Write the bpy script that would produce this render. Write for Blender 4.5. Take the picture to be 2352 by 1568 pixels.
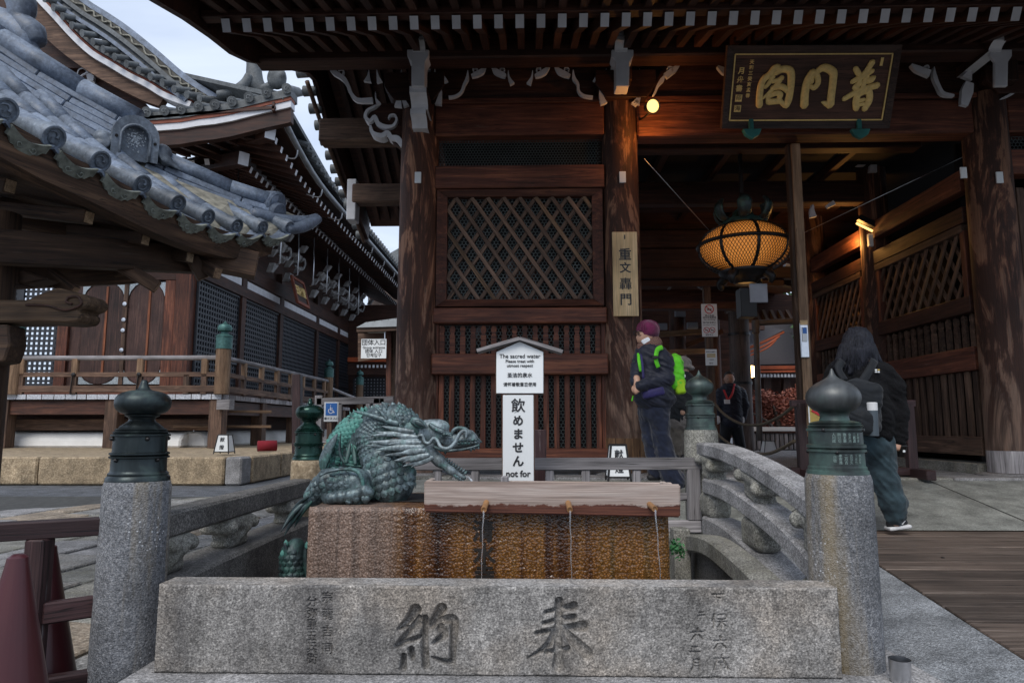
import bpy, bmesh, math, random
import numpy as np
from mathutils import Vector, Matrix, Quaternion
for o in list(bpy.data.objects): bpy.data.objects.remove(o)
random.seed(7)
S = bpy.context.scene
COL = S.collection
V = Vector
R = math.radians

# ------------------------------------------------------------------ camera
CAM_Z = 1.05
PITCH, YAW, FPX = R(7.1), R(1.43), 1568.0
cd = bpy.data.cameras.new('camera'); cam = bpy.data.objects.new('camera', cd); COL.objects.link(cam)
cam.location = (0, 0, CAM_Z); cam.rotation_euler = (R(90) + PITCH, 0, YAW)
cd.sensor_width = 36; cd.lens = 24; cd.clip_start = .05; cd.clip_end = 400
S.camera = cam
# ------------------------------------------------------------------ sky, sun, exposure
SUN_EL, SUN_ROT = R(48), R(200)
w = bpy.data.worlds.new('World'); S.world = w; w.use_nodes = True
nt = w.node_tree; nt.nodes.clear()
out = nt.nodes.new('ShaderNodeOutputWorld'); bg = nt.nodes.new('ShaderNodeBackground')
sky = nt.nodes.new('ShaderNodeTexSky'); sky.sky_type = 'NISHITA'; sky.sun_disc = False
sky.sun_elevation = SUN_EL; sky.sun_rotation = SUN_ROT; sky.dust_density = 2; sky.altitude = 200
tc = nt.nodes.new('ShaderNodeTexCoord'); mp = nt.nodes.new('ShaderNodeMapping')
mp.inputs['Scale'].default_value = (1.2, 1.2, 2.6)
nz = nt.nodes.new('ShaderNodeTexNoise'); nz.inputs['Scale'].default_value = 2.3
nz.inputs['Detail'].default_value = 6; nz.inputs['Roughness'].default_value = .55; nz.inputs['Distortion'].default_value = .6
rp = nt.nodes.new('ShaderNodeValToRGB')
rp.color_ramp.elements[0].position = .3; rp.color_ramp.elements[0].color = (3.9, 4.7, 6.2, 1)
rp.color_ramp.elements[1].position = .7; rp.color_ramp.elements[1].color = (6.3, 7.0, 8.2, 1)
mx = nt.nodes.new('ShaderNodeMixRGB'); mx.inputs[0].default_value = .86
L = nt.links.new
L(tc.outputs['Generated'], mp.inputs['Vector']); L(mp.outputs[0], nz.inputs['Vector']); L(nz.outputs[0], rp.inputs[0])
L(sky.outputs[0], mx.inputs[1]); L(rp.outputs[0], mx.inputs[2]); L(mx.outputs[0], bg.inputs[0]); L(bg.outputs[0], out.inputs[0])
bg.inputs['Strength'].default_value = .105
sd = bpy.data.lights.new('sun', 'SUN'); sun = bpy.data.objects.new('sun', sd); COL.objects.link(sun)
sd.energy = 1.5; sd.angle = R(32); sd.color = (1, .95, .88)
_az = R(-20)   # the bright part of the overcast lies behind the photographer
sun.rotation_euler = V((math.sin(_az) * math.cos(SUN_EL), -math.cos(_az) * math.cos(SUN_EL), math.sin(SUN_EL))).to_track_quat('Z', 'Y').to_euler()
S.view_settings.view_transform = 'Standard'; S.view_settings.look = 'None'
S.view_settings.gamma = 1; S.view_settings.use_curve_mapping = False
S.view_settings.exposure = 0.55
S.cycles.max_bounces = 5; S.cycles.diffuse_bounces = 3; S.cycles.glossy_bounces = 2; S.cycles.transmission_bounces = 4
S.cycles.use_adaptive_sampling = True; S.cycles.use_denoising = True
S.cycles.sample_clamp_indirect = 4

_F = V((-math.sin(YAW) * math.cos(PITCH), math.cos(YAW) * math.cos(PITCH), math.sin(PITCH)))
_Rt = V((math.cos(YAW), math.sin(YAW), 0)); _U = _Rt.cross(_F)
def at(px, py, y):
    """world point at depth y (metres along the gate's axis) seen at a point of the 2352 x 1568 survey sheet"""
    d = _F + _Rt * ((px - 1176) / FPX) + _U * ((784 - py) / FPX)
    return V((0, 0, CAM_Z)) + d * (y / d.y)
def atx(px, py, x):
    d = _F + _Rt * ((px - 1176) / FPX) + _U * ((784 - py) / FPX)
    return V((0, 0, CAM_Z)) + d * (x / d.x)
def zz(py, y, px=1215): return at(px, py, y).z
def xx(px, y, py=980): return at(px, py, y).x

# ------------------------------------------------------------------ node materials
class NB:
    def __init__(s, name, rough=.7, metal=0., spec=.5):
        s.m = bpy.data.materials.new(name); s.m.use_nodes = True
        s.t = s.m.node_tree; s.b = s.t.nodes['Principled BSDF']
        s.b.inputs['Roughness'].default_value = rough; s.b.inputs['Metallic'].default_value = metal
        s.b.inputs['Specular IOR Level'].default_value = spec
        s._c = None
    def n(s, k): return s.t.nodes.new(k)
    def put(s, sock, v):
        if hasattr(v, 'links'): s.t.links.new(v, sock)
        elif isinstance(v, (tuple, list)) and len(v) == 3 and sock.type == 'RGBA': sock.default_value = (*v, 1)
        else: sock.default_value = v
    def obj(s):
        if s._c is None:
            tc = s.n('ShaderNodeTexCoord'); oi = s.n('ShaderNodeObjectInfo')
            a = s.n('ShaderNodeVectorMath'); a.operation = 'ADD'
            m = s.n('ShaderNodeMath'); m.operation = 'MULTIPLY'; m.inputs[1].default_value = 37.
            s.t.links.new(oi.outputs['Random'], m.inputs[0])
            s.t.links.new(tc.outputs['Object'], a.inputs[0]); s.t.links.new(m.outputs[0], a.inputs[1])
            s._c = a.outputs[0]; s.rnd = oi.outputs['Random']; s.raw = tc.outputs['Object']
        return s._c
    def map(s, scale, vec=None):
        m = s.n('ShaderNodeMapping'); m.inputs['Scale'].default_value = scale
        s.put(m.inputs['Vector'], vec or s.obj()); return m.outputs[0]
    def noise(s, vec, scale=5, detail=5, rough=.55, dist=0.):
        n = s.n('ShaderNodeTexNoise'); s.put(n.inputs['Vector'], vec); n.inputs['Scale'].default_value = scale
        n.inputs['Detail'].default_value = detail; n.inputs['Roughness'].default_value = rough; n.inputs['Distortion'].default_value = dist
        return n.outputs[0]
    def voro(s, vec, scale=5, feat='F1', out='Distance'):
        n = s.n('ShaderNodeTexVoronoi'); n.feature = feat; s.put(n.inputs['Vector'], vec); n.inputs['Scale'].default_value = scale
        return n.outputs[out]
    def ramp(s, f, *st):
        n = s.n('ShaderNodeValToRGB'); e = n.color_ramp.elements
        while len(e) < len(st): e.new(.5)
        for i, (p, c) in enumerate(st):
            e[i].position = p; e[i].color = (*c, 1) if isinstance(c, tuple) else (c, c, c, 1)
        s.put(n.inputs[0], f); return n.outputs[0]
    def mix(s, f, a, b, mode='MIX'):
        n = s.n('ShaderNodeMixRGB'); n.blend_type = mode
        s.put(n.inputs[0], f); s.put(n.inputs[1], a); s.put(n.inputs[2], b); return n.outputs[0]
    def math(s, op, a, b=0.):
        n = s.n('ShaderNodeMath'); n.operation = op; s.put(n.inputs[0], a); s.put(n.inputs[1], b); return n.outputs[0]
    def bump(s, h, st=.3, d=.01):
        n = s.n('ShaderNodeBump'); n.inputs['Strength'].default_value = st; n.inputs['Distance'].default_value = d
        s.put(n.inputs['Height'], h); s.put(s.b.inputs['Normal'], n.outputs[0])
    def col(s, c): s.put(s.b.inputs['Base Color'], c)
    def vary(s, c, lo=.75, hi=1.25):
        s.obj(); f = s.ramp(s.rnd, (0, lo), (1, hi)); return s.mix(1., c, f, 'MULTIPLY')

def wood(name, c1, c2, c3=None, rough=.62, ring=1., bump=.35, lo=.7, hi=1.3, spec=.35, crack=.8, scuff=.35, scuffc=(.22, .17, .14), foot=False, swirl=None):
    b = NB(name, rough, 0, spec); o = b.obj()
    g = b.noise(b.map(swirl or (.5, 7, 7)), 1.6 * ring, 7, .6, 2.6 if swirl else 1.4)
    if swirl: g = b.math('FRACT', b.math('MULTIPLY', g, 3.2)); g = b.math('ABSOLUTE', b.math('SUBTRACT', b.math('MULTIPLY', g, 2.), 1.))
    f = b.noise(b.map((2.2, 75, 75)), 1.5, 3, .6)
    c = b.ramp(g, (.3, c1), (.55, c2), (.72, c3 or tuple(min(1, x * 1.5) for x in c2)))
    c = b.mix(.55, c, b.ramp(f, (.3, .45), (.7, 1.5)), 'MULTIPLY')
    big = b.noise(b.map((.7, .7, .7)), 2.2, 4)
    c = b.mix(.6, c, b.ramp(big, (.3, .5), (.7, 1.5)), 'MULTIPLY')
    ck = b.noise(b.map((.45, 26, 26)), 1.3, 3, .5, .3); ckm = b.ramp(ck, (.485, 1.), (.497, .12), (.503, .12), (.515, 1.)); c = b.mix(crack, c, ckm, 'MULTIPLY')
    sc = b.noise(b.map((1.1, 20, 20)), 1.2, 6, .7); c = b.mix(b.math('MULTIPLY', b.ramp(sc, (.62, 0.), (.72, 1.)), scuff), c, scuffc)
    if foot:
        sx = b.n('ShaderNodeSeparateXYZ'); b.put(sx.inputs[0], b.raw); hf = b.math('ADD', b.math('MULTIPLY', sx.outputs[0], -.28), b.math('MULTIPLY', g, .6)); c = b.mix(b.math('MULTIPLY', b.ramp(hf, (.42, 0.), (.85, 1.)), .62), c, b.mix(.5, (.17, .12, .095), b.ramp(f, (.3, (.10, .065, .045)), (.7, (.30, .235, .19)))))
    b.col(b.vary(c, lo, hi)); b.bump(b.mix(.5, g, f), bump, .006)
    b.put(b.b.inputs['Roughness'], b.ramp(f, (.2, rough - .12), (.8, min(1, rough + .15))))
    return b.m
def plain(name, c, rough=.6, metal=0., var=.25, sc=6., bump=.08, lo=.9, hi=1.1, spec=.5):
    b = NB(name, rough, metal, spec); n = b.noise(b.obj(), sc, 6)
    c1 = tuple(x * (1 - var) for x in c); c2 = tuple(min(1, x * (1 + var)) for x in c)
    b.col(b.vary(b.ramp(n, (.3, c1), (.7, c2)), lo, hi))
    if bump: b.bump(b.noise(b.obj(), sc * 9, 4), bump, .004)
    return b.m
def granite(name, c, c2, stain=None, stain_amt=.5, rough=.85, speck=1., bump=.5, grain=170, fleck=0., warm=0.):
    b = NB(name, rough, 0, .4); o = b.obj()
    n = b.noise(o, grain, 3, .7); sp = b.voro(o, grain * 1.15)
    n2 = b.noise(o, grain * .42, 3, .65)
    k = b.ramp(n, (.33, tuple(x * (1 - .62 * speck) for x in c)), (.47, c), (.6, c2), (.72, tuple(min(1, x * (1 + .75 * speck)) for x in c2)))
    k = b.mix(.7 * speck, k, b.ramp(n2, (.36, .45), (.6, 1.35)), 'MULTIPLY')
    blot = b.noise(b.map((1, 1, .8)), 4.5, 7, .62)
    k = b.mix(.85, k, b.ramp(blot, (.3, .42), (.7, 1.45)), 'MULTIPLY')
    if stain:
        st = b.noise(b.map((5.5, 5.5, .4)), 1.3, 5, .6, .3)
        k = b.mix(b.math('MULTIPLY', b.ramp(st, (.5, 0.), (.66, 1.)), stain_amt), k, b.mix(.6, stain, k, 'MIX'))
    if warm: k = b.mix(b.math('MULTIPLY', b.ramp(b.noise(o, 2.6, 6, .6), (.46, 0.), (.64, 1.)), warm), k, b.mix(1., k, (1.25, .98, .68), 'MULTIPLY'))
    if fleck: k = b.mix(b.math('MULTIPLY', b.ramp(b.noise(o, 3.5, 3), (.45, 0.), (.62, 1.)), b.ramp(b.voro(o, 52), (.13, fleck), (.2, 0.))), k, (.55, .56, .58))
    b.col(b.vary(k, .9, 1.1)); b.bump(b.mix(.5, n2, sp), bump, .005)
    return b.m

MT = {}
def tilem(name, c, rough=.46):
    b = NB(name, rough, 0, .5); o = b.obj(); n = b.noise(o, 5, 7, .65); m = b.noise(o, 38, 5, .7); q = b.voro(o, 26)
    k = b.ramp(n, (.3, tuple(x * .55 for x in c)), (.5, c), (.72, tuple(min(1, x * 1.5) for x in c)))
    k = b.mix(.7, k, b.ramp(m, (.35, .5), (.62, 1.25)), 'MULTIPLY'); k = b.mix(b.math('MULTIPLY', b.ramp(m, (.6, 0.), (.68, 1.)), .35), k, (.33, .36, .36))
    b.col(b.vary(k, .72, 1.25)); b.bump(b.mix(.4, m, n), .4, .006); b.put(b.b.inputs['Roughness'], b.ramp(m, (.3, rough - .1), (.7, rough + .25))); return b.m
MT['wood_dark'] = wood('dark timber', (.020, .0085, .0065), (.055, .022, .014), (.085, .034, .02))
MT['wood_red'] = wood('reddish timber', (.042, .0145, .0095), (.125, .041, .023), (.25, .09, .046), lo=.75, hi=1.25)
MT['wood_pillar'] = wood('pillar timber', (.052, .021, .0125), (.12, .048, .027), (.23, .112, .064), ring=.55, bump=.7, rough=.7, foot=True, swirl=(.55, 2.6, 2.6), scuff=.2)
MT['wood_lattice'] = wood('lattice bar', (.085, .05, .033), (.15, .09, .06), (.21, .13, .09))
MT['wood_door'] = wood('dark door board', (.028, .014, .012), (.062, .031, .025), (.11, .055, .04))
MT['wood_grey'] = wood('weathered timber', (.14, .13, .13), (.26, .245, .25), (.36, .34, .34), rough=.85)
MT['wood_trough'] = wood('bleached trough board', (.20, .15, .12), (.37, .30, .26), (.47, .40, .36), rough=.8, ring=.8, bump=.5)
MT['wood_sign'] = wood('pale cypress', (.52, .34, .165), (.66, .46, .245), (.72, .53, .31), lo=.97, hi=1.03, bump=.1, crack=.25, scuff=0)
MT['wood_mid'] = wood('veranda timber', (.045, .026, .018), (.105, .062, .042), (.19, .12, .08), rough=.75)
MT['wood_pole'] = wood('pole timber', (.095, .055, .033), (.20, .125, .075), (.30, .205, .13), rough=.8)
MT['wood_eave'] = wood('pavilion timber', (.020, .011, .007), (.058, .032, .019), (.12, .07, .042), rough=.75, bump=.5)
MT['wood_fence'] = wood('maroon painted timber', (.032, .016, .017), (.045, .022, .022), (.07, .04, .04), rough=.5, ring=1.4, scuff=.9, scuffc=(.3, .27, .27))
MT['deck'] = wood('deck board', (.045, .032, .025), (.09, .067, .053), (.15, .12, .10), rough=.75, ring=1.2, lo=.6, hi=1.4)
MT['white'] = plain('white paint', (.62, .62, .64), .7, 0, .12, 5)
MT['plaster'] = plain('white plaster', (.72, .71, .68), .85, 0, .08, 3)
MT['signwhite'] = plain('sign white', (.70, .72, .72), .45, 0, .04, 2, .02)
MT['ink'] = plain('black ink', (.012, .012, .014), .5, 0, .1)
MT['gold'] = plain('gilding', (.90, .62, .22), .45, .0, .15, 30, .15)
MT['black'] = plain('black lacquer lattice', (.018, .021, .028), .5, 0, .25)
MT['void'] = plain('dark interior', (.008, .006, .006), .9, 0, .2)  # near-black colour stands in for the shade of unlit depths
MT['wire'] = plain('galvanised wire', (.10, .115, .11), .5, .5, .2)
MT['blackmetal'] = plain('black iron', (.014, .013, .013), .45, .3, .2)
MT['steel'] = plain('brushed steel', (.55, .56, .58), .28, 1., .08, 40, .03)
MT['copper'] = plain('weathered gutter', (.10, .085, .075), .6, .2, .3)
MT['teal'] = plain('verdigris fitting', (.03, .17, .15), .55, .2, .3)
MT['finial_old'] = plain('verdigris copper', (.05, .12, .11), .5, .5, .35, 14)
MT['granite'] = granite('grey granite', (.22, .215, .215), (.32, .31, .305), (.12, .115, .11), .55)
MT['granite_post'] = granite('stained granite', (.125, .13, .14), (.20, .20, .205), (.34, .245, .10), .9, speck=.75, bump=1., grain=150, fleck=.75)
MT['granite_dark'] = granite('damp granite', (.10, .095, .09), (.19, .18, .165), (.05, .045, .05), .7)
MT['granite_tan'] = granite('tan dressed stone', (.30, .225, .14), (.42, .33, .22), (.2, .15, .1), .4, speck=.45, bump=1., grain=38)
MT['granite_warm'] = granite('warm flagstone', (.24, .19, .14), (.33, .28, .22), None, speck=.6, bump=.8, grain=60)
MT['granite_moss'] = granite('mossy granite', (.20, .195, .17), (.30, .29, .26), (.16, .15, .07), .5, bump=.9)
MT['flag'] = granite('flagstone', (.19, .185, .175), (.30, .29, .275), (.22, .17, .12), .4, speck=.6, bump=.8, grain=60)
MT['paving'] = granite('exposed aggregate', (.17, .18, .19), (.29, .30, .31), (.12, .12, .12), .35, speck=1.1, bump=.6, grain=190)
MT['concrete'] = granite('ramp concrete', (.19, .195, .175), (.25, .255, .235), (.13, .13, .12), .3, speck=.55, bump=.5, grain=120)
MT['asphalt'] = granite('asphalt', (.07, .075, .085), (.13, .135, .145), None, speck=.8, bump=.6, grain=90)
MT['tile'] = tilem('blue grey roof tile', (.135, .168, .225))
MT['tile_old'] = tilem('old roof tile', (.115, .125, .13), .6)
MT['joint'] = plain('dark joint', (.045, .045, .042), .95, 0, .4, 12)
MT['mortar'] = plain('lichen mortar', (.24, .23, .19), .9, 0, .5, 16, .6)
MT['vermilion'] = plain('vermilion timber', (.38, .075, .02), .6, 0, .2)
MT['orange_line'] = plain('red ochre edge', (.19, .05, .025), .7, 0, .3)
MT['bark_roof'] = plain('cypress bark roof', (.085, .08, .088), .9, 0, .25, 30, .5)
MT['cone'] = plain('maroon plastic', (.055, .008, .011), .34, 0, .15, 3, .03)
MT['redcloth'] = plain('red felt', (.17, .004, .012), .9, 0, .15)
MT['blue'] = plain('sign blue', (.02, .13, .42), .4, 0, .03)
MT['redsign'] = plain('sign red', (.5, .02, .025), .5, 0, .05)
MT['yellow'] = plain('sign ochre', (.45, .32, .08), .6, 0, .15)
MT['rope'] = plain('hemp rope', (.16, .13, .09), .9, 0, .3, 60)

def bronze(name, c, pat, metal=.75, rough=.3, amt=(.55, .72), sc=9., bump=.12, dark=0.):
    b = NB(name, rough, metal, .5); o = b.obj()
    n = b.noise(o, sc, 7, .62, .4); n2 = b.noise(b.map((6, 6, .8)), 2.5, 4)
    c1 = b.ramp(n2, (.3, tuple(x * .6 for x in c)), (.7, tuple(x * 1.5 for x in c)))
    f = b.ramp(n, (amt[0], 0.), (amt[1], 1.))
    cc = b.mix(f, c1, pat)
    if dark: cc = b.mix(dark, cc, b.mix(1., b.ramp(b.noise(b.map((5, 5, 1.1)), 6, 6, .7, .5), (.36, .22), (.52, 1.)), b.ramp(b.noise(o, 70, 4, .65), (.35, .45), (.6, 1.35)), 'MULTIPLY'), 'MULTIPLY')
    b.col(cc); b.put(b.b.inputs['Metallic'], b.math('MULTIPLY', b.math('SUBTRACT', 1., f), metal))
    b.put(b.b.inputs['Roughness'], b.ramp(n, (.3, rough - .06), (.75, rough + .4)))
    b.bump(b.noise(o, sc * 8, 4), bump, .003)
    return b.m
MT['bronze'] = bronze('dark green bronze', (.036, .046, .048), (.040, .068, .060), .8, .25)
MT['bronze_wet'] = bronze('glossy green bronze', (.010, .036, .028), (.014, .05, .036), .6, .12, (.6, .8), 7, .03)
MT['bronze_brown'] = bronze('brown bronze', (.095, .10, .10), (.06, .11, .095), .7, .34, (.56, .76), 7)
MT['bronze_dull'] = bronze('dull verdigris bronze', (.045, .058, .055), (.050, .088, .076), .6, .36, (.45, .62), 6)
MT['dragon'] = bronze('dragon patina', (.105, .142, .152), (.075, .195, .172), .45, .36, (.50, .70), 9, .6, dark=.75)
MT['dragon_pale'] = bronze('dragon pale grey patina', (.20, .245, .26), (.12, .25, .225), .3, .38, (.55, .75), 12, .5, dark=.7)
MT['dragon_dark'] = bronze('dragon dark bronze', (.035, .052, .055), (.04, .13, .105), .5, .33, (.5, .7), 9, .5)
MT['dragon_green'] = bronze('dragon bright verdigris', (.04, .08, .075), (.085, .26, .22), .4, .45, (.36, .55), 16, .7)

def wetbasin():
    b = NB('algae stained wet granite', .3, 0, .6); o = b.obj(); raw = b.raw
    p = b.voro(o, 95); g = b.noise(o, 150, 4, .6)
    st = b.noise(b.map((6, 1, .16)), 1.6, 6, .62, .5)
    alg = b.ramp(st, (.3, (.024, .008, .003)), (.42, (.10, .036, .009)), (.54, (.26, .11, .022)), (.66, (.15, .08, .02)))
    dry = b.ramp(g, (.3, (.075, .042, .028)), (.5, (.22, .14, .10)), (.68, (.40, .30, .25)))
    sx = b.n('ShaderNodeSeparateXYZ'); b.put(sx.inputs[0], raw)
    side = b.math('ADD', sx.outputs[0], b.math('MULTIPLY', b.noise(b.map((3, 3, .6)), 2.5, 5), .5))
    f = b.ramp(b.math('MULTIPLY', b.math('ADD', side, 1.2), .5), (.36, 0.), (.50, 1.))
    dry = b.mix(.8, dry, b.ramp(b.noise(b.map((9, 1, .3)), 1.5, 5, .6, .4), (.4, .45), (.58, 1.1)), 'MULTIPLY')
    c = b.mix(f, dry, alg)
    c = b.mix(b.ramp(f, (0, .45), (1, .75)), c, b.ramp(p, (.0, 1.6), (.55, .3)), 'MULTIPLY')  # pebble glints put into the colour: bright cell centres, dark gaps
    b.col(c); b.put(b.b.inputs['Roughness'], b.ramp(f, (0, .62), (1, .2)))
    b.bump(b.math('SUBTRACT', 1., p), .5, .007)
    return b.m
MT['basin'] = wetbasin()
def trough_front():
    b = NB('bleached trough board with damp foot', .8, 0, .35); b.obj()
    g = b.noise(b.map((.5, 1, 9)), 2.2, 7, .62, 1.5); f = b.noise(b.map((2.5, 1, 120)), 1.5, 3, .6)
    dry = b.ramp(g, (.3, (.17, .125, .10)), (.5, (.33, .26, .225)), (.72, (.46, .39, .35)))
    dry = b.mix(.5, dry, b.ramp(f, (.3, .5), (.7, 1.4)), 'MULTIPLY')
    wetc = b.ramp(f, (.3, (.045, .014, .01)), (.7, (.14, .05, .03)))
    sx = b.n('ShaderNodeSeparateXYZ'); b.put(sx.inputs[0], b.raw)
    h = b.math('ADD', sx.outputs[2], b.math('MULTIPLY', b.noise(b.map((9, 1, 14)), 2, 5, .7), -.055))
    b.col(b.mix(b.ramp(b.math('MULTIPLY', b.math('ADD', h, .165), 4.), (.43, 1.), (.455, 0.)), dry, wetc))
    b.bump(b.mix(.5, g, f), .5, .006); return b.m
MT['trough'] = trough_front()
def glow(name, c, s):
    b = NB(name, .6); b.col(c); b.b.inputs['Emission Color'].default_value = (*c, 1); b.b.inputs['Emission Strength'].default_value = s; return b.m
MT['lamp'] = glow('lit lamp face', (1., .60, .18), 1.6)
MT['bulb'] = glow('lit bulb', (1., .6, .2), 9.)
def paperglow():
    b = NB('lit lantern paper', .7); n = b.noise(b.obj(), 1.6, 3)
    c = b.ramp(n, (.3, (.50, .155, .02)), (.7, (.78, .29, .06)))
    b.col(c); b.put(b.b.inputs['Emission Color'], c); b.b.inputs['Emission Strength'].default_value = .40; return b.m
MT['lanternpaper'] = paperglow()
def waterm():
    b = NB('running water', .05, 0, .6); b.col((.9, .95, 1)); b.b.inputs['Transmission Weight'].default_value = .75; b.b.inputs['IOR'].default_value = 1.33
    b.bump(b.noise(b.map((60, 60, 14)), 1, 3), .6, .004); return b.m
MT['water'] = waterm()
MT['stream'] = waterm(); MT['stream'].name = 'falling water'; MT['stream'].node_tree.nodes['Principled BSDF'].inputs['Transmission Weight'].default_value = .9
def cloth(name, c, rough=.9, sheen=.2, var=.3, sc=14, bump=.3, weave=220):
    b = NB(name, rough, 0, .25); o = b.obj(); n = b.noise(o, sc, 5); wv = b.noise(o, weave, 2)
    b.col(b.mix(.4, b.ramp(n, (.3, tuple(x * (1 - var) for x in c)), (.7, tuple(min(1, x * (1 + var)) for x in c))), b.ramp(wv, (.3, .6), (.7, 1.3)), 'MULTIPLY'))
    b.b.inputs['Sheen Weight'].default_value = sheen; b.bump(b.mix(.4, n, wv), bump, .012); return b.m
def hairm():
    b = NB('black hair', .5, 0, .18); n = b.noise(b.map((70, 70, 2.5)), 1.5, 4, .6); b.col(b.ramp(n, (.3, (.003, .003, .004)), (.7, (.026, .028, .040)))); b.bump(n, .9, .012); return b.m  # cool highlights put into the hair colour as bluish streaks
MT['skin'] = plain('skin', (.42, .24, .165), .5, 0, .1, 20, .05)
MT['jacket_navy'] = cloth('navy padded nylon', (.012, .014, .026), .55, .1)
MT['denim_dark'] = cloth('dark denim', (.010, .014, .03), .9)
MT['denim_blue'] = cloth('washed teal denim', (.028, .048, .058), .9, .1, .5, 9)
MT['fleece'] = cloth('black fleece', (.005, .005, .006), 1., .0, .4, 60, .7, 120)
MT['beanie'] = cloth('burgundy knit', (.11, .012, .05), .95, .3)
MT['green'] = cloth('lime nylon', (.10, .50, .015), .55, .1, .2)
MT['green2'] = cloth('yellow green nylon', (.25, .45, .01), .6, .1, .2)
MT['purple'] = cloth('indigo nylon', (.022, .018, .085), .6, .1)
MT['bagblack'] = cloth('charcoal nylon', (.008, .010, .013), .7, .1)
MT['hair'] = hairm()
MT['grey_hair'] = plain('thin dark hair', (.03, .027, .026), .6, 0, .3)
MT['maskwhite'] = cloth('white mask', (.7, .72, .75), .8, .1, .05)
MT['shoe'] = plain('black shoe mesh', (.012, .012, .014), .7)
MT['sole'] = plain('white rubber sole', (.62, .62, .62), .6, 0, .06)
MT['khaki'] = cloth('grey brown cloth', (.10, .085, .07), .9)
MT['bark'] = wood('maple bark', (.05, .035, .028), (.1, .075, .06))
def leafm(name, a, b_):
    b = NB(name, .6, 0, .3); b.obj()
    g = b.n('ShaderNodeNewGeometry'); b.col(b.ramp(g.outputs['Random Per Island'], (0, a), (1, b_))); return b.m
MT['maple'] = leafm('maple leaves', (.20, .05, .032), (.38, .15, .10))
MT['pine'] = leafm('green leaves', (.03, .07, .025), (.07, .14, .05))

# ------------------------------------------------------------------ object helpers
W = {}
def reg(o, M, parent):
    COL.objects.link(o); W[o] = M
    if parent is not None:
        o.parent = parent; o.matrix_parent_inverse = W[parent].inverted()
    o.matrix_basis = M
    return o
def thing(name, label, cat, loc=(0, 0, 0), group=None):
    o = bpy.data.objects.new(name, None); o.empty_display_size = .1
    reg(o, Matrix.Translation(loc), None); o['label'] = label; o['category'] = cat
    if group: o['group'] = group
    return o
def tag(o, label, cat, group=None):
    o['label'] = label; o['category'] = cat
    if group: o['group'] = group
    return o
def setting(o): o['kind'] = 'structure'; return o
def stuff(o): o['kind'] = 'stuff'; return o
def mesh_from(name, verts, faces, mats, idx=None, smooth=False):
    me = bpy.data.meshes.new(name); me.from_pydata([tuple(v) for v in verts], [], faces)
    for m in (mats if isinstance(mats, (list, tuple)) else [mats]): me.materials.append(MT[m] if isinstance(m, str) else m)
    if idx is not None: me.polygons.foreach_set('material_index', idx)
    if smooth: me.polygons.foreach_set('use_smooth', [True] * len(me.polygons))
    me.update(); return me
def link(name, me, parent=None, M=None):
    o = bpy.data.objects.new(name, me); return reg(o, M or Matrix.Identity(4), parent)
def bm_obj(name, bm, mats, parent=None, M=None, smooth=False):
    bmesh.ops.recalc_face_normals(bm, faces=bm.faces)
    me = bpy.data.meshes.new(name); bm.to_mesh(me); bm.free()
    for m in (mats if isinstance(mats, (list, tuple)) else [mats]): me.materials.append(MT[m])
    if smooth: me.polygons.foreach_set('use_smooth', [True] * len(me.polygons))
    return link(name, me, parent, M)
_bc = {}
def box_me(l, w_, h, mats, bev, endmat):
    key = (round(l, 3), round(w_, 3), round(h, 3), mats, bev, endmat)
    if key in _bc: return _bc[key]
    bm = bmesh.new(); bmesh.ops.create_cube(bm, size=1); bmesh.ops.scale(bm, vec=(l, w_, h), verts=bm.verts)
    if bev: bmesh.ops.bevel(bm, geom=bm.edges[:], offset=min(bev, l * .3, w_ * .3, h * .3), segments=1, affect='EDGES')
    if endmat:
        for f in bm.faces:
            if f.normal.x * (1 if endmat > 0 else -1) > .9: f.material_index = 1
    me = bpy.data.meshes.new('box'); bm.to_mesh(me); bm.free()
    for m in mats: me.materials.append(MT[m])
    _bc[key] = me; return me
def frame(p0, p1, up):
    p0, p1 = V(p0), V(p1); x = (p1 - p0).normalized(); u = V(up)
    y = u.cross(x)
    if y.length < 1e-4: y = V((0, 1, 0)).cross(x) if abs(x.y) < .9 else V((1, 0, 0)).cross(x)
    y.normalize(); z = x.cross(y)
    M = Matrix((x, y, z)).transposed().to_4x4(); M.translation = (p0 + p1) / 2
    return M
def beam(name, p0, p1, w_, h, mat, parent=None, up=(0, 0, 1), bev=.006, end=None, endside=1):
    """a squared timber: local x runs along its length (the grain follows it)"""
    l = (V(p1) - V(p0)).length
    me = box_me(l, w_, h, (mat, end) if end else (mat,), bev, endside if end else 0)
    return link(name, me, parent, frame(p0, p1, up))
def block(name, c, s, mat, parent=None, bev=.006):
    c = V(c); a = max(range(3), key=lambda i: s[i]); d = V((0, 0, 0)); d[a] = s[a] / 2
    if a == 0: return beam(name, c - d, c + d, s[1], s[2], mat, parent, (0, 0, 1), bev)
    if a == 1: return beam(name, c - d, c + d, s[0], s[2], mat, parent, (0, 0, 1), bev)
    return beam(name, c - d, c + d, s[0], s[1], mat, parent, (0, 1, 0), bev)
def lathe_v(prof, n=32):
    vs, fs = [], []
    for r, z in prof:
        for i in range(n): a = 2 * math.pi * i / n; vs.append((r * math.cos(a), r * math.sin(a), z))
    m = len(prof)
    for j in range(m - 1):
        for i in range(n): k = (i + 1) % n; fs.append((j * n + i, j * n + k, (j + 1) * n + k, (j + 1) * n + i))
    fs.append(tuple(range(n - 1, -1, -1))); fs.append(tuple((m - 1) * n + i for i in range(n)))
    return vs, fs
def lathe(name, prof, mat, parent=None, M=None, n=32, smooth=True, mats=None, idx=None):
    vs, fs = lathe_v(prof, n); me = mesh_from(name, vs, fs, mats or mat, idx, smooth)
    if smooth:
        try: me.set_sharp_from_angle(angle=R(40))
        except Exception: pass
    return link(name, me, parent, M)
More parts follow.
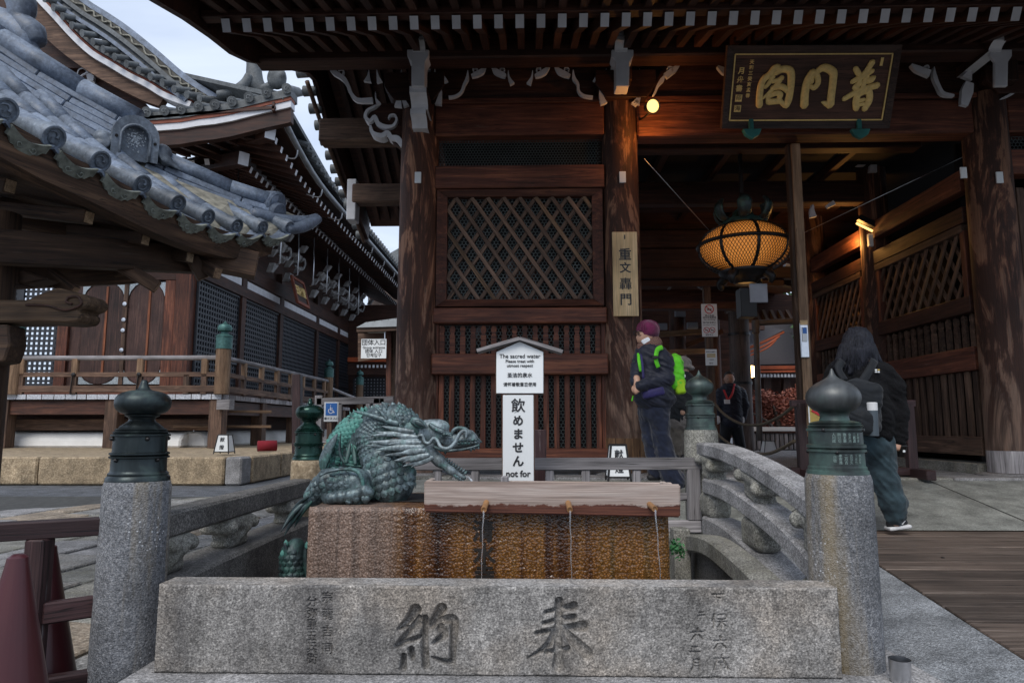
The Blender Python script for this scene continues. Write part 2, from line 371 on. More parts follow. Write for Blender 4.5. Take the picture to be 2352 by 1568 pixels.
def round_post(name, p0, p1, r0, r1, mat, parent=None, n=28):
    """round timber; local x along the length"""
    L_ = (V(p1) - V(p0)).length; vs, fs = [], []
    st = 12
    prof = [(r0 + (r1 - r0) * i / st, -L_ / 2 + L_ * i / st) for i in range(st + 1)]
    v0, fs = lathe_v(prof, n); vs = [(z, x, y) for x, y, z in v0]
    me = mesh_from(name, vs, fs, mat, None, True)
    try: me.set_sharp_from_angle(angle=R(40))
    except Exception: pass
    return link(name, me, parent, frame(p0, p1, (0, 1, 0)))
def tube_v(path, rad, n=8, flat=1., up=None):
    path = [V(p) for p in path]; vs, fs = [], []
    prev = None
    for i, p in enumerate(path):
        t = (path[min(i + 1, len(path) - 1)] - path[max(i - 1, 0)]).normalized()
        if prev is None:
            u = V(up) if up else (V((0, 0, 1)) if abs(t.z) < .9 else V((1, 0, 0)))
        else: u = prev
        u = (u - t * u.dot(t)).normalized(); prev = u; b = t.cross(u)
        r = rad[i] if isinstance(rad, (list, tuple)) else rad
        for k in range(n): a = 2 * math.pi * k / n; vs.append(p + u * (r * math.sin(a) * flat) + b * (r * math.cos(a)))
    for i in range(len(path) - 1):
        for k in range(n): k2 = (k + 1) % n; fs.append((i * n + k, i * n + k2, (i + 1) * n + k2, (i + 1) * n + k))
    fs.append(tuple(range(n - 1, -1, -1))); fs.append(tuple((len(path) - 1) * n + k for k in range(n)))
    return vs, fs
def join_v(parts):
    vs, fs = [], []
    for v, f in parts:
        o = len(vs); vs += list(v); fs += [tuple(i + o for i in q) for q in f]
    return vs, fs
def spline(pts, n=6):
    pts = [V(p) for p in pts]; out_ = []
    for i in range(len(pts) - 1):
        p0, p1, p2, p3 = pts[max(i - 1, 0)], pts[i], pts[i + 1], pts[min(i + 2, len(pts) - 1)]
        for k in range(n):
            t = k / n; out_.append(.5 * ((2 * p1) + (p2 - p0) * t + (2 * p0 - 5 * p1 + 4 * p2 - p3) * t * t + (3 * p1 - p0 - 3 * p2 + p3) * t ** 3))
    out_.append(pts[-1]); return out_
def lerps(vals, n=6):
    o = []
    for i in range(len(vals) - 1):
        for k in range(n): o.append(vals[i] + (vals[i + 1] - vals[i]) * k / n)
    return o + [vals[-1]]
def tube(name, pts, rad, mat, parent=None, n=8, sm=5, flat=1., up=None):
    rr = lerps(list(rad), sm) if isinstance(rad, (list, tuple)) else rad
    v, f = tube_v(spline(pts, sm), rr, n, flat, up); return link(name, mesh_from(name, v, f, mat, None, True), parent)
def prism_v(outline, d):
    """outline: 3-D points of a polygon, d: thickness vector"""
    n = len(outline); o = [V(p) for p in outline]; d = V(d)
    vs = o + [p + d for p in o]
    fs = [tuple(range(n)), tuple(range(2 * n - 1, n - 1, -1))] + [(i, i + n, (i + 1) % n + n, (i + 1) % n) for i in range(n)]
    return vs, fs
def prism(name, outline, d, mat, parent=None, bev=0., ax=None):
    vs, fs = prism_v(outline, d); M = None
    if ax == 'z': M = Matrix.Rotation(R(-90), 4, 'Y'); Mi = M.inverted(); vs = [Mi @ V(v) for v in vs]
    bm = bmesh.new(); bv = [bm.verts.new(v) for v in vs]
    for f in fs: bm.faces.new([bv[i] for i in f])
    bmesh.ops.recalc_face_normals(bm, faces=bm.faces)
    if bev: bmesh.ops.bevel(bm, geom=bm.edges[:], offset=bev, segments=1, affect='EDGES', clamp_overlap=True)
    bmesh.ops.triangulate(bm, faces=[f for f in bm.faces if len(f.verts) > 4])
    return bm_obj(name, bm, mat, parent, M)
def ribbon_v(pts, wid, d, nrm=(0, -1, 0), sm=5):
    """solid curved band: centre line pts, widths wid, thickness d along -nrm"""
    P = spline(pts, sm); ww = lerps(list(wid), sm); nrm = V(nrm); vs, fs = [], []
    for i, p in enumerate(P):
        t = (P[min(i + 1, len(P) - 1)] - P[max(i - 1, 0)]).normalized(); b = nrm.cross(t).normalized()
        a = b * ww[i] / 2; vs += [p + a, p - a, p - a - nrm * d, p + a - nrm * d]
    for i in range(len(P) - 1):
        for k in range(4): k2 = (k + 1) % 4; fs.append((i * 4 + k, i * 4 + k2, i * 4 + 4 + k2, i * 4 + 4 + k))
    fs += [(3, 2, 1, 0), tuple(len(P) * 4 - 4 + k for k in range(4))]
    return vs, fs
def dup(root, M, label=None, group=None):
    kids = {}
    for o in list(W): 
        if o.parent: kids.setdefault(o.parent, []).append(o)
    def cp(o, par):
        c = o.copy(); COL.objects.link(c); W[c] = W[o]
        if par is not None: c.parent = par
        for k in kids.get(o, []): cp(k, c)
        return c
    r = cp(root, None); r.matrix_basis = M; W[r] = M
    if label: r['label'] = label
    if group: r['group'] = group
    return r
# lettering ---------------------------------------------------------------
def text_me(body, size, mat, bold=0., depth=.002, space=1., align='CENTER', ls=1., sx=1.):
    c = bpy.data.curves.new('lettering', 'FONT'); c.body = body; c.size = size; c.align_x = align; c.align_y = 'CENTER'
    c.offset = bold; c.extrude = depth; c.space_character = space; c.space_line = ls; c.resolution_u = 3
    o = bpy.data.objects.new('lettering', c); me = bpy.data.meshes.new_from_object(o)
    bpy.data.objects.remove(o); bpy.data.curves.remove(c)
    if sx != 1.:
        for v in me.vertices: v.co.x *= sx
    me.materials.clear(); me.materials.append(MT[mat]); return me
def lettering(body, M, size, mat, parent, **k):
    return link('lettering', text_me(body, size, mat, **k), parent, M)
def facing(loc, rz=0., tilt=0.):
    """upright lettering plane facing -y, turned by rz about z and tilted"""
    return Matrix.Translation(loc) @ Matrix.Rotation(rz, 4, 'Z') @ Matrix.Rotation(R(90) + tilt, 4, 'X')
# implicit surfaces ---------------------------------------------------------
from mathutils import noise as mnoise
def sdf_mesh(name, prims, h, mat, k=.02, wr=0., fr=(9, 9, 22)):
    los, his = [], []
    def ext(p):
        if p[0] == 'c': r = max(p[3], p[4]); return np.minimum(p[1], p[2]) - r, np.maximum(p[1], p[2]) + r
        r = float(max(p[2])) * (1.75 if p[0] == 'b' else 1.0); return np.array(p[1]) - r, np.array(p[1]) + r
    pr = []
    for p in prims:
        p = list(p); p[1] = np.array(p[1], float)
        if p[0] == 'c': p[2] = np.array(p[2], float)
        pr.append(p)
        if not (len(p) > 5 and p[5] == '-'):
            a, b = ext(p); los.append(a); his.append(b)
    lo = np.min(los, 0) - 3 * h - .3 * k; hi = np.max(his, 0) + 3 * h + .3 * k
    n = np.ceil((hi - lo) / h).astype(int) + 1
    Fd = np.full(n, .5, np.float32)
    for p in pr:
        a, b = ext(p); mg = k + 3 * h
        i0 = np.clip(((a - mg - lo) / h).astype(int), 0, n - 1); i1 = np.clip(((b + mg - lo) / h).astype(int) + 2, 1, n)
        gx, gy, gz = np.meshgrid(*[lo[q] + h * np.arange(i0[q], i1[q]) for q in range(3)], indexing='ij')
        P = np.stack((gx, gy, gz), -1)
        neg = len(p) > 5 and p[5] == '-'
        if p[0] == 'c':
            ba = p[2] - p[1]; pa = P - p[1]; t = np.clip((pa @ ba) / max(ba @ ba, 1e-9), 0, 1)
            d = np.linalg.norm(pa - t[..., None] * ba, axis=-1) - (p[3] + (p[4] - p[3]) * t)
        else:
            q = P - p[1]
            if len(p) > 3 and p[3] is not None: q = q @ np.array(p[3])
            rr = np.array(p[2], float)
            if p[0] == 'e':
                k0 = np.linalg.norm(q / rr, axis=-1); k1 = np.linalg.norm(q / rr ** 2, axis=-1); d = k0 * (k0 - 1) / np.maximum(k1, 1e-6)
            else:
                rd = p[4] if len(p) > 4 else .01
                e = np.abs(q) - (rr - rd); d = np.linalg.norm(np.maximum(e, 0), axis=-1) + np.minimum(e.max(-1), 0) - rd
        sl = tuple(slice(i0[q], i1[q]) for q in range(3)); cur = Fd[sl]
        if neg: Fd[sl] = np.maximum(cur, -d)
        else:
            hh = np.maximum(k - np.abs(cur - d), 0) / k; Fd[sl] = np.minimum(cur, d) - hh * hh * k * .25
    # surface nets
    ins = Fd < 0; nx, ny, nzz = Fd.shape
    acc = np.zeros((nx - 1, ny - 1, nzz - 1, 3), np.float32); cnt = np.zeros((nx - 1, ny - 1, nzz - 1), np.float32)
    cor = [(a, b, c) for a in (0, 1) for b in (0, 1) for c in (0, 1)]
    def cs(c): return (slice(c[0], nx - 1 + c[0]), slice(c[1], ny - 1 + c[1]), slice(c[2], nzz - 1 + c[2]))
    for c in cor:
        for ax in range(3):
            if c[ax]: continue
            c2 = list(c); c2[ax] = 1; f0 = Fd[cs(c)]; f1 = Fd[cs(c2)]; m = (f0 < 0) != (f1 < 0)
            t = np.where(m, f0 / np.where(m, f0 - f1, 1), 0)
            for q in range(3): acc[..., q] += np.where(m, c[q] + (t if q == ax else 0), 0)
            cnt += m
    ok = cnt > 0; ids = np.full(ok.shape, -1, int); ids[ok] = np.arange(ok.sum())
    base = np.argwhere(ok); verts = lo + h * (base + acc[ok] / cnt[ok][:, None])
    faces = []
    for ax in range(3):
        o1, o2 = (ax + 1) % 3, (ax + 2) % 3
        s0 = [slice(1, -1)] * 3; s0[ax] = slice(0, -1); s1 = [slice(1, -1)] * 3; s1[ax] = slice(1, None)
        A, B = ins[tuple(s0)], ins[tuple(s1)]; off = np.zeros(3, int); off[o1] = 1; off[o2] = 1
        for m, flip in ((A & ~B, False), (~A & B, True)):
            e = np.argwhere(m) + off
            if not len(e): continue
            def g(d1, d2):
                x = e.copy(); x[:, o1] -= d1; x[:, o2] -= d2; return ids[x[:, 0], x[:, 1], x[:, 2]]
            q = np.stack((g(1, 1), g(0, 1), g(0, 0), g(1, 0)), 1)
            if flip: q = q[:, ::-1]
            faces.append(q)
    faces = np.concatenate(faces)
    if wr:   # cloth folds: shift the surface by stretched noise
        gd = np.stack([np.take(a_.ravel(), 0) * 0 + a_ for a_ in np.gradient(Fd, h)], -1); ii_ = np.clip(np.round((verts - lo) / h).astype(int), 0, n - 1); nv = gd[ii_[:, 0], ii_[:, 1], ii_[:, 2]]; nv /= np.maximum(np.linalg.norm(nv, axis=1, keepdims=True), 1e-6)
        am = np.array([1 - abs(mnoise.noise((p[0] * fr[0] + p[2] * 6, p[1] * fr[1], p[2] * fr[2] + p[0] * 9))) * 2.6 + .5 * mnoise.noise((p[0] * 31, p[1] * 31, p[2] * 31)) for p in verts]); verts = verts + nv * (am * wr)[:, None]
    me = bpy.data.meshes.new(name)
    me.vertices.add(len(verts)); me.vertices.foreach_set('co', verts.astype(np.float32).ravel())
    me.loops.add(faces.size); me.loops.foreach_set('vertex_index', faces.astype(np.int32).ravel())
    me.polygons.add(len(faces)); me.polygons.foreach_set('loop_start', np.arange(0, faces.size, 4, dtype=np.int32))
    me.polygons.foreach_set('use_smooth', np.ones(len(faces), bool))
    me.update(calc_edges=True); me.validate(); me.materials.append(MT[mat]); return me
def rot(ax, deg): return np.array(Matrix.Rotation(R(deg), 3, ax))
MT['board_end'] = plain('silvered board ends', (.40, .42, .46), .8, 0, .4, 30, .3)
MT['fitting'] = plain('pierced pale fitting', (.34, .38, .40), .5, .4, .45, 40, .4)
MT['wood_red2'] = wood('red batten', (.10, .03, .014), (.24, .08, .035))
MT['shoji'] = plain('white paper screen', (.78, .80, .86), .8, 0, .05, 2, .02)
MT['lattice_back'] = plain('shutter back', (.020, .024, .032), .5, 0, .3)
MT['gutter'] = plain('zinc gutter', (.20, .21, .22), .45, .3, .25)
MT['wave_back'] = plain('ridge panel', (.075, .07, .06), .8, 0, .3)
MT['steel_roof'] = plain('painted sheet roof', (.33, .35, .36), .5, .1, .15)
MT['tile_end'] = tilem('tile end', (.125, .15, .185))
MT['tile_pendant'] = plain('lichened pendant tile', (.17, .185, .16), .7, 0, .5, 22, .3)
MT['lichen'] = plain('pale lichen', (.5, .54, .58), .9, 0, .4, 60, .5)
MT['wood_pale'] = wood('sawn pale end', (.22, .15, .09), (.36, .26, .17))
MT['wood_nose'] = wood('carved weathered beam', (.04, .024, .014), (.105, .064, .037), (.19, .125, .078), rough=.8, ring=1.2, bump=.7)
MT['tag_grey'] = plain('grey card', (.30, .32, .36), .6, 0, .1)
MT['wood_cool'] = wood('old grey brown pillar', (.045, .032, .028), (.10, .075, .065), (.15, .115, .10))
MT['khaki2'] = cloth('grey felt', (.17, .15, .14), .95)
MT['bottle_grey'] = plain('steel flask', (.08, .10, .115), .4, .4, .1)
MT['lips'] = plain('lips', (.25, .10, .08), .5, 0, .05)
MT['fern_leaf'] = leafm('fern leaves', (.03, .13, .05), (.07, .22, .08))
MT['dark_letter'] = plain('near-black basin lettering', (.012, .008, .005), .5)  # near-black letters laid on the basin face
MT['finial_pale'] = plain('worn bright incision', (.22, .30, .28), .5, .3)
def scarfm():
    b = NB('striped scarf', .95, 0, .2); b.obj(); wv = b.n('ShaderNodeTexWave'); wv.inputs['Scale'].default_value = 22; wv.bands_direction = 'DIAGONAL'; b.put(wv.inputs[0], b.obj())
    b.col(b.ramp(wv.outputs[0], (.3, (.03, .02, .018)), (.5, (.5, .40, .28)), (.75, (.12, .02, .03)))); return b.m
MT['scarf'] = scarfm()
MT['white_worn'] = plain('worn white paint', (.30, .30, .30), .8, 0, .4, 6)
# ================================================================== SETTING: ground
def sheet(name, pts, mat):
    me = mesh_from(name, pts, [tuple(range(len(pts)))], mat); return setting(link(name, me))
def grid_sheet(name, x0, x1, y0, y1, nx, ny, zf, mat, seed=1, j=0.):
    rnd = random.Random(seed); vs, fs = [], []
    for a in range(ny + 1):
        for b in range(nx + 1):
            x = x0 + (x1 - x0) * b / nx; y = y0 + (y1 - y0) * a / ny
            vs.append((x, y, zf(x, y) + rnd.uniform(-j, j)))
    for a in range(ny):
        for b in range(nx): i = a * (nx + 1) + b; fs.append((i, i + 1, i + nx + 2, i + nx + 1))
    return setting(link(name, mesh_from(name, vs, fs, mat, None, True)))
sheet('ground', [(-150, -30, -.012), (150, -30, -.012), (150, 200, -.012), (-150, 200, -.012)], 'asphalt')
# terrace under the gate, the ramp up to it, and the landing in front
prism('terrace_floor', [(-1.9, 7.45, .5), (30, 7.45, .5), (30, 16.3, .5), (-1.9, 16.3, .5)], (0, 0, -.5), 'paving')['kind'] = 'structure'
grid_sheet('ramp', 1.30, 30, 5.66, 7.46, 40, 10, lambda x, y: .232 + .262 * (y - 5.66) / 1.8, 'concrete', 3, .0015)
prism('landing', [(-1.35, 4.75, .235), (1.30, 4.75, .235), (1.30, 7.45, .49), (-1.35, 7.45, .49)], (0, 0, -.5), 'concrete')['kind'] = 'structure'
# stone edging at the foot of the gate
edge = setting(link('gate_plinth', mesh_from('gate_plinth', *prism_v([(-1.9, 7.4, .40), (-1.9, 7.85, .40), (30, 7.85, .40), (30, 7.4, .40)], (0, 0, -.38)), 'granite')))
rnd = random.Random(11); x = -1.95
while x < 9:
    l = rnd.uniform(.8, 1.5)
    block('plinth_stone', (x + l / 2, 7.62, .462 + rnd.uniform(-.004, .004)), (l - .015, .4, .10), rnd.choice(['granite', 'granite_moss']), edge, .012); x += l
# wooden deck: boards laid across
deck = setting(link('deck_base', mesh_from('deck_base', *prism_v([(1.76, 2.2, .17), (2.34, 5.65, .17), (12, 5.65, .17), (12, 2.2, .17)], (0, 0, -.16)), 'void')))
ys = [5.64, 5.125, 4.90, 4.66, 4.39, 4.15, 3.885, 3.575, 3.33, 3.075, 2.82, 2.525]
ys = [5.64, 5.38] + ys[1:]
for i in range(len(ys) - 1):
    y1, y0 = ys[i], ys[i + 1]; yc = (y0 + y1) / 2; xa = 1.747 + (y0 - 2.525) * .196 + .005
    h_ = .23 + random.uniform(-.003, .003); xe = 1.747 + (y1 - 2.525) * .196 + .005; g_ = .008
    prism('board', [(xa, y0 + g_, h_), (xa + 4.4, y0 + g_, h_), (xa + 4.4, y1 - g_, h_), (xe, y1 - g_, h_)], (0, 0, -.05), 'deck', deck, .005)
    beam('board', (xa + 4.404, yc, .205), (12, yc, .205), y1 - y0 - .016, .05, 'deck', deck, bev=.006)
for pts in (((1.9, 5.7, .2385), (3.3, 7.4, .4865)), ((4.1, 5.68, .2375), (4.2, 7.4, .4865))): beam('expansion_joint', pts[0], pts[1], .012, .004, 'joint', [o for o in W if o.name == 'ramp'][0], bev=0)
for i, (yy, xx_) in enumerate(((2.68, 2.95), (3.2, 2.9), (3.0, 4.1), (3.72, 3.3), (4.27, 3.9), (2.95, 2.2), (4.5, 2.6))): lathe('nail', [(.012, 0), (.009, .003), (.001, .004)], 'blackmetal', deck, Matrix.Translation((xx_, yy, .232)), 8)
sheet('path', [(1.70, 1.2, .222), (12, 1.2, .222), (12, 2.515, .222), (1.75, 2.515, .222)], 'concrete')
# grey aggregate apron beside the deck, and the plinth below the carved slab
prism('pavement', [(1.30, 1.2, .19), (1.49, 1.2, .226), (1.742, 2.515, .226), (2.345, 5.645, .226), (1.32, 5.645, .20), (1.28, 3.0, .135)], (0, 0, -.3), 'paving')['kind'] = 'structure'
zk = at(1150, 1552, 2.5).z - .001
prism('kerb', [(-1.41, 2.1, zk), (1.44, 2.1, zk), (1.40, 2.9, zk), (-1.41, 2.9, zk)], (0, 0, -zk), 'granite', bev=.012)['kind'] = 'structure'
prism('kerb_apron', [(1.02, 1.8, .115), (1.36, 1.8, .125), (1.47, 2.50, .135), (1.30, 3.0, .128), (1.02, 2.46, .112)], (0, 0, -.1), 'granite', bev=.01)['kind'] = 'structure'
# flagstones on the left, laid askew, with open joints
flagbase = setting(link('stone_pavement', mesh_from('stone_pavement', [(-9, 1.5, .0), (-1.55, 1.5, .0), (-1.55, 10.4, .0), (-9, 10.4, .0)], [(0, 1, 2, 3)], 'joint')))
rnd = random.Random(5); ca, sa = math.cos(R(84)), math.sin(R(84)); v = -9.; cnt = 0
def clip_poly(pts, test):
    out_ = []
    for i in range(len(pts)):
        a, b = pts[i], pts[(i + 1) % len(pts)]; fa, fb = test(a), test(b)
        if fa >= 0: out_.append(a)
        if (fa >= 0) != (fb >= 0): t = fa / (fa - fb); out_.append((a[0] + (b[0] - a[0]) * t, a[1] + (b[1] - a[1]) * t))
    return out_
while v < 16:
    dv = rnd.uniform(.38, .62); u = -10 + rnd.uniform(0, .6)
    while u < 14:
        du = rnd.uniform(.55, 1.25)
        k_ = rnd.uniform(-.05, .05); q = [(u + .012, v + .012), (u + du - .012 + k_, v + .012 + rnd.uniform(0, .012)), (u + du - .012 - k_, v + dv - .012), (u + .012, v + dv - .012 - rnd.uniform(0, .012))]
        q = [(a * ca - b * sa - 3, a * sa + b * ca + 4) for a, b in q]
        for t in (lambda p: -1.66 - p[0], lambda p: p[1] - 1.6, lambda p: p[0] + 6.6, lambda p: 10.3 - p[1], lambda p: (p[0] + 6.6) * .9 + 8.4 - p[1]):
            if q: q = clip_poly(q, t)
        if len(q) >= 3 and cnt < 290:
            ar = abs(sum(q[i][0] * q[(i + 1) % len(q)][1] - q[(i + 1) % len(q)][0] * q[i][1] for i in range(len(q)))) / 2
            if ar > .03:
                h = rnd.uniform(.018, .034); cx = sum(p[0] for p in q) / len(q); cy = sum(p[1] for p in q) / len(q)
                prism('flagstone', [(a, b, h) for a, b in q], (0, 0, -.06), rnd.choice(['flag', 'flag', 'granite', 'granite_moss', 'granite_warm']), flagbase, .01); cnt += 1
        u += du
    v += dv

# ================================================================== TEMPLE GATE
gate = thing('temple_gate', 'dark timber temple gate with round pillars, lattice panels and white tipped rafters', 'gate', (2, 8, .5))
PX = [-1.328, 1.112, 5.50]; PR = [.245, .228, .255]; ZF = .5
for i, (x, r) in enumerate(zip(PX, PR)):
    p = round_post('pillar', (x, 8, ZF), (x, 8, 5.0), r * 1.02, r * .93, 'wood_pillar', gate)
    lathe('base_stone', [(r * 1.5, ZF - .05), (r * 1.5, ZF + .012), (r * 1.2, ZF + .03), (0.01, ZF + .031)], 'granite', gate, Matrix.Translation((x, 8, 0)), 20)
fsp = round_post('foot_splice', (PX[1], 7.993, ZF + .035), (PX[1], 7.993, .92), PR[1] * 1.035, PR[1] * 1.035, 'wood_sign', gate); fsp['label'] = 'pale new timber spliced at the foot of the middle pillar'
MT['wood_foot'] = wood('worn pillar foot', (.06, .03, .018), (.22, .12, .06), (.33, .21, .12), rough=.8, bump=.6)
fsp.data.materials[0] = MT['wood_foot']
round_post('foot_splice', (PX[2], 7.99, ZF + .035), (PX[2], 7.99, .78), PR[2] * 1.035, PR[2] * 1.035, 'wood_grey', gate)
# interior pillars
for y in (10.6, 12.9):
    round_post('pillar', (5.45, y, ZF), (5.45, y, 5.2), .225, .21, 'wood_pillar', gate)
    round_post('pillar', (1.05, y, ZF), (1.05, y, 5.2), .225, .21, 'wood_pillar', gate)
    round_post('pillar', (-1.33, y, ZF), (-1.33, y, 5.2), .225, .21, 'wood_pillar', gate)
xa, xb = PX[0] + .2, PX[1] - .2
Z = lambda py, y=8.: zz(py, y, 1195)
def rail(py0, py1, y, th, mat='wood_red', a=xa, b=xb, name='tie_beam'):
    z0, z1 = Z(py1, y), Z(py0, y); return beam(name, (a, y, (z0 + z1) / 2), (b, y, (z0 + z1) / 2), th, z1 - z0, mat, gate, bev=.012)
rail(248, 319, 7.98, .24); rail(386, 437, 7.98, .2); rail(709, 744, 7.97, .2); rail(814, 861, 7.95, .24); rail(1029, 1056, 7.97, .22)
# lattice window with mitred frame
lw = block('lattice_window', (0, 8, 0), (.01, .01, .01), 'wood_red', gate)
lw.data = lw.data.copy()
x0, x1, z0, z1 = xa + .03, xb - .03, Z(706), Z(441); fw = .12
fr = []
o_ = [(x0, z0), (x1, z0), (x1, z1), (x0, z1)]; i_ = [(x0 + fw, z0 + fw * .75), (x1 - fw, z0 + fw * .75), (x1 - fw, z1 - fw * .6), (x0 + fw, z1 - fw * .6)]
vs, fs = [], []
for k in range(4):
    k2 = (k + 1) % 4
    n0 = len(vs)
    for (qx, qz), yy in ((o_[k], 7.90), (o_[k2], 7.90), (i_[k2], 7.95), (i_[k], 7.95), (o_[k], 8.06), (o_[k2], 8.06), (i_[k2], 8.06), (i_[k], 8.06)):
        cx_ = (o_[k][0] + o_[k2][0] + i_[k][0] + i_[k2][0]) / 4; cz_ = (o_[k][1] + o_[k2][1] + i_[k][1] + i_[k2][1]) / 4
        vs.append((cx_ + (qx - cx_) * .997, yy, cz_ + (qz - cz_) * .997))
    fs += [tuple(n0 + a for a in f) for f in ((0, 1, 2, 3), (4, 7, 6, 5), (0, 4, 5, 1), (1, 5, 6, 2), (2, 6, 7, 3), (3, 7, 4, 0))]
me = mesh_from('frame', vs, fs, 'wood_red'); bm = bmesh.new(); bm.from_mesh(me); bmesh.ops.recalc_face_normals(bm, faces=bm.faces); bm.to_mesh(me); bm.free()
lw.data = me; lw.matrix_basis = Matrix.Identity(4); W[lw] = Matrix.Identity(4)
ax, bx, az, bz = i_[0][0], i_[1][0], i_[0][1], i_[2][1]
def lattice(ax, bx, az, bz, n, slope, w_, th, fix, parent, mat, ylay):
    """crossed bars clipped to a rectangle; fix(u, v, layer) places them"""
    pit = (bx - ax) / n; H = bz - az
    for sgn in (1, -1):
        for k in range(-12, n + 13):
            u0 = ax + (k + .5) * pit  # at the top edge
            a = (u0, bz); b = (u0 + sgn * H / slope, az)
            t0, t1 = 0., 1.
            for lim, s in ((ax, 1), (bx, -1)):
                fa, fb = (a[0] - lim) * s, (b[0] - lim) * s
                if fa < 0 and fb < 0: t0, t1 = 1, 0; break
                if fa < 0: t0 = max(t0, fa / (fa - fb))
                if fb < 0: t1 = min(t1, fa / (fa - fb))
            if t1 - t0 < .04: continue
            p = [(a[0] + (b[0] - a[0]) * t, a[1] + (b[1] - a[1]) * t) for t in (t0, t1)]
            ly = ylay[0] if sgn > 0 else ylay[1]
            m = mat[0] if random.random() > mat[2] or sgn < 0 else mat[1]
            beam('lattice_bar', fix(*p[0], ly), fix(*p[1], ly), th, w_, m, parent, up=fix(0, 1, 0) - fix(0, 0, 0), bev=.004)
lattice(ax, bx, az, bz, 9, 1.45, .046, .03, lambda u, v, l: V((u, 7.985 + l, v)), lw, ('wood_lattice', 'wood_pole', .15), (0, .031))
def hexmesh(name, ax, bx, az, bz, s, y, parent, w_=.0035):
    """hexagonal wire netting as thin flat strips"""
    vs, fs = [], []
    dx, dz = s * math.sqrt(3) / 2, s * .75
    def seg(p, q):
        px, pz = p; qx, qz = q
        l = math.hypot(qx - px, qz - pz); nx_, nz_ = -(qz - pz) / l * w_, (qx - px) / l * w_
        i = len(vs); vs.extend([(px + nx_, y, pz + nz_), (px - nx_, y, pz - nz_), (qx - nx_, y, qz - nz_), (qx + nx_, y, qz + nz_)]); fs.append((i, i + 1, i + 2, i + 3))
    r = 0; z = az
    while z < bz:
        x = ax + (dx / 2 if r % 2 else 0)
        while x < bx:
            c = (x, z); top = (x, z + s / 2); a = (x - dx / 2, z + s / 4); b = (x + dx / 2, z + s / 4)
            seg(a, top); seg(top, b); seg(a, (x - dx / 2, z - s / 4)); x += dx
        z += dz; r += 1
    return stuff(link(name, mesh_from(name, vs, fs, 'wire'), parent))
hexmesh('wire_mesh', ax, bx, az, bz, .050, 8.045, lw)
hexmesh('wire_mesh', xa + .03, xb - .03, Z(386), Z(320), .042, 8.03, gate)
hexmesh('wire_mesh', xa + .03, xb - .03, Z(1029), Z(745), .050, 8.06, gate)
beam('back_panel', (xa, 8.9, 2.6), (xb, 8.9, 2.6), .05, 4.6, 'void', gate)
# seated guardian only just readable behind the netting: a dim rounded boulder-like shape
link('guardian_shape', sdf_mesh('g', [('e', (-.1, 8.55, 2.55), (.42, .2, .35)), ('e', (-.1, 8.5, 3.0), (.2, .17, .24)), ('e', (-.1, 8.5, 2.2), (.6, .25, .22))], .04, 'wood_dark', .1), gate)
# spade topped balusters and lower slats
def spade(name, x, y, za, zb, w_, par, rx=0):
    h = zb - za; o = []
    prof = [(.5, 0), (.5, .66), (.30, .72), (.5, .80), (.52, .90), (.3, .98), (0, 1.)]
    pts = [(x - w_ * a, y, za + h * b) for a, b in prof] + [(x + w_ * a, y, za + h * b) for a, b in reversed(prof[:-1])]
    if rx: pts = [(rx, y + (p[0] - x), p[2]) for p in pts]
    return prism(name, pts, (.03, 0, 0) if rx else (0, .035, 0), 'wood_red', par)
for k in range(16):
    x = xa + .10 + k * (xb - xa - .2) / 15
    spade('baluster', x, 7.99, Z(815), Z(745) - .01, .062, gate)
    if abs(x + .06) > 1: pass
    beam('slat', (x, 7.995, Z(1030)), (x, 7.995, Z(861)), .062, .04, 'wood_red', gate, up=(0, 1, 0))
block('frame_post', (xa + .03, 8.0, 1.5), (.07, .1, 1.75), 'wood_red', gate); block('frame_post', (xb - .03, 8.0, 1.5), (.07, .1, 1.75), 'wood_red', gate)
# big head beams and purlin
zc = (Z(250) + Z(322)) / 2
beam('head_beam', (PX[1] + .2, 8, zc - .01), (PX[2] - .2, 8, zc - .01), .28, Z(250) - Z(325), 'wood_red', gate, bev=.02)
beam('head_beam', (PX[2] + .2, 8, zc), (10, 8, zc), .26, Z(250) - Z(325), 'wood_red', gate, bev=.02)
beam('head_beam', (-2.75, 8.6, zc + .18), (PX[0] - .1, 8.6, zc + .18), .26, .32, 'wood_mid', gate, bev=.02, end='white', endside=-1)
beam('head_beam', (-2.72, 10.2, 4.62), (PX[0] - .1, 10.2, 4.62), .24, .30, 'wood_mid', gate, bev=.02, end='white', endside=-1)
prism('bracket_nose', [(-2.80, 10.1, 4.85), (-2.80, 10.1, 4.2), (-2.66, 10.1, 4.2), (-2.66, 10.1, 4.85)], (0, .25, 0), 'white', gate, .01)
zp0, zp1 = at(1200, 158, 7.63).z, at(1200, 90, 7.5).z
beam('purlin', (-3.19, 7.5, (zp0 + zp1) / 2), (10, 7.5, (zp0 + zp1) / 2), .26, zp1 - zp0, 'wood_dark', gate, bev=.02)
beam('wall_panel', (PX[0], 7.93, 5.15), (10, 7.93, 5.15), .05, .62, 'wood_dark', gate)
beam('wall_panel', (PX[0] + .2, 7.90, Z(250) + .03), (10, 7.90, Z(250) + .03), .14, .06, 'wood_red', gate)
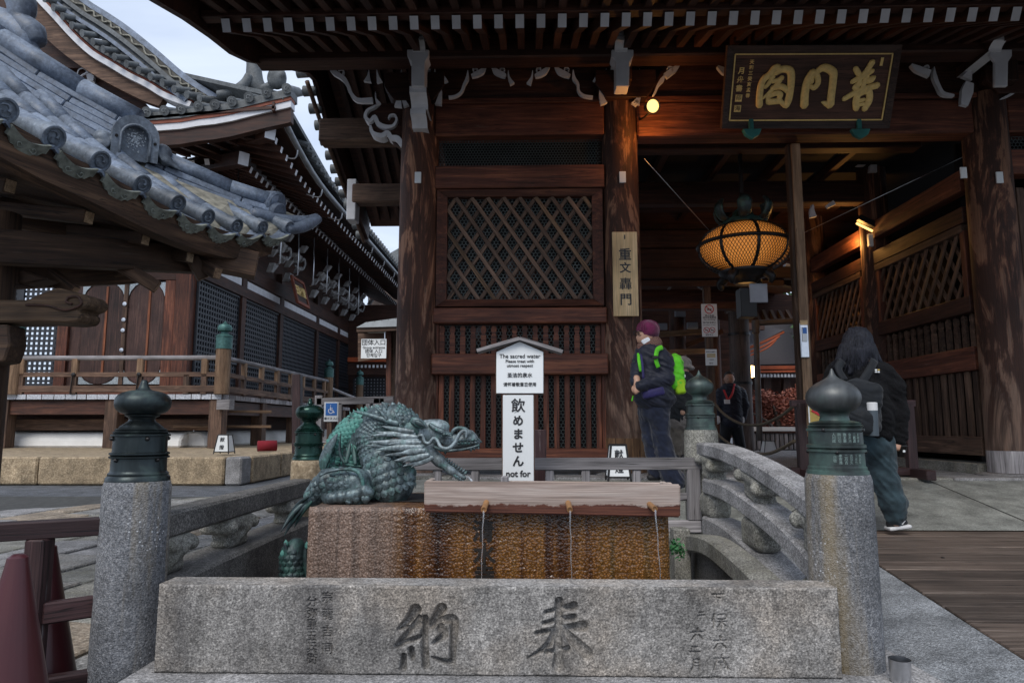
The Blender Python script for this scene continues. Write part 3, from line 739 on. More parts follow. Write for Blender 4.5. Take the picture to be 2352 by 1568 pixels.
# right-hand bay of the facade (only its edge is in the picture)
beam('tie_beam', (PX[2] + .2, 7.98, Z(390)), (10, 7.98, Z(390)), .2, .3, 'wood_red', gate)
block('frame_post', (5.80, 7.98, 3.1), (.09, .12, 1.5), 'wood_mid', gate)
beam('tie_beam', (PX[2] + .2, 7.98, 2.35), (10, 7.98, 2.35), .2, .2, 'wood_red', gate)
hexmesh('wire_mesh', 5.75, 7.6, Z(375), Z(325), .05, 8.03, gate)
rw = beam('lattice_window', (5.76, 7.98, 3.78), (9, 7.98, 3.78), .1, .1, 'wood_mid', gate)
lattice(5.85, 8.2, 2.45, 3.72, 10, 1.45, .046, .03, lambda u, v, l: V((u, 8.0 + l, v)), rw, ('wood_mid', 'wood_sign', .3), (0, .031))
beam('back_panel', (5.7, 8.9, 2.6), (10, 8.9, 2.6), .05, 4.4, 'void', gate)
for k in range(16): beam('slat', (5.9 + k * .13, 8, .8), (5.9 + k * .13, 8, 2.25), .06, .04, 'wood_red', gate, up=(0, 1, 0))

# rafters, roof, barge boards ------------------------------------------------
sl = .53; rz = lambda y: 4.772 + .058 + sl * (y - 6.0)
N = 58; pit = .1995
bme = None
for k in range(N):
    x = at(519, 60, 6).x + k * pit
    beam('rafter', (x, 6.0, rz(6.0)), (x, 9.35, rz(9.35)), .08, .118, 'wood_dark', gate, bev=0, end='white', endside=-1)
    beam('flying_rafter', (x, 4.55, 4.58), (x, 7.3, 5.36), .075, .10, 'wood_dark', gate, bev=0, end='white', endside=-1)
    if k < 9: beam('rafter', (x, 9.45, 6.52), (x, 12.6, 4.98), .08, .118, 'wood_dark', gate, bev=0)
beam('eave_board', (-3.1, 6.02, rz(6.0) + .105), (9, 6.02, rz(6.0) + .105), .12, .07, 'wood_dark', gate)
prof = [(4.4, 4.60), (5.3, 4.83), (6.1, 5.08), (7.3, 5.60), (9.4, 6.66), (12.9, 4.93), (13.0, 5.3), (9.4, 7.3), (6.2, 5.65), (4.35, 4.95)]
prism('roof', [(-3.08, y, z) for y, z in prof], (13.2, 0, 0), 'wood_dark', gate)
tops = [(13.02, 5.34), (9.4, 7.35), (6.2, 5.70), (4.33, 5.0)]
vs, fs = [], []
for j in range(64):
    xx_ = -3.1 + j * .2
    v_, f_ = tube_v([(xx_, y, z) for y, z in tops], .07, 6); o = len(vs); vs += v_; fs += [tuple(i + o for i in f) for f in f_]
link('roof_tiles', mesh_from('roof_tiles', vs, fs, 'tile_old', None, True), gate)['kind'] = 'stuff'
bl = [(4.38, 4.36), (5.25, 4.60), (5.8, 4.77), (6.32, 4.90), (6.77, 4.99), (7.2, 5.14), (9.14, 6.06), (9.45, 6.12), (10.41, 5.57), (12.21, 4.90), (12.9, 4.66)]
bu = [(13.0, 5.28), (9.4, 7.25), (6.2, 5.6), (4.33, 4.95)]
prism('barge_board', [(-3.12, y, z) for y, z in bl + bu], (-.07, 0, 0), 'wood_dark', gate)
tube('gutter_bamboo', [(-3.21, y, z + .02) for y, z in [(9.3, 6.0), (10.41, 5.52), (12.21, 4.86), (12.9, 4.6)]], .035, 'wood_mid', gate)
for k in range(13):
    t = k / 12; y = 9.3 + 3.6 * t; z = 6.06 + (4.66 - 6.06) * t + (-.06 * math.sin(math.pi * t))
    lathe('edge_tile', [(.07, -.1), (.08, .1), (.01, .101)], 'tile_old', gate, Matrix.Translation((-3.26, y, z + .1)) @ Matrix.Rotation(R(-90), 4, 'Y'), 14)

xg0, xg1 = at(1798, 600, 12.95).x, at(1886, 600, 12.95).x
for a, b, z0, z1 in ((-1.3, xg0, 3.72, 5.3), (xg0, xg1, 4.5, 5.3), (xg1, 10, 3.9, 5.3), (5.5, 10, 0.5, 3.9)): prism('end_wall', [(a, 12.95, z0), (b, 12.95, z0), (b, 12.95, z1), (a, 12.95, z1)], (0, .06, 0), 'wood_dark', gate)
# white-edged bracket work -----------------------------------------------------
z4 = lambda a, b, y=7.74: at((750 + a / 2.767) * .9408, b / 2.767 * .9408, y)
z6 = lambda a, b, y=7.74: at((1500 + a / 2.24) * .9408, b / 2.24 * .9408, y)
U4 = .9408 / 2.767 * 7.74 / 1600; U6 = .9408 / 2.24 * 7.74 / 1600
def trims(lst, f, U, y=7.74, d=.05):
    for q in lst:
        v, fc = ribbon_v([f(a, b, y) for a, b, c in q], [c * U for a, b, c in q], d, sm=4)
        link('white_trim', mesh_from('white_trim', v, fc, 'white'), gate)
trims([[(155, 460, 20), (185, 490, 38), (245, 530, 34), (275, 580, 26), (295, 630, 25), (340, 675, 32), (440, 675, 40)],
 [(238, 505, 8), (243, 475, 9), (225, 460, 8), (208, 468, 7), (214, 482, 5)],
 [(415, 470, 2), (412, 510, 15), (405, 550, 55)], [(470, 470, 2), (475, 510, 15), (487, 552, 40)], [(637, 470, 2), (632, 515, 15), (622, 552, 45)],
 [(862, 460, 2), (860, 505, 15), (852, 550, 38)], [(922, 510, 2), (930, 530, 18), (938, 552, 30)], [(460, 620, 2), (462, 660, 8), (480, 700, 35)],
 [(618, 610, 2), (620, 660, 30), (612, 720, 55)], [(638, 620, 2), (645, 660, 20), (668, 715, 40)], [(905, 560, 2), (900, 630, 20), (885, 705, 50)],
 [(1085, 475, 2), (1080, 530, 25), (1060, 570, 20), (1040, 620, 18), (1000, 648, 16), (955, 655, 18)],
 [(1205, 445, 10), (1180, 480, 40), (1140, 500, 40), (1110, 512, 24)], [(1148, 485, 7), (1146, 458, 8), (1128, 455, 7), (1118, 470, 6), (1126, 482, 4)],
 [(1248, 445, 10), (1275, 480, 40), (1315, 500, 40), (1340, 512, 24)], [(1304, 485, 7), (1306, 458, 8), (1324, 455, 7), (1334, 470, 6), (1326, 482, 4)],
 [(1358, 475, 2), (1362, 520, 15), (1385, 565, 35)], [(1523, 475, 2), (1518, 520, 15), (1497, 565, 35)],
 [(1638, 445, 10), (1605, 480, 40), (1570, 500, 40), (1540, 512, 24)], [(1578, 485, 7), (1576, 458, 8), (1558, 455, 7), (1548, 470, 6), (1556, 482, 4)],
 [(1675, 445, 10), (1705, 480, 40), (1745, 500, 40), (1775, 512, 24)], [(1738, 485, 7), (1740, 458, 8), (1758, 455, 7), (1770, 470, 6), (1762, 482, 4)],
 [(1797, 470, 2), (1802, 525, 25), (1828, 565, 20), (1835, 615, 18), (1870, 645, 18), (1930, 655, 20)],
 [(1955, 510, 2), (1945, 545, 30)], [(2020, 460, 2), (2025, 510, 20), (2035, 548, 35)],
 [(1982, 565, 2), (1985, 640, 30), (2005, 700, 50)], [(2248, 565, 2), (2245, 640, 20), (2225, 700, 45)]], z4, U4)
trims([[(355, 356, 8), (325, 380, 35), (280, 415, 35)], [(318, 388, 7), (316, 368, 7), (298, 364, 6), (288, 378, 5)],
 [(275, 410, 2), (262, 435, 25), (240, 465, 15), (225, 500, 12), (212, 520, 6)], [(138, 375, 2), (140, 420, 20), (150, 440, 25)], [(138, 500, 3), (128, 540, 20), (108, 570, 34)],
 [(565, 360, 10), (600, 385, 40), (640, 400, 40)], [(1625, 352, 12), (1660, 375, 40), (1728, 402, 45)], [(1690, 380, 7), (1700, 362, 8), (1716, 358, 7), (1722, 372, 6)],
 [(1750, 365, 2), (1755, 420, 25), (1775, 470, 22), (1800, 510, 25), (1860, 522, 14)], [(1945, 362, 5), (1942, 395, 30), (1930, 428, 60)],
 [(1945, 450, 45), (1932, 500, 66), (1915, 575, 40)], [(2240, 430, 4), (2215, 480, 16), (2170, 515, 14), (2115, 540, 4)]], z6, U6)
# carved scroll nose on the corner pillar
trims([[(490, 690, 6), (460, 715, 16), (405, 745, 20), (392, 790, 26), (425, 815, 26), (455, 785, 26), (475, 830, 34), (520, 855, 36), (575, 850, 20), (602, 812, 18), (590, 775, 14), (558, 778, 12), (548, 800, 8)],
 [(425, 845, 14), (440, 895, 30), (500, 915, 36), (540, 895, 36), (565, 925, 34), (610, 935, 42), (645, 985, 34)]], lambda a, b, y: z4(a, b, y), U4, 7.9, .16)
prism('bracket_nose', [z4(a, b, 7.96) for a, b in [(480, 700), (400, 790), (440, 890), (530, 925), (650, 1010), (680, 900), (650, 700)]], (0, .12, 0), 'wood_dark', gate)
# arms that jut out over the pillars, white on their worn undersides
def arm(px0, px1, py0, py1, yF, wpt, bow):
    """squared bracket arm running back from yF; its lower front is scooped"""
    a, b = at(px0, (py0 + py1) / 2, yF).x, at(px1, (py0 + py1) / 2, yF).x; zt, zb = at((px0 + px1) / 2, py0, yF).z, at((px0 + px1) / 2, py1, yF + wpt).z
    pts = [(a, yF, zt), (a, yF, zt - (zt - zb) * .35)]
    for k in range(1, 6): t = k / 5; pts.append((a, yF + wpt * t ** .7 + bow * math.sin(math.pi * t), zt - (zt - zb) * (.35 + .65 * t)))
    pts += [(a, 7.9, zb), (a, 7.9, zt)]
    bm = bmesh.new(); vs, fs = prism_v(pts, (b - a, 0, 0)); bv = [bm.verts.new(v) for v in vs]
    for f in fs: bm.faces.new([bv[i] for i in f])
    bmesh.ops.recalc_face_normals(bm, faces=bm.faces)
    for f in bm.faces:
        if abs(f.normal.x) < .5 and f.normal.z < .5 and f.calc_center_median().y < 7.8: f.material_index = 1
    bmesh.ops.triangulate(bm, faces=[f for f in bm.faces if len(f.verts) > 4])
    return bm_obj('projecting_arm', bm, ['wood_dark', 'white'], gate)
for cx, low in ((960, 1), (1430, 0), (2300, 0)):
    k = 1.0
    arm(cx - 16 * k, cx + 14 * k, 84, 118, 7.22, .10, .02)
    block('bearing_block', at(cx, 80, 7.28) + V((0, .08, 0)), (.20, .24, .06), 'white', gate, .012)
    f = [(cx - 25 * k, 114), (cx + 25 * k, 114), (cx + 25 * k, 128), (cx + 16 * k, 142), (cx + 15 * k, 198), (cx - 15 * k, 198), (cx - 15 * k, 142), (cx - 25 * k, 128)]
    prism('bearing_block', [at(a, b, 7.33) for a, b in f], (0, .2 if cx < 2000 else .04, 0), 'white', gate, .006)
    block('bracket_arm', at(cx, 160, 7.72), (.17, .30, .42), 'wood_dark', gate)
    if low:
        arm(cx - 20, cx + 19, 198, 252, 7.38, .15, .03); arm(cx - 18, cx + 18, 250, 295, 7.52, .15, .02)
    # daito block on the pillar head
    prism('pillar_block', [(at(cx, 200, 8).x + dx_, 7.72, z) for dx_, z in ((-.36, 5.28), (.36, 5.28), (.36, 5.1), (.24, 4.93), (-.24, 4.93), (-.36, 5.1))], (0, .56, 0), 'wood_dark', gate, .008)

# inside of the gate -----------------------------------------------------------
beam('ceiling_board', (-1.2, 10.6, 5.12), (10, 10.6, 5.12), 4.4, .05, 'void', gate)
for y, z, h in ((9.2, 4.95, .2), (10.6, 4.72, .36), (11.7, 4.9, .18), (12.9, 4.62, .34), (12.9, 3.95, .22)):
    beam('cross_beam', (1.1, y, z), (5.4, y, z), .22, h, 'wood_dark', gate, bev=.015)
for x in (2.0, 2.9, 3.8, 4.7): beam('ceiling_joist', (x, 8.2, 5.03), (x, 12.8, 5.03), .1, .12, 'wood_dark', gate)
z7 = lambda a, b, y: at((1540 + a / 3.0947) * .9408, (340 + b / 3.0947) * .9408, y)
U7 = .9408 / 3.0947 * 9.6 / 1600
trims([[(70, 50, 20), (100, 30, 34), (125, 22, 8)], [(365, 25, 10), (400, 45, 38), (450, 62, 34)], [(470, 62, 3), (475, 85, 14), (492, 108, 30)], [(600, 92, 6), (640, 55, 30), (700, 30, 10)],
 [(950, 25, 10), (990, 45, 36), (1040, 62, 32)], [(1062, 60, 3), (1066, 85, 14), (1080, 110, 30)], [(1535, 25, 12), (1580, 42, 36), (1630, 55, 30)],
 [(1648, 30, 3), (1655, 85, 32), (1685, 150, 28), (1720, 185, 26), (1775, 190, 10)], [(1855, 28, 6), (1862, 80, 45), (1870, 100, 30)], [(1845, 120, 14), (1838, 180, 50), (1835, 245, 60)],
 [(2050, 25, 60), (2040, 80, 66), (1970, 140, 30)], [(1378, 490, 6), (1375, 540, 34), (1385, 585, 50)], [(1540, 475, 40), (1490, 505, 30)]], z7, U7, 10.35, .08)
# side wall of the passage: posts, beams, lattice, balusters, slats
sx = 5.38
def side(py, px=2150): return atx(px, py, sx).z
for (ya, yb, tag_) in ((8.22, 10.40, 0), (10.80, 12.70, 1)):
    sw = beam('side_panel', (sx, ya, 2.52), (sx, yb, 2.52), .16, .20, 'wood_dark', gate)
    for z, h, m in ((3.62, .2, 'wood_dark'), (1.86, .28, 'wood_red'), (.82, .22, 'wood_mid'), (4.05, .26, 'wood_red')):
        beam('side_rail', (sx, ya, z), (sx, yb, z), .16, h, m, sw)
    beam('side_rail', (sx - .02, ya + .05, 3.46), (sx - .02, yb, 3.46), .12, .10, 'wood_mid', sw)
    for y in (ya + .07, yb - .07): block('side_post', (sx - .02, y, 3.0), (.10, .09, .86), 'wood_red', sw)
    lattice(ya + .1, yb - .1, 2.62, 3.42, 9, 1.5, .05, .03, lambda u, v, l: V((sx - .03 + l, u, v)), sw, ('wood_lattice', 'wood_pole', .15), (0, .05))
    for k in range(13):
        y = ya + .12 + k * (yb - ya - .24) / 12
        spade('baluster', y, 0, 2.0, 2.42, .075, sw, rx=sx) if False else prism('baluster', [(sx, y + a * .045, 2.0 + b * .42) for a, b in ((-1, 0), (-1, .62), (-.6, .7), (-1, .8), (-.9, .93), (0, 1), (.9, .93), (1, .8), (.6, .7), (1, .62), (1, 0))], (.03, 0, 0), 'wood_mid', sw)
        beam('slat', (sx, y, .92), (sx, y, 1.72), .04, .09, 'wood_mid', sw, up=(0, 1, 0))
    block('side_sill', (sx + .05, (ya + yb) / 2, .56), (.4, yb - ya, .12), 'granite_moss', sw)
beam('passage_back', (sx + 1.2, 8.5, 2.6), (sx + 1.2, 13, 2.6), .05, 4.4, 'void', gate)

# ------------------------------------------------------------------ name plaque
plq = thing('name_plaque', 'large dark plaque with three gilded brush characters hung under the gate eaves', 'plaque', (3.5, 7.5, 5.2))
TL, TR, BL, BR = at(1669.5, 105, 7.12), at(2071.4, 102, 7.12), at(1652.7, 297, 7.62), at(2041, 295, 7.62)
pu = (TR - TL).normalized(); pv = ((TL - BL)); pv = (pv - pu * pv.dot(pu)).normalized(); pn = pu.cross(pv); pn = -pn if pn.y > 0 else pn
def onplane(px, py, off=0.):
    d = _F + _Rt * ((px - 1176) / FPX) + _U * ((784 - py) / FPX); o = V((0, 0, CAM_Z)); P0 = TL + pn * off
    return o + d * ((P0 - o).dot(pn) / d.dot(pn))
zq = lambda a, b, off=.0: onplane((1760 + a / 5.113) * .9408, (90 + b / 5.113) * .9408, off)
MT['wood_plaque'] = wood('plaque board', (.055, .027, .02), (.12, .058, .04), (.17, .085, .058), bump=.4, scuff=0)
MT['wood_plaquefr'] = wood('plaque frame', (.045, .028, .024), (.085, .052, .042), (.12, .08, .065), scuff=0)
c4 = [zq(80, 108), zq(2258, 98), zq(2095, 1140), zq(5, 1145)]
prism('board', [zq(150, 190, -.006), zq(2185, 182, -.006), zq(2040, 1070, -.006), zq(70, 1078, -.006)], -pn * .05, 'wood_plaque', plq)
ins_ = [zq(165, 200), zq(2165, 190), zq(2025, 1055), zq(88, 1063)]
for k in range(4):
    k2 = (k + 1) % 4
    prism('frame_side', [c4[k] + pn * .02, c4[k2] + pn * .02, ins_[k2] + pn * .004, ins_[k] + pn * .004], -pn * .08, 'wood_plaquefr', plq)
g4 = [(180, 220), (2145, 212), (2008, 1035), (106, 1045)]
for k in range(4):
    a, b = zq(*g4[k], .004), zq(*g4[(k + 1) % 4], .004); beam('gold_line', a, b, .014, .012, 'gold', plq, up=pn, bev=0)
UQ = .9408 / 5.113 * 7.5 / 1590
def brush(strokes, name):
    parts = []
    for pts, ws in strokes:
        n = 5; P = spline([zq(a, b, .006) for a, b in pts], n)
        ww = ws if isinstance(ws, (list, tuple)) else [ws] * len(pts)
        rr = [x * UQ * .62 for x in lerps(list(ww), n)]
        e0 = (P[0] - P[1]).normalized(); e1 = (P[-1] - P[-2]).normalized()
        P = [P[0] + e0 * rr[0] * .7] + P + [P[-1] + e1 * rr[-1] * .7]; rr = [rr[0] * .45] + rr + [rr[-1] * .45]
        parts.append(tube_v(P, rr, 10, .4, up=pn))
    link(name, mesh_from(name, *join_v(parts), 'gold', None, True), plq)
brush([([(1680, 395), (1710, 450), (1745, 505)], [58, 62, 50]), ([(1892, 315), (1830, 410), (1765, 490)], [66, 60, 50]), ([(1635, 565), (1770, 490), (1895, 425)], [50, 66, 50]),
 ([(1745, 500), (1715, 590), (1690, 660)], 55), ([(1830, 480), (1790, 570), (1770, 650)], 55), ([(1660, 640), (1700, 600), (1760, 580)], 50), ([(1830, 560), (1880, 530), (1915, 505)], [60, 75, 45]),
 ([(1535, 778), (1690, 690), (1830, 640), (1955, 605)], [55, 62, 66, 70]), ([(1720, 700), (1685, 800), (1690, 900)], [70, 74, 70]), ([(1730, 715), (1800, 685), (1850, 700), (1848, 800), (1790, 905)], [60, 60, 74, 76, 66]),
 ([(1720, 800), (1790, 785)], 42), ([(1725, 850), (1790, 840)], 40)], 'gilt_character')
brush([([(1150, 440), (1085, 540), (1050, 690), (1040, 860)], [80, 84, 86, 92]), ([(1140, 440), (1195, 470), (1213, 570), (1165, 635), (1115, 615)], [66, 60, 60, 60, 40]), ([(1145, 480), (1135, 570)], [50, 44]),
 ([(1205, 430), (1290, 385), (1395, 440), (1400, 540), (1378, 720), (1365, 850)], [60, 80, 90, 82, 82, 86]), ([(1360, 862), (1305, 832), (1255, 816)], [70, 55, 14])], 'gilt_character')
brush([([(560, 500), (505, 590), (482, 740), (480, 860)], [70, 72, 74, 76]), ([(545, 520), (610, 470), (665, 400), (715, 378)], [70, 70, 72, 70]), ([(680, 450), (765, 405), (850, 415), (878, 480), (868, 650), (842, 790), (812, 865)], [66, 74, 80, 82, 78, 80, 66]),
 ([(655, 490), (600, 580), (550, 635)], [52, 46, 36]), ([(640, 560), (720, 540), (765, 510)], [44, 50, 54]), ([(740, 545), (640, 660), (512, 782)], [52, 48, 18]), ([(640, 640), (760, 625), (850, 690)], [54, 66, 60]),
 ([(590, 720), (590, 825)], 52), ([(600, 745), (690, 705), (745, 725), (710, 790)], [46, 60, 60, 50]), ([(600, 815), (740, 800)], 66), ([(735, 800), (800, 865)], [50, 50])], 'gilt_character')
Mp = Matrix((pu, pv, pn)).transposed().to_4x4()
def plq_text(body, a, b, size, **k):
    M = Mp.copy(); M.translation = zq(a, b, .006 + k.pop('off', 0)); return lettering(body, M, size, k.pop('mat', 'gold'), plq, depth=.003, **k)
for i, ch in enumerate('天和三癸亥孟春'): plq_text(ch, 388 - i * 9, 318 + i * 70, .048, bold=.0012)
for i, ch in enumerate('月舟書'): plq_text(ch, 258 - i * 16, 430 + i * 110, .075, bold=.002)
for a, b, m in ((222, 768, 42), (208, 898, 42), (2010, 312, 0)):
    s = .075 if m else .03
    prism('seal', [zq(a, b, .008) + pu * i * s / 2 + pv * j * (.075 if m else .085) / 2 for i, j in ((-1, -1), (1, -1), (1, 1), (-1, 1))], -pn * .008, 'gold', plq)
    if m: plq_text('印' if b < 800 else '海', a, b, .06, off=.004, mat='wood_plaque')
for a in (370, 1715):
    p = zq(a, 1120, .02)
    block('hook', p + V((0, -.02, 0)), (.055, .03, .16), 'teal', plq)
    prism('hook', [p + V((dx_, -.06, dz_)) for dx_, dz_ in ((-.11, -.05), (.11, -.05), (.08, -.12), (0, -.17), (-.08, -.12))], (0, .06, 0), 'teal', plq, .008)

# wooden signboard, talismans, lamps -----------------------------------------------
p = at(1436, 629, 7.72)
sb = thing('wooden_signboard', 'tall pale wooden signboard with black brush characters on the middle gate pillar', 'signboard', p)
block('board', p, (.285, .035, .985), 'wood_sign', sb, .004)
for ch, dy, s in (('重', .215, .15), ('文', .06, .13), ('轟', -.13, .15), ('門', -.31, .145)): lettering(ch, facing(p + V((0, -.019, dy))), s, 'ink', sb, bold=.0006 if ch == '轟' else .0025)
block('mark', p + V((0, -.02, .43)), (.012, .006, .05), 'ink', sb, 0)
for a, b, y, lab in ((960, 408, 7.75, 'small white paper talisman on the swirly grained corner pillar'), (1430, 407, 7.77, 'scuffed white paper talisman above the wooden signboard'), (2296, 408, 7.74, 'bright white paper talisman on the front of the big right pillar'), (2213, 397, 7.9, 'narrow white paper talisman on the inner side of the big right pillar')):
    t = block('paper_talisman', at(a, b, y), (.075, .02, .135), 'signwhite', None, .003); tag(t, lab, 'talisman', 'paper talismans on the gate pillars')
lp = at(1499, 244, 7.35)
sp = thing('spot_lamp', 'lit round spotlight glowing orange beside the plaque', 'spotlight', lp)
Ml = Matrix.Translation(lp) @ V((.25, -1, -.35)).to_track_quat('Z', 'Y').to_matrix().to_4x4()
lathe('housing', [(.02, -.14), (.055, -.13), (.07, -.02), (.085, .02), (.078, .02), (.072, .004), (.001, .004)], 'blackmetal', sp, Ml, 20)
lathe('lens', [(.071, .005), (.06, .012), (.001, .016)], 'lamp', sp, Ml, 20)
tube('bracket', [lp + V((0, .12, 0)), lp + V((-.03, .3, .02)), lp + V((-.06, .52, .08))], .012, 'blackmetal', sp)
def lamp(loc, e, col, r=.05, kind='POINT', **k):
    l = bpy.data.lights.new('lamp_light', kind); o = bpy.data.objects.new('lamp_light', l); COL.objects.link(o); o.location = loc
    l.energy = e; l.color = col
    if kind == 'POINT': l.shadow_soft_size = r
    for a, b in k.items(): setattr(l, a, b)
    return o
lamp(lp + V((.02, .16, -.16)), 7, (1, .40, .07), .04)
lp2 = at(1984, 521, 10.3)
st_ = thing('strip_lamp', 'short lit strip light under a dark hood on the passage wall', 'lamp', lp2)
beam('tube_light', lp2 + V((-.11, 0, .06)), lp2 + V((.13, 0, -.07)), .03, .03, 'lamp', st_)
beam('hood', lp2 + V((-.06, .03, .16)), lp2 + V((.20, .03, .02)), .1, .09, 'blackmetal', st_)
lamp(lp2 + V((.0, .55, -.12)), 17, (1, .48, .12), .08)
block('switch_box', at(1999, 552, 10.35), (.07, .06, .2), 'signwhite', st_)
# ================================================================== FOUNTAIN ENCLOSURE
Lx, Rx, Fy, By = -1.519, 1.168, 2.66, 4.72
def finial(parent, x, y, z0, r, mat, H, flat=1., inscr=False, mats=None, studs=True):
    """onion shaped metal cap: bell, ribbed collar, neck and bulb. z0: foot, H: total height"""
    if flat == 1.:
        P = [(1.14, 0), (1.13, .03), (1.06, .05), (1.07, .068), (1.0, .085), (.985, .10), (.975, .215), (1.06, .222), (1.065, .236), (.985, .246), (1.06, .256), (1.06, .272), (.965, .28), (.955, .43), (1.05, .437), (1.05, .452), (.95, .46), (1.0, .475), (.90, .487), (.93, .50), (.80, .515), (.76, .53), (.60, .56), (.50, .58), (.46, .60), (.50, .622), (.60, .632), (.62, .645)]
        P += [(.40 + .61 * max(0, 1 - abs((.765 - z) / .122) ** 2.3) ** .5, z) for z in [.648 + .0196 * i for i in range(13)]] + [(.30, .895), (.215, .912), (.175, .935), (.14, .965), (.12, .985), (.07, .998), (.001, 1.)]
    else:
        P = [(1.12, 0), (1.11, .03), (1.05, .04), (1.05, .065), (1.0, .078), (.985, .20), (1.06, .207), (1.06, .225), (.985, .236), (1.06, .246), (1.06, .27), (.975, .28), (.965, .395), (1.04, .402), (1.04, .422), (.95, .431), (1.01, .45), (.90, .462), (.94, .475), (.80, .488), (.55, .50), (.52, .53), (.53, .56), (.60, .585), (.70, .592)]
        P += [(.70 + .31 * math.sin(math.pi / 2 * i / 6) ** .8, .595 + .125 * (i / 6) ** 1.15) for i in range(1, 7)] + [(1.0, .745), (.955, .775), (.87, .805), (.74, .835), (.57, .862), (.40, .884), (.26, .903), (.165, .923), (.10, .95), (.06, .98), (.03, .998), (.001, 1.)]
    k = H; prof = [(r * a_, b_ * k) for a_, b_ in P]; bulb = []
    f = lathe('finial', prof + bulb, mat, parent, Matrix.Translation((x, y, z0)), 48)
    if studs:
        for row, zz_ in ((0, .205), (1, .41)):
            for q in range(4):
                a = R(-112 + 90 * q + 45 * row + (20 if row else 0)); v = V((math.cos(a), math.sin(a), 0))
                lathe('stud', [(r * .085, 0), (r * .08, .006), (r * .04, .011), (.0005, .012)], 'blackmetal', f, Matrix.Translation(V((x, y, z0 + zz_ * k)) + v * r * .963) @ v.to_track_quat('Z', 'Y').to_matrix().to_4x4(), 10)
    return f
def stone_post(x, y, r, ztop, zbot, mat, parent, bulge=1.05):
    rnd = random.Random(int(x * 100 + y * 7)); prof = [(.02, ztop + .002), (r * .86, ztop + .0), (r * .95, ztop - .006), (r * .995, ztop - .025)]
    n = 14
    for i in range(n + 1): t = i / n; prof.append((r * (1 + (bulge - 1) * t) * (1 + rnd.uniform(-.004, .004)), ztop - .04 - (ztop - .04 - zbot) * t))
    prof.reverse(); return lathe('stone_shaft', prof, mat, parent, Matrix.Translation((x, y, 0)), 40)
MT['bronze_green'] = bronze('green brown collar bronze', (.052, .062, .060), (.050, .098, .082), .7, .26, (.45, .62), 5)
posts = []
for (x, y, cap0, tip, half, mat, fl, st_mat, zb, lab) in (
    (Lx, Fy, 1108, 872, 60, 'bronze', 1., 'granite_post', .06, 'front left round stone post with dark green onion finial, beside the maroon fence'),
    (Rx, Fy, 1092, 846, 59, 'bronze_brown', 0., 'granite_post', .1, 'front right round stone post with brown onion finial and engraved columns of writing'),
    (Lx, By, 1057, 914, 32, 'bronze_wet', 1., 'granite_tan', .0, 'rear stone post with glossy deep green finial left of the dragon'),
    (Rx, By, 987, 850, 32, 'bronze_dull', 0., 'granite_moss', .2, 'rear stone post with verdigris finial behind the arched railing')):
    pr = thing('railing_post', lab, 'post', (x, y, zb), 'finial posts around the fountain'); posts.append(pr)
    px = 1215 + x * 1568 / y
    z0, z1 = at(px, cap0, y - .12).z, at(px, tip, y).z
    r = half * y / 1600
    stone_post(x, y, r * 1.2, z0 + .004, zb, st_mat, pr)
    fn = finial(pr, x, y, z0, r, mat, z1 - z0, fl)
    if mat == 'bronze_brown':
        fn.data.materials.append(MT['bronze_green'])
        for pl in fn.data.polygons:
            if pl.center.z < (z1 - z0) * .575: pl.material_index = 1
    if mat == 'bronze_brown':
        H = z1 - z0; rr = r * .978
        for row, (zc_, cols) in enumerate(((.337, ['天和寺', '二新道', '金水池', '施主衆', '願以功', '人川成']), (.142, ['明治年', '下本也', '吉信久', '二月吉', '奉寄進', '日敬']))):
            for ci, c in enumerate(cols):
                a = R(-62 - ci * 11); v = V((math.cos(a), math.sin(a), 0))
                M = Matrix.Translation(V((x, y, z0 + zc_ * H)) + v * rr * (1.0 if row == 0 else 1.03)) @ Matrix.Rotation(a + R(90), 4, 'Z') @ Matrix.Rotation(R(90), 4, 'X')
                o = link('inscription', text_me('\n'.join(c), .0125, 'finial_pale' if 'finial_pale' in MT else 'white', depth=.0006, ls=.95), fn, M)
MT['finial_pale'] = plain('worn bright incision', (.22, .30, .28), .5, .3)
for o in list(W):
    if o.name.startswith('inscription'): o.data.materials[0] = MT['finial_pale']

# carved front slab: a fine relief grid whose strokes are cut into the stone -------------
sx0, sx1, sz0, sz1, sy = at(357, 1450, 2.5).x, at(1931, 1450, 2.5).x, at(1150, 1552, 2.5).z, at(1150, 1346, 2.5).z, 2.5
slab = thing('carved_stone_slab', 'grey granite fountain front slab carved with large brush characters', 'stone slab', ((sx0 + sx1) / 2, sy, sz0))
nx_, nz_ = 900, 124
gx = np.linspace(sx0, sx1, nx_); gz = np.linspace(sz0, sz1, nz_); GX, GZ = np.meshgrid(gx, gz)
D = np.zeros_like(GX)
s8 = lambda a, b: at((900 + a / 1.8816) * .9408, (1380 + b / 1.8816) * .9408, sy)
US = .9408 / 1.8816 * 2.5 / 1640
def carve(strokes, depth, soft):
    global D
    best = np.full_like(GX, 9.)
    for pts, ws in strokes:
        P = spline([s8(a, b) for a, b in pts], 4); ww = lerps([w_ * US / 2 for w_ in (ws if isinstance(ws, (list, tuple)) else [ws] * len(pts))], 4)
        for i in range(len(P) - 1):
            a, b = P[i], P[i + 1]; bx_, bz_ = b.x - a.x, b.z - a.z; l2 = bx_ * bx_ + bz_ * bz_ + 1e-12
            t = np.clip(((GX - a.x) * bx_ + (GZ - a.z) * bz_) / l2, 0, 1)
            best = np.minimum(best, np.hypot(GX - a.x - t * bx_, GZ - a.z - t * bz_) - 1.12 * (ww[i] + (ww[i + 1] - ww[i]) * t))
    t = np.clip(-best / soft + .15, 0, 1); D = np.maximum(D, depth * (t * t * (3 - 2 * t)))
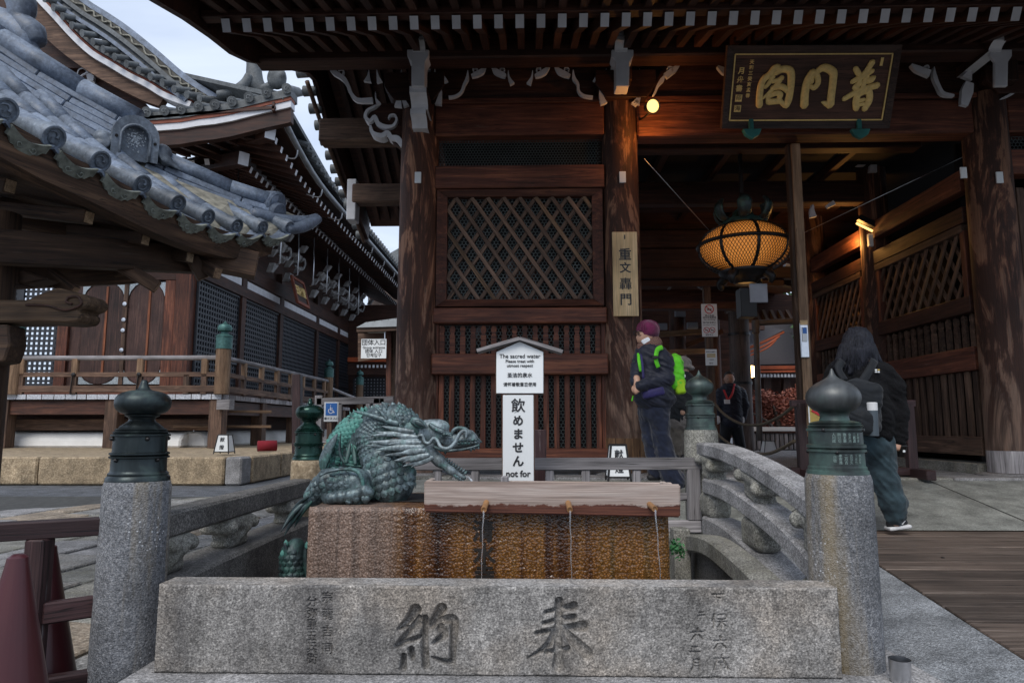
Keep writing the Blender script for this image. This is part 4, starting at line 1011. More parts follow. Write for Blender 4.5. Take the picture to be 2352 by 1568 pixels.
# the two large characters, then the small dedication columns
carve([([(875, 165), (872, 290), (868, 330)], [38, 38, 34]), ([(815, 215), (880, 200), (940, 190)], [22, 26, 44]), ([(805, 265), (880, 248), (940, 240)], [22, 24, 36]), ([(775, 312), (880, 292), (985, 280)], [26, 28, 50]),
 ([(860, 300), (820, 370), (735, 422)], [40, 32, 10]), ([(885, 285), (940, 350), (1000, 405)], [30, 50, 58]), ([(820, 400), (870, 395), (915, 385)], [30, 28, 34]), ([(870, 340), (872, 420), (872, 465)], [40, 44, 52])], .034, .011)
carve([([(215, 205), (185, 250), (140, 290)], [52, 40, 20]), ([(145, 285), (200, 285), (230, 275)], [22, 24, 34]), ([(230, 245), (180, 310), (130, 365)], [36, 32, 20]), ([(130, 370), (190, 345), (235, 330)], [26, 28, 24]), ([(160, 415), (158, 470)], [26, 34]), ([(195, 385), (200, 425)], [30, 26]),
 ([(258, 245), (256, 340), (262, 460)], [34, 36, 36]), ([(335, 200), (310, 240), (285, 265)], [50, 40, 24]), ([(285, 280), (340, 255), (390, 255), (388, 350), (385, 440)], [30, 40, 46, 34, 30]), ([(385, 445), (340, 440), (290, 420)], [30, 28, 10]), ([(330, 290), (345, 320), (300, 355)], [44, 40, 22])], .034, .011)
def small(chars, a, b0, b1, w_, seed, jit=14):
    rnd = random.Random(seed); n = chars; st = []
    for i in range(n):
        cb = b0 + (b1 - b0) * (i + .5) / n; h = (b1 - b0) / n * .40
        for q in range(rnd.randint(3, 5)):
            if rnd.random() < .6: y = cb + rnd.uniform(-h, h); st.append(([(a - jit * rnd.uniform(.5, 1.3), y + 3), (a + jit * rnd.uniform(.5, 1.3), y - 3)], [w_, w_ * 1.2]))
            else: x = a + rnd.uniform(-jit, jit) * .7; st.append(([(x, cb - h), (x + rnd.uniform(-8, 8), cb + h)], [w_, w_]))
    return st
def strokes_at(lst, a, b, s): return [([(a + x * s, b + y * s) for x, y in pts], w_) for pts, w_ in lst]
TEN = [([(-1, -.5), (1, -.55)], 8), ([(-.1, -.5), (-.2, 0), (.5, .2)], 7)]
ROKU = [([(0, -1), (.1, -.6)], 8), ([(-1, -.3), (1, -.4)], 8), ([(-.3, .1), (-.9, .9)], 7), ([(.3, .1), (.9, .8)], 8)]
NI = [([(-.6, -.5), (.5, -.55)], 7), ([(-1, .5), (1, .45)], 8)]
TSUKI = [([(-.5, -.9), (-.6, .3), (-.9, 1)], 7), ([(-.5, -.9), (.6, -.9), (.6, 1)], 7), ([(-.5, -.3), (.5, -.3)], 5), ([(-.5, .2), (.5, .2)], 5)]
HO = [([(-.7, -1), (-1, 0)], 7), ([(-.8, -.3), (-.8, 1)], 7), ([(-.2, -.9), (.9, -.9), (.8, -.3), (-.2, -.3)], 6), ([(-.3, .1), (1, .05)], 6), ([(.3, -.3), (.3, 1)], 7), ([(.2, .2), (-.3, .9)], 5), ([(.4, .2), (1, .8)], 7)]
SAI = [([(0, -1), (0, -.5)], 6), ([(-.9, -.5), (.9, -.55)], 7), ([(-.6, -.4), (-1, 1)], 6), ([(-.4, 0), (.3, 0)], 5), ([(-.1, .1), (-.1, .8)], 5), ([(.2, -.5), (.9, .9)], 8), ([(.8, .2), (.4, .7)], 6)]
carve(strokes_at(TEN, 1605, 145, 25) + strokes_at(HO, 1612, 255, 33) + strokes_at(ROKU, 1615, 355, 30) + strokes_at(SAI, 1622, 445, 36) + strokes_at(NI, 1528, 222, 14) + strokes_at(ROKU, 1510, 315, 28) + strokes_at(NI, 1500, 385, 22) + strokes_at(TSUKI, 1505, 455, 24)
      , .012, .004)
def cut_glyph(ch, a, b, size, depth):
    """cut a written character into the relief by rasterising its outline"""
    global D
    me = text_me(ch, size, 'ink'); me.calc_loop_triangles(); c = s8(a, b); m = np.zeros_like(D)
    co = np.array([v.co[:] for v in me.vertices])
    for t in me.loop_triangles:
        p = co[list(t.vertices)][:, :2] + (c.x, c.z)
        i0, i1 = np.searchsorted(gx, (p[:, 0].min(), p[:, 0].max())); j0, j1 = np.searchsorted(gz, (p[:, 1].min(), p[:, 1].max()))
        X_, Z_ = GX[j0:j1, i0:i1], GZ[j0:j1, i0:i1]; e = [(p[(k + 1) % 3, 0] - p[k, 0]) * (Z_ - p[k, 1]) - (p[(k + 1) % 3, 1] - p[k, 1]) * (X_ - p[k, 0]) for k in range(3)]
        m[j0:j1, i0:i1] = np.maximum(m[j0:j1, i0:i1], ((np.minimum.reduce(e) >= -1e-9) | (np.maximum.reduce(e) <= 1e-9)))
    bpy.data.meshes.remove(me)
    D = np.maximum(D, m * depth)
for k, ch in enumerate('分弥重五兵衛'): cut_glyph(ch, -262, 168 + k * 53, .040, .009)
for k, ch in enumerate('宗龍吉同'): cut_glyph(ch, -190, 150 + k * 78, .042, .009)
rng = np.random.default_rng(4)
def smooth_noise(n, s):
    k = rng.normal(size=(nz_ // s + 3, nx_ // s + 3)); iy = np.linspace(0, k.shape[0] - 2, nz_); ix = np.linspace(0, k.shape[1] - 2, nx_)
    y0, x0 = iy.astype(int), ix.astype(int); fy, fx = (iy - y0)[:, None], (ix - x0)[None]
    return (k[y0][:, x0] * (1 - fy) * (1 - fx) + k[y0 + 1][:, x0] * fy * (1 - fx) + k[y0][:, x0 + 1] * (1 - fy) * fx + k[y0 + 1][:, x0 + 1] * fy * fx)
ed = np.minimum.reduce([GX - sx0, sx1 - GX, GZ - sz0, sz1 - GZ]); rd = .008 + np.clip(smooth_noise(0, 9), 0, 3) * .004
Y = sy + D + rng.normal(size=GX.shape) * .0007 + smooth_noise(0, 14) * .0009 + np.where(ed < rd, rd - np.sqrt(np.maximum(rd * rd - (rd - ed) ** 2, 0)), 0)
vs = np.stack((GX, Y, GZ), -1).reshape(-1, 3); ii = np.arange(nx_ * nz_).reshape(nz_, nx_)
fq = np.stack((ii[:-1, :-1], ii[:-1, 1:], ii[1:, 1:], ii[1:, :-1]), -1).reshape(-1, 4)
MT['granite_slab'] = granite('streaked grey granite', (.215, .205, .195), (.34, .325, .305), (.03, .027, .03), 1., speck=.85, bump=.6, grain=135, warm=.3)
link('carved_face', mesh_from('carved_face', vs.tolist(), fq.tolist(), 'granite_slab', None, True), slab)
thick = .125
prism('slab_block', [(sx0, sy + .008, sz0), (sx1, sy + .008, sz0), (sx1, sy + .008, sz1), (sx0, sy + .008, sz1)], (0, thick - .008, 0), 'granite_slab', slab)
bmv = slab  # the block's own front stays behind the cut relief
for o in list(W):
    if o.name.startswith('slab_block'):
        for v_ in o.data.vertices:
            if abs(v_.co.y - (sy + .008)) < 1e-4 and sx0 + .001 < v_.co.x: pass
# hollow the block front so the cuts stay open: rebuild it as top, ends, bottom and back
for o in [q for q in W if q.name.startswith('slab_block')]:
    b0 = [(sx0, sy + .008, sz1), (sx1, sy + .008, sz1), (sx1, sy + thick, sz1), (sx0, sy + thick, sz1), (sx0, sy + .008, sz0), (sx1, sy + .008, sz0), (sx1, sy + thick, sz0), (sx0, sy + thick, sz0)]
    o.data = mesh_from('slab_block', b0, [(0, 1, 2, 3), (0, 3, 7, 4), (1, 5, 6, 2), (3, 2, 6, 7), (4, 7, 6, 5)], 'granite_slab')

# railings ---------------------------------------------------------------------------
def stone_bar(name, yz, x, w_, h, mat, parent, sm=6):
    """stone rail following a curve in the y-z plane (top line given)"""
    P = spline([(x, y, z) for y, z in yz], sm); vs, fs = [], []; bv_ = .012
    sec = [(-w_ / 2 + bv_, 0), (w_ / 2 - bv_, 0), (w_ / 2, -bv_), (w_ / 2, -h + bv_), (w_ / 2 - bv_, -h), (-w_ / 2 + bv_, -h), (-w_ / 2, -h + bv_), (-w_ / 2, -bv_)]
    for p in P:
        for a, b in sec: vs.append((p.x + a, p.y, p.z + b))
    for i in range(len(P) - 1):
        for k in range(8): k2 = (k + 1) % 8; fs.append((i * 8 + k, i * 8 + k2, i * 8 + 8 + k2, i * 8 + 8 + k))
    fs += [tuple(range(7, -1, -1)), tuple(len(P) * 8 - 8 + k for k in range(8))]
    me = mesh_from(name, vs, fs, mat, None, True); me.set_sharp_from_angle(angle=R(30)); return link(name, me, parent)
rl = thing('stone_railing', 'straight weathered stone railing with cloud shaped supports left of the basin', 'railing', (Lx, 3.7, .1))
zt = atx(560, 1136, Lx + .06).z
stone_bar('top_rail', [(2.78, zt - .0), (3.7, zt), (4.6, zt)], Lx, .13, .105, 'granite_dark', rl)
zb_ = atx(560, 1248, Lx + .06).z
stone_bar('base_beam', [(2.75, zb_ - .005), (3.7, zb_), (4.6, zb_)], Lx + .02, .24, .5, 'granite_dark', rl)
def cloud(name, x, y, z0, z1, w_, mat, parent, seed=0, tilt=0.):
    """cloud carved support: wide head with side lobes over a narrower rolled foot"""
    h = z1 - z0; c = lambda dx, dy, dz, rx, ry, rz_: ('e', (x + dx, y + dy, z0 + dz * h + dy * tilt), (rx, ry, rz_))
    p = [('b', (x, y, z0 + .80 * h), (w_ * .46, .135, h * .19), None, .02), ('c', (x - w_ * .42, y - .13, z0 + .70 * h), (x + w_ * .42, y - .13, z0 + .70 * h), .032, .032), ('c', (x - w_ * .42, y + .13, z0 + .70 * h), (x + w_ * .42, y + .13, z0 + .70 * h), .032, .032),
         ('b', (x, y, z0 + .45 * h), (w_ * .42, .095, h * .2), None, .03), ('b', (x, y, z0 + .17 * h), (w_ * .46, .115, h * .17), None, .045), ('c', (x + w_ * .45, y - .05, z0 + .75 * h), (x + w_ * .45, y + .07, z0 + .55 * h), .014, .012), ('c', (x + w_ * .45, y + .09, z0 + .7 * h), (x + w_ * .45, y - .02, z0 + .35 * h), .014, .012)]
    me = sdf_mesh(name, p, .0105, mat, .02)
    if tilt:
        for v_ in me.vertices: v_.co.z += (v_.co.y - y) * tilt
    return link(name, me, parent)
for y in (2.86, 3.52, 4.36): cloud('support', Lx, y, zb_ - .01, zt - .10, .15, 'granite_moss', rl)
block('step_stone', (-1.66, 4.15, .31), (.24, 1.9, .12), 'granite_tan', rl, .02)
rr_ = thing('arched_railing', 'arched stone bridge railing stepping down to the front right post', 'railing', (Rx, 3.7, .1))
cv = lambda pts, x: [(atx(a, b, x).y, atx(a, b, x).z) for a, b in pts]
stone_bar('top_rail', cv([(1601, 1016), (1650, 1024), (1720, 1055), (1790, 1098), (1862, 1152)], Rx - .06), Rx, .13, .085, 'granite', rr_)
stone_bar('middle_rail', cv([(1614, 1098), (1660, 1112), (1720, 1150), (1790, 1205), (1865, 1290)], Rx - .07), Rx, .15, .095, 'granite', rr_)
stone_bar('lower_rail', cv([(1614, 1184), (1660, 1208), (1720, 1262), (1790, 1345), (1860, 1440)], Rx - .08), Rx, .17, .12, 'granite', rr_)
stone_bar('foot_beam', cv([(1576, 1226), (1620, 1235), (1690, 1290), (1770, 1370)], Rx - .22), Rx - .16, .13, .10, 'granite_moss', rr_)
block('foot_wall', (Rx - .10, 4.0, .12), (.1, 1.3, .4), 'granite_dark', rr_); block('foot_pier', (Rx - .24, 4.35, .22), (.1, .12, .42), 'granite_moss', rr_)
def zc_(pts, x, y):
    c = sorted(cv(pts, x))
    for (y0, z0), (y1, z1) in zip(c, c[1:]):
        if y0 <= y <= y1: return z0 + (z1 - z0) * (y - y0) / (y1 - y0)
    return c[0][1] if y < c[0][0] else c[-1][1]
T1 = [(1601, 1016), (1650, 1024), (1720, 1055), (1790, 1098), (1862, 1152)]; T2 = [(1614, 1098), (1660, 1112), (1720, 1150), (1790, 1205), (1865, 1290)]; T3 = [(1614, 1184), (1660, 1208), (1720, 1262), (1790, 1345), (1860, 1440)]
for y in (4.42, 3.56, 2.80):
    a, b, c = zc_(T1, Rx - .06, y), zc_(T2, Rx - .07, y), zc_(T3, Rx - .08, y); tl = .13 if y > 4 else (.2 if y > 3 else .22)
    cloud('support', Rx, y, b - .01, a - .075, .14, 'granite_moss', rr_, tilt=tl)
    link('rolled_support', sdf_mesh('rolled_support', [('b', (Rx, y, (b - .095 + c) / 2), (.075, .13, (b - .095 - c) / 2 + .012), None, .05)], .011, 'granite_moss', .02), rr_)

# basin ---------------------------------------------------------------------------------
bx0, bx1, bzt = at(706, 1200, 3.12).x, at(1538, 1250, 3.12).x, at(900, 1164, 3.12).z
bs = thing('water_basin', 'tall rough granite basin stained brown and gold by running water', 'water basin', ((bx0 + bx1) / 2, 3.5, .05))
nb, mz = 170, 96; vs, fs = [], []
rnd2 = np.random.default_rng(9); nn = rnd2.normal(size=(mz + 1, nb + 1)) * .0014
for j in range(mz + 1):
    for i in range(nb + 1):
        x = bx0 + (bx1 - bx0) * i / nb; z = .08 + (bzt - .08) * j / mz
        e = min(i, nb - i) / nb * (bx1 - bx0); et = (mz - j) / mz * (bzt - .08)
        dd = max(0, .022 - e) ** 2 / .022 * .6 + max(0, .025 - et) ** 2 / .025 * .6
        vs.append((x, 3.12 + nn[j, i] + dd, z + (0 if j < mz else -.002)))
for j in range(mz):
    for i in range(nb): a = j * (nb + 1) + i; fs.append((a, a + 1, a + nb + 2, a + nb + 1))
link('front_face', mesh_from('front_face', vs, fs, 'basin', None, True), bs)
prism('block', [(bx0, 3.128, .08), (bx1, 3.128, .08), (bx1, 3.128, bzt - .004), (bx0, 3.128, bzt - .004)], (0, .72, 0), 'basin', bs, .012)
for t, (a, b), s in (('清', (1110, 1222), .10), ('水', (1112, 1275), .10), ('寺', (1113, 1322), .09)):
    lettering(t, facing(at(a, b, 3.117)), s, 'dark_letter' if 'dark_letter' in MT else 'void', bs, depth=.0025, bold=.0022)
beam('water_surface', (bx0 + .1, 3.55, bzt - .0), (bx1 - .1, 3.55, bzt - .0), .4, .004, 'void', bs)
block('wet_floor', (-.2, 3.6, .03), (2.5, 2.0, .06), 'granite_dark', None); setting(list(W)[-1]); 

# wooden trough with three bamboo spouts ------------------------------------------------
tr = thing('wooden_trough', 'bleached wooden trough with three bamboo spouts on the basin edge', 'trough', (.1, 3.12, bzt))
ya, yb = 3.045, 3.21
TLc, TRc, BLc, BRc = at(974, 1104, ya), at(1563, 1112, ya), at(974, 1176, ya), at(1563, 1188, ya)
cxx = (TLc + TRc + BLc + BRc) / 4
bm = bmesh.new(); vs, fs = prism_v([TLc, TRc, BRc, BLc], (0, .03, 0)); bv = [bm.verts.new(v_ - cxx) for v_ in vs]
for f in fs: bm.faces.new([bv[i] for i in f])
bmesh.ops.bevel(bm, geom=bm.edges[:], offset=.006, segments=2, affect='EDGES')
bm_obj('front_board', bm, 'trough', tr, Matrix.Translation(cxx))
dz = V((0, yb - ya, 0))
def board(p, q, h0, h1, th, mat='wood_trough', nm='side_board'): return prism(nm, [p, q, q - V((0, 0, h1)), p - V((0, 0, h0))], th, mat, tr, .004)
hL = (TLc - BLc).z
prism('back_board', [TLc + dz + V((.33, 0, -.012)), TRc + dz + V((-.0, 0, -.006)), BRc + dz, BLc + dz + V((.33, 0, 0))], (0, .028, 0), 'wood_trough', tr, .006)
beam('back_post', TLc + dz + V((.35, -.02, .012)), BLc + dz + V((.35, -.02, .02)), .035, .035, 'wood_grey', tr, up=(0, 1, 0))
prism('end_board', [TLc + V((.004, .03, 0)), TLc + dz + V((.004, .0, 0)), BLc + dz + V((.004, 0, 0)), BLc + V((.004, .03, 0))], (.024, 0, 0), 'wood_trough', tr, .003)
prism('end_board', [TRc + V((-.06, .03, 0)), TRc + dz + V((-.06, 0, 0)), BRc + dz + V((-.06, 0, 0)), BRc + V((-.06, .03, 0))], (.024, 0, 0), 'wood_trough', tr, .003)
prism('floor_board', [BLc + V((.03, .03, .012)), BRc + V((-.07, .03, .012)), BRc + dz + V((-.07, 0, .012)), BLc + dz + V((.03, 0, .012))], (0, 0, .02), 'wood_red', tr)
prism('water_surface', [BLc + V((.03, .03, .075)), BRc + V((-.07, .03, .075)), BRc + dz + V((-.07, 0, .075)), BLc + dz + V((.03, 0, .075))], (0, 0, .004), 'water', tr)
MT['bamboo'] = plain('bamboo', (.28, .14, .055), .45, 0, .25, 20, .1)
for i, (a0, b0, a1, b1) in enumerate(((1117, 1154, 1111, 1170), (1305, 1155, 1309, 1170), (1492, 1158, 1504, 1168))):
    p, q = at(a0, b0, ya), at(a1, b1, 2.965); d = (q - p).normalized()
    Ms = Matrix.Translation(q) @ (-d).to_track_quat('Z', 'Y').to_matrix().to_4x4()
    lathe('spout', [(.0085, .004), (.0085, 0), (.0125, 0), (.0125, .10), (.001, .10)], 'bamboo', tr, Ms, 16)
    e = q + d * .002; zend = .12; pts = []
    for k in range(14): t = k / 13; pts.append((e.x + (.0, .004, .02)[i] * t + .0015 * math.sin(k * 2.1 + i) - (.012 if i == 0 else 0) * t, e.y - .035 * (t ** .5), e.z - .004 - (e.z - zend) * t ** 1.15))
    w_ = tube('water_stream', pts, [.0042, .0034, .0028, .0025, .0022, .0025, .0019, .0023, .0017, .0022, .0016, .002, .0016, .0018], 'stream', None, 8, 3)
    tag(w_, ('thin stream of water falling from the spout nearest the dragon', 'thin stream of water falling from the middle bamboo spout', 'thin stream of water falling from the right-hand bamboo spout')[i], 'water stream', 'water streams from the trough')

# steel cup, cones, maroon fence ----------------------------------------------------------
cp = at(2001, 1590, 2.42); cp.z = .13
lathe_c = lathe('steel_cup', [(.001, 0), (.036, 0), (.038, .004), (.041, .085), (.0425, .088), (.0395, .088), (.037, .01), (.001, .008)], 'steel', None, Matrix.Translation((1.262, 2.48, zk + .001)) @ Matrix.Scale(.85, 4), 32); tag(lathe_c, 'small brushed steel cup on the ground at the foot of the right post', 'cup')
def cone(x, y, z, h, lab, mat='cone'):
    c = thing('traffic_cone', lab, 'traffic cone', (x, y, z), 'maroon traffic cones by the fence')
    lathe('body', [(h * .235, .03), (h * .05, h * .955), (h * .045, h * .985), (h * .025, h), (.001, h)], mat, c, Matrix.Translation((x, y, z)), 32)
    block('base', (x, y, z + .016), (h * .58, h * .58, .032), mat, c, .01)
c1 = at(42, 1272, 2.2); cone(c1.x, 2.2, 0, c1.z, 'maroon traffic cone standing in front of the dark fence')
c2 = at(113, 1249, 2.66); cone(c2.x, 2.66, .02, c2.z - .02, 'dark maroon traffic cone half hidden behind the fence post', 'cone')
mf = thing('wooden_fence', 'low maroon painted timber fence ending at the front left post', 'fence', (-1.75, 2.5, 0))
L_ = lambda a0, b0, y0, a1, b1, y1, w_, nm='rail': (at(a0, b0, y0), at(a1, b1, y1), w_, nm)
p0, p1 = at(-260, 1236, 2.3), at(246, 1206, 2.62); beam('rail', p0, p1, .075, .062, 'wood_fence', mf, bev=.004)
p0, p1 = at(96, 1408, 2.5), at(238, 1388, 2.62); beam('rail', p0, p1, .04, .075, 'wood_fence', mf)
p0, p1 = at(90, 1575, 2.5), at(236, 1552, 2.62); beam('rail', p0, p1, .05, .06, 'wood_fence', mf)
pt = at(93, 1236, 2.5); beam('post', (pt.x, 2.5, 0), (pt.x, 2.5, pt.z), .07, .07, 'wood_fence', mf, up=(0, 1, 0))
pt = at(-250, 1236, 2.3); beam('post', (pt.x, 2.3, 0), (pt.x, 2.3, pt.z), .07, .07, 'wood_fence', mf, up=(0, 1, 0))

# grey fence behind the trough -------------------------------------------------------------
gf = thing('wooden_barrier', 'silver grey weathered timber fence behind the trough', 'fence', (0, 4.6, .2))
p0, p1 = at(775, 1066, 4.6), at(1609, 1064, 4.6); beam('rail', p0, p1, .06, .078, 'wood_grey', gf, bev=.004)
p0, p1 = at(775, 1207, 4.6), at(1609, 1208, 4.6); beam('rail', p0, p1, .06, .074, 'wood_grey', gf, bev=.004)
p0, p1 = at(1560, 1140, 4.62), at(1590, 1140, 4.62); beam('rail', at(775, 1140, 4.62), p1, .03, .05, 'wood_grey', gf)
for a in (795, 1591): pt = at(a, 1075, 4.6); pb = at(a, 1194, 4.6); beam('post', (pt.x, 4.6, pb.z), (pt.x, 4.6, pt.z), .085, .06, 'wood_grey', gf, up=(0, 1, 0))
for a in (1005, 1092, 1180, 1262, 1345, 1462): pt = at(a, 1077, 4.6); beam('baluster', (pt.x, 4.6, .44), (pt.x, 4.6, pt.z), .055, .04, 'wood_grey', gf, up=(0, 1, 0))

# sacred water notice ------------------------------------------------------------------------
y = 4.2
sg = thing('water_notice_sign', 'white sacred water notice with little gabled wooden top', 'sign', at(1193, 1095, y))
p = at(1194, 852, y)
pts = [at(a, b, y) for a, b in ((1140, 903), (1248, 903), (1248, 808), (1194, 784), (1140, 808))]
prism('upper_board', pts, (0, .02, 0), 'signwhite', sg, .002)
prism('upper_back', [at(a, b, y + .02) for a, b in ((1138, 905), (1250, 905), (1250, 806), (1194, 782), (1138, 806))], (0, .015, 0), 'wood_mid', sg)
q0, q1 = at(1155, 907, y), at(1226, 1100, y)
block('lower_board', ((q0.x + q1.x) / 2, y + .01, (q0.z + q1.z) / 2 - .1), (q1.x - q0.x, .02, q0.z - q1.z + .2), 'signwhite', sg, .002)
block('lower_back', ((q0.x + q1.x) / 2, y + .028, (q0.z + q1.z) / 2 - .1), (q1.x - q0.x + .012, .015, q0.z - q1.z + .2), 'wood_mid', sg, .002)
beam('stake', (-.06, y + .06, .25), (-.06, y + .06, 1.5), .05, .05, 'wood_mid', sg, up=(0, 1, 0))
pk = at(1194, 780, y)
for e in (at(1096, 808, y), at(1292, 810, y)): beam('roof_board', pk + V((0, .02, .004)), e + V((0, .02, .004)), .12, .022, 'wood_grey', sg, bev=.002)
for t, a, b, s in (('The sacred water', 1194, 818, .0355), ('Please treat with', 1194, 829.5, .0262), ('utmost respect', 1194, 839.5, .0262), ('圣洁的泉水', 1194, 862, .031), ('请怀着敬意来使用', 1194, 883, .0255)):
    lettering(t, facing(at(a, b, y - .002)), s, 'ink', sg, bold=.0004, depth=.001)
for ch, b, s in (('飲', 933, .088), ('め', 967, .068), ('ま', 998, .068), ('せ', 1029, .068), ('ん', 1060, .07)): lettering(ch, facing(at(1190, b, y - .002)), s, 'ink', sg, bold=.0012 if ch == '飲' else .0022, depth=.001)
lettering('not for', facing(at(1190, 1088, y - .002)), .052, 'ink', sg, bold=.0014, depth=.001)
stk = beam('wooden_stake', at(1237, 1120, 4.9), at(1237, 986, 4.9), .11, .05, 'wood_fence', None, up=(0, 1, 0)); tag(stk, 'short worn dark stake standing just right of the water notice', 'stake')

# ================================================================== DRAGON
DY = 3.42
dz_ = lambda a, b, d=0.: at(639.7 + a * .27597, 903.2 + b * .27597, DY + d)
UD = .27597 * DY / 1590
dg = thing('dragon_spout', 'green bronze dragon crouching on the basin with its jaws open', 'dragon statue', (-.65, DY, bzt))
def cap(a, b, ra, rb, d0=0., d1=None): return ('c', dz_(*a, d0), dz_(*b, d0 if d1 is None else d1), ra * UD, rb * UD)
body = [cap((930, 780), (885, 640), 165, 165), cap((885, 640), (830, 500), 165, 150, 0, .02), cap((830, 500), (790, 360), 150, 130, .02, .03), cap((790, 360), (860, 235), 130, 110, .03, .02), cap((860, 235), (980, 205), 110, 105, .02, 0), cap((980, 205), (1110, 300), 105, 100, 0, -.02),
        cap((430, 760), (455, 600), 75, 80, .12), cap((455, 600), (520, 430), 85, 110, .12), cap((520, 430), (640, 300), 110, 120, .12, .10), cap((640, 300), (800, 215), 115, 100, .10, .05), cap((640, 560), (700, 400), 110, 110, .12, .09),
        cap((1040, 780), (1090, 660), 80, 60, .0), cap((700, 790), (930, 820), 110, 110, .05),
        cap((290, 860), (420, 740), 55, 100, -.05, -.09), cap((420, 740), (640, 745), 105, 115, -.09, -.10), cap((640, 745), (700, 850), 100, 60, -.10, -.11), cap((420, 870), (600, 872), 58, 66, -.12), cap((600, 865), (700, 835), 66, 56, -.12, -.12), cap((690, 820), (745, 830), 50, 46, -.14), cap((620, 880), (660, 895), 44, 36, -.15)]
link('body', sdf_mesh('body', body, .0085, 'dragon', .03), dg)
head = [cap((1120, 330), (1230, 330), 105, 100), cap((1180, 430), (1240, 460), 95, 75), cap((1230, 310), (1330, 300), 80, 70), ('e', dz_(1320, 275), (105 * UD, 70 * UD, 58 * UD), None), cap((1340, 360), (1480, 400), 62, 48), cap((1480, 395), (1610, 385), 46, 40), cap((1590, 345), (1610, 365), 44, 40), cap((1420, 425), (1655, 410), 34, 26),
        cap((1250, 480), (1340, 560), 58, 46), cap((1340, 560), (1440, 640), 44, 32), cap((1440, 640), (1545, 700), 30, 20), ('e', dz_(1385, 350, -.055), (34 * UD, 24 * UD, 26 * UD), None), cap((1560, 330, ), (1575, 325), 22, 22, -.03)]
hd = link('head', sdf_mesh('head', head, .0055, 'dragon_pale', .022), dg)
# eyes, brow, nostril and whiskers
eye = lathe('eye', [(.001, -.014), (.011, -.010), (.015, 0), (.011, .010), (.001, .014)], 'dragon_dark', hd, Matrix.Translation(dz_(1382, 342, -.062)), 14)
tube('brow', [dz_(*p, -.055) for p in ((1255, 255), (1300, 290), (1360, 318), (1440, 345))], [.009, .014, .016, .008], 'dragon', hd, 8, 4)
for k in range(7): p = dz_(1310 + k * 20, 300 + k * 8, -.065); lathe('brow_tuft', [(.006, 0), (.004, .008), (.0005, .018)], 'dragon', hd, Matrix.Translation(p) @ V((.5, -.6, -.3)).to_track_quat('Z', 'Y').to_matrix().to_4x4(), 6)
tube('whisker', [dz_(*p, -.066 - .02 * (i > 10)) for i, p in enumerate(((1020, 215), (1040, 265), (1085, 300), (1110, 340), (1140, 372), (1172, 350), (1200, 352), (1215, 400), (1252, 415), (1290, 372), (1325, 395), (1350, 445), (1410, 458), (1465, 415), (1500, 350), (1535, 312), (1562, 320), (1560, 372)))], [.005, .006, .007, .0075, .0075, .0075, .0078, .0082, .0085, .0085, .0088, .009, .0095, .01, .0098, .009, .0075, .005], 'dragon_pale', hd, 8, 4)
tube('whisker', [dz_(*p, -.02) for p in ((1440, 365), (1448, 320), (1475, 295), (1520, 288), (1570, 305), (1600, 330))], [.006, .009, .01, .01, .009, .006], 'dragon', hd, 8, 4)
tube('lip', [dz_(*p, -.045) for p in ((1290, 440), (1340, 462), (1400, 475), (1500, 470), (1600, 452), (1670, 428))], [.008, .009, .008, .007, .007, .006], 'dragon', hd, 8, 4)
def spike(name, a, b, r, par, mat='dragon', flat=.55, d0=0., d1=None, n=6, curve=0., up=(0, 1, 0)):
    p, q = dz_(*a, d0), dz_(*b, d0 if d1 is None else d1); pr = V((-(q - p).z, 0, (q - p).x)) * curve
    pts = [p + (q - p) * t + pr * math.sin(math.pi * t) for t in (0, .15, .35, .55, .75, .9, 1)]
    return tube(name, pts, [r * UD * k for k in (.55, .85, 1., .92, .62, .28, .04)], mat, par, n, 3, flat, up)
for i in range(17): a = 1400 + i * 16.5; spike('tooth', (a, 470 - i * 1.6), (a + 2, 494 - i * 1.6), 8, hd, 'dragon', 1., -.042)
for a, b, c, d in ((1385, 465, 1390, 512), (1600, 448, 1602, 490), (1345, 455, 1352, 490), (1625, 445, 1632, 475)): spike('fang', (a, b), (c, d), 12, hd, 'dragon', 1., -.044)
for i in range(9): a = 1385 + i * 20; b = 560 + i * 13.5; spike('jaw_spike', (a, b + 6), (a + 26, b - 26), 12, hd, 'dragon', .7, -.01)
for i in range(7): a = 1400 + i * 22; b = 620 + i * 16; spike('beard', (a, b), (a + 18, b + 48), 12, hd, 'dragon', .7, -.012)
for i in range(12): a = 1500 + (i % 6) * 28; b = 375 + (i // 6) * 24 - (i % 6) * 2; lathe('snout_scale', [(.009, 0), (.007, .007), (.0005, .012)], 'dragon', hd, Matrix.Translation(dz_(a, b + 20, -.05)) @ V((.5, -1, -.1)).to_track_quat('Z', 'Y').to_matrix().to_4x4(), 6)
for i in range(6): spike('lip_spike', (1610 + i * 9, 385 + i * 2), (1672 + i * 5, 372 + i * 7), 9, hd, 'dragon', .8, -.03 + i * .01)
spike('ear', (1105, 215), (1245, 285), 42, hd, 'dragon', .4, -.075, -.09); spike('ear_hollow', (1135, 230), (1225, 275), 24, hd, 'dragon_dark', .4, -.095, -.105)
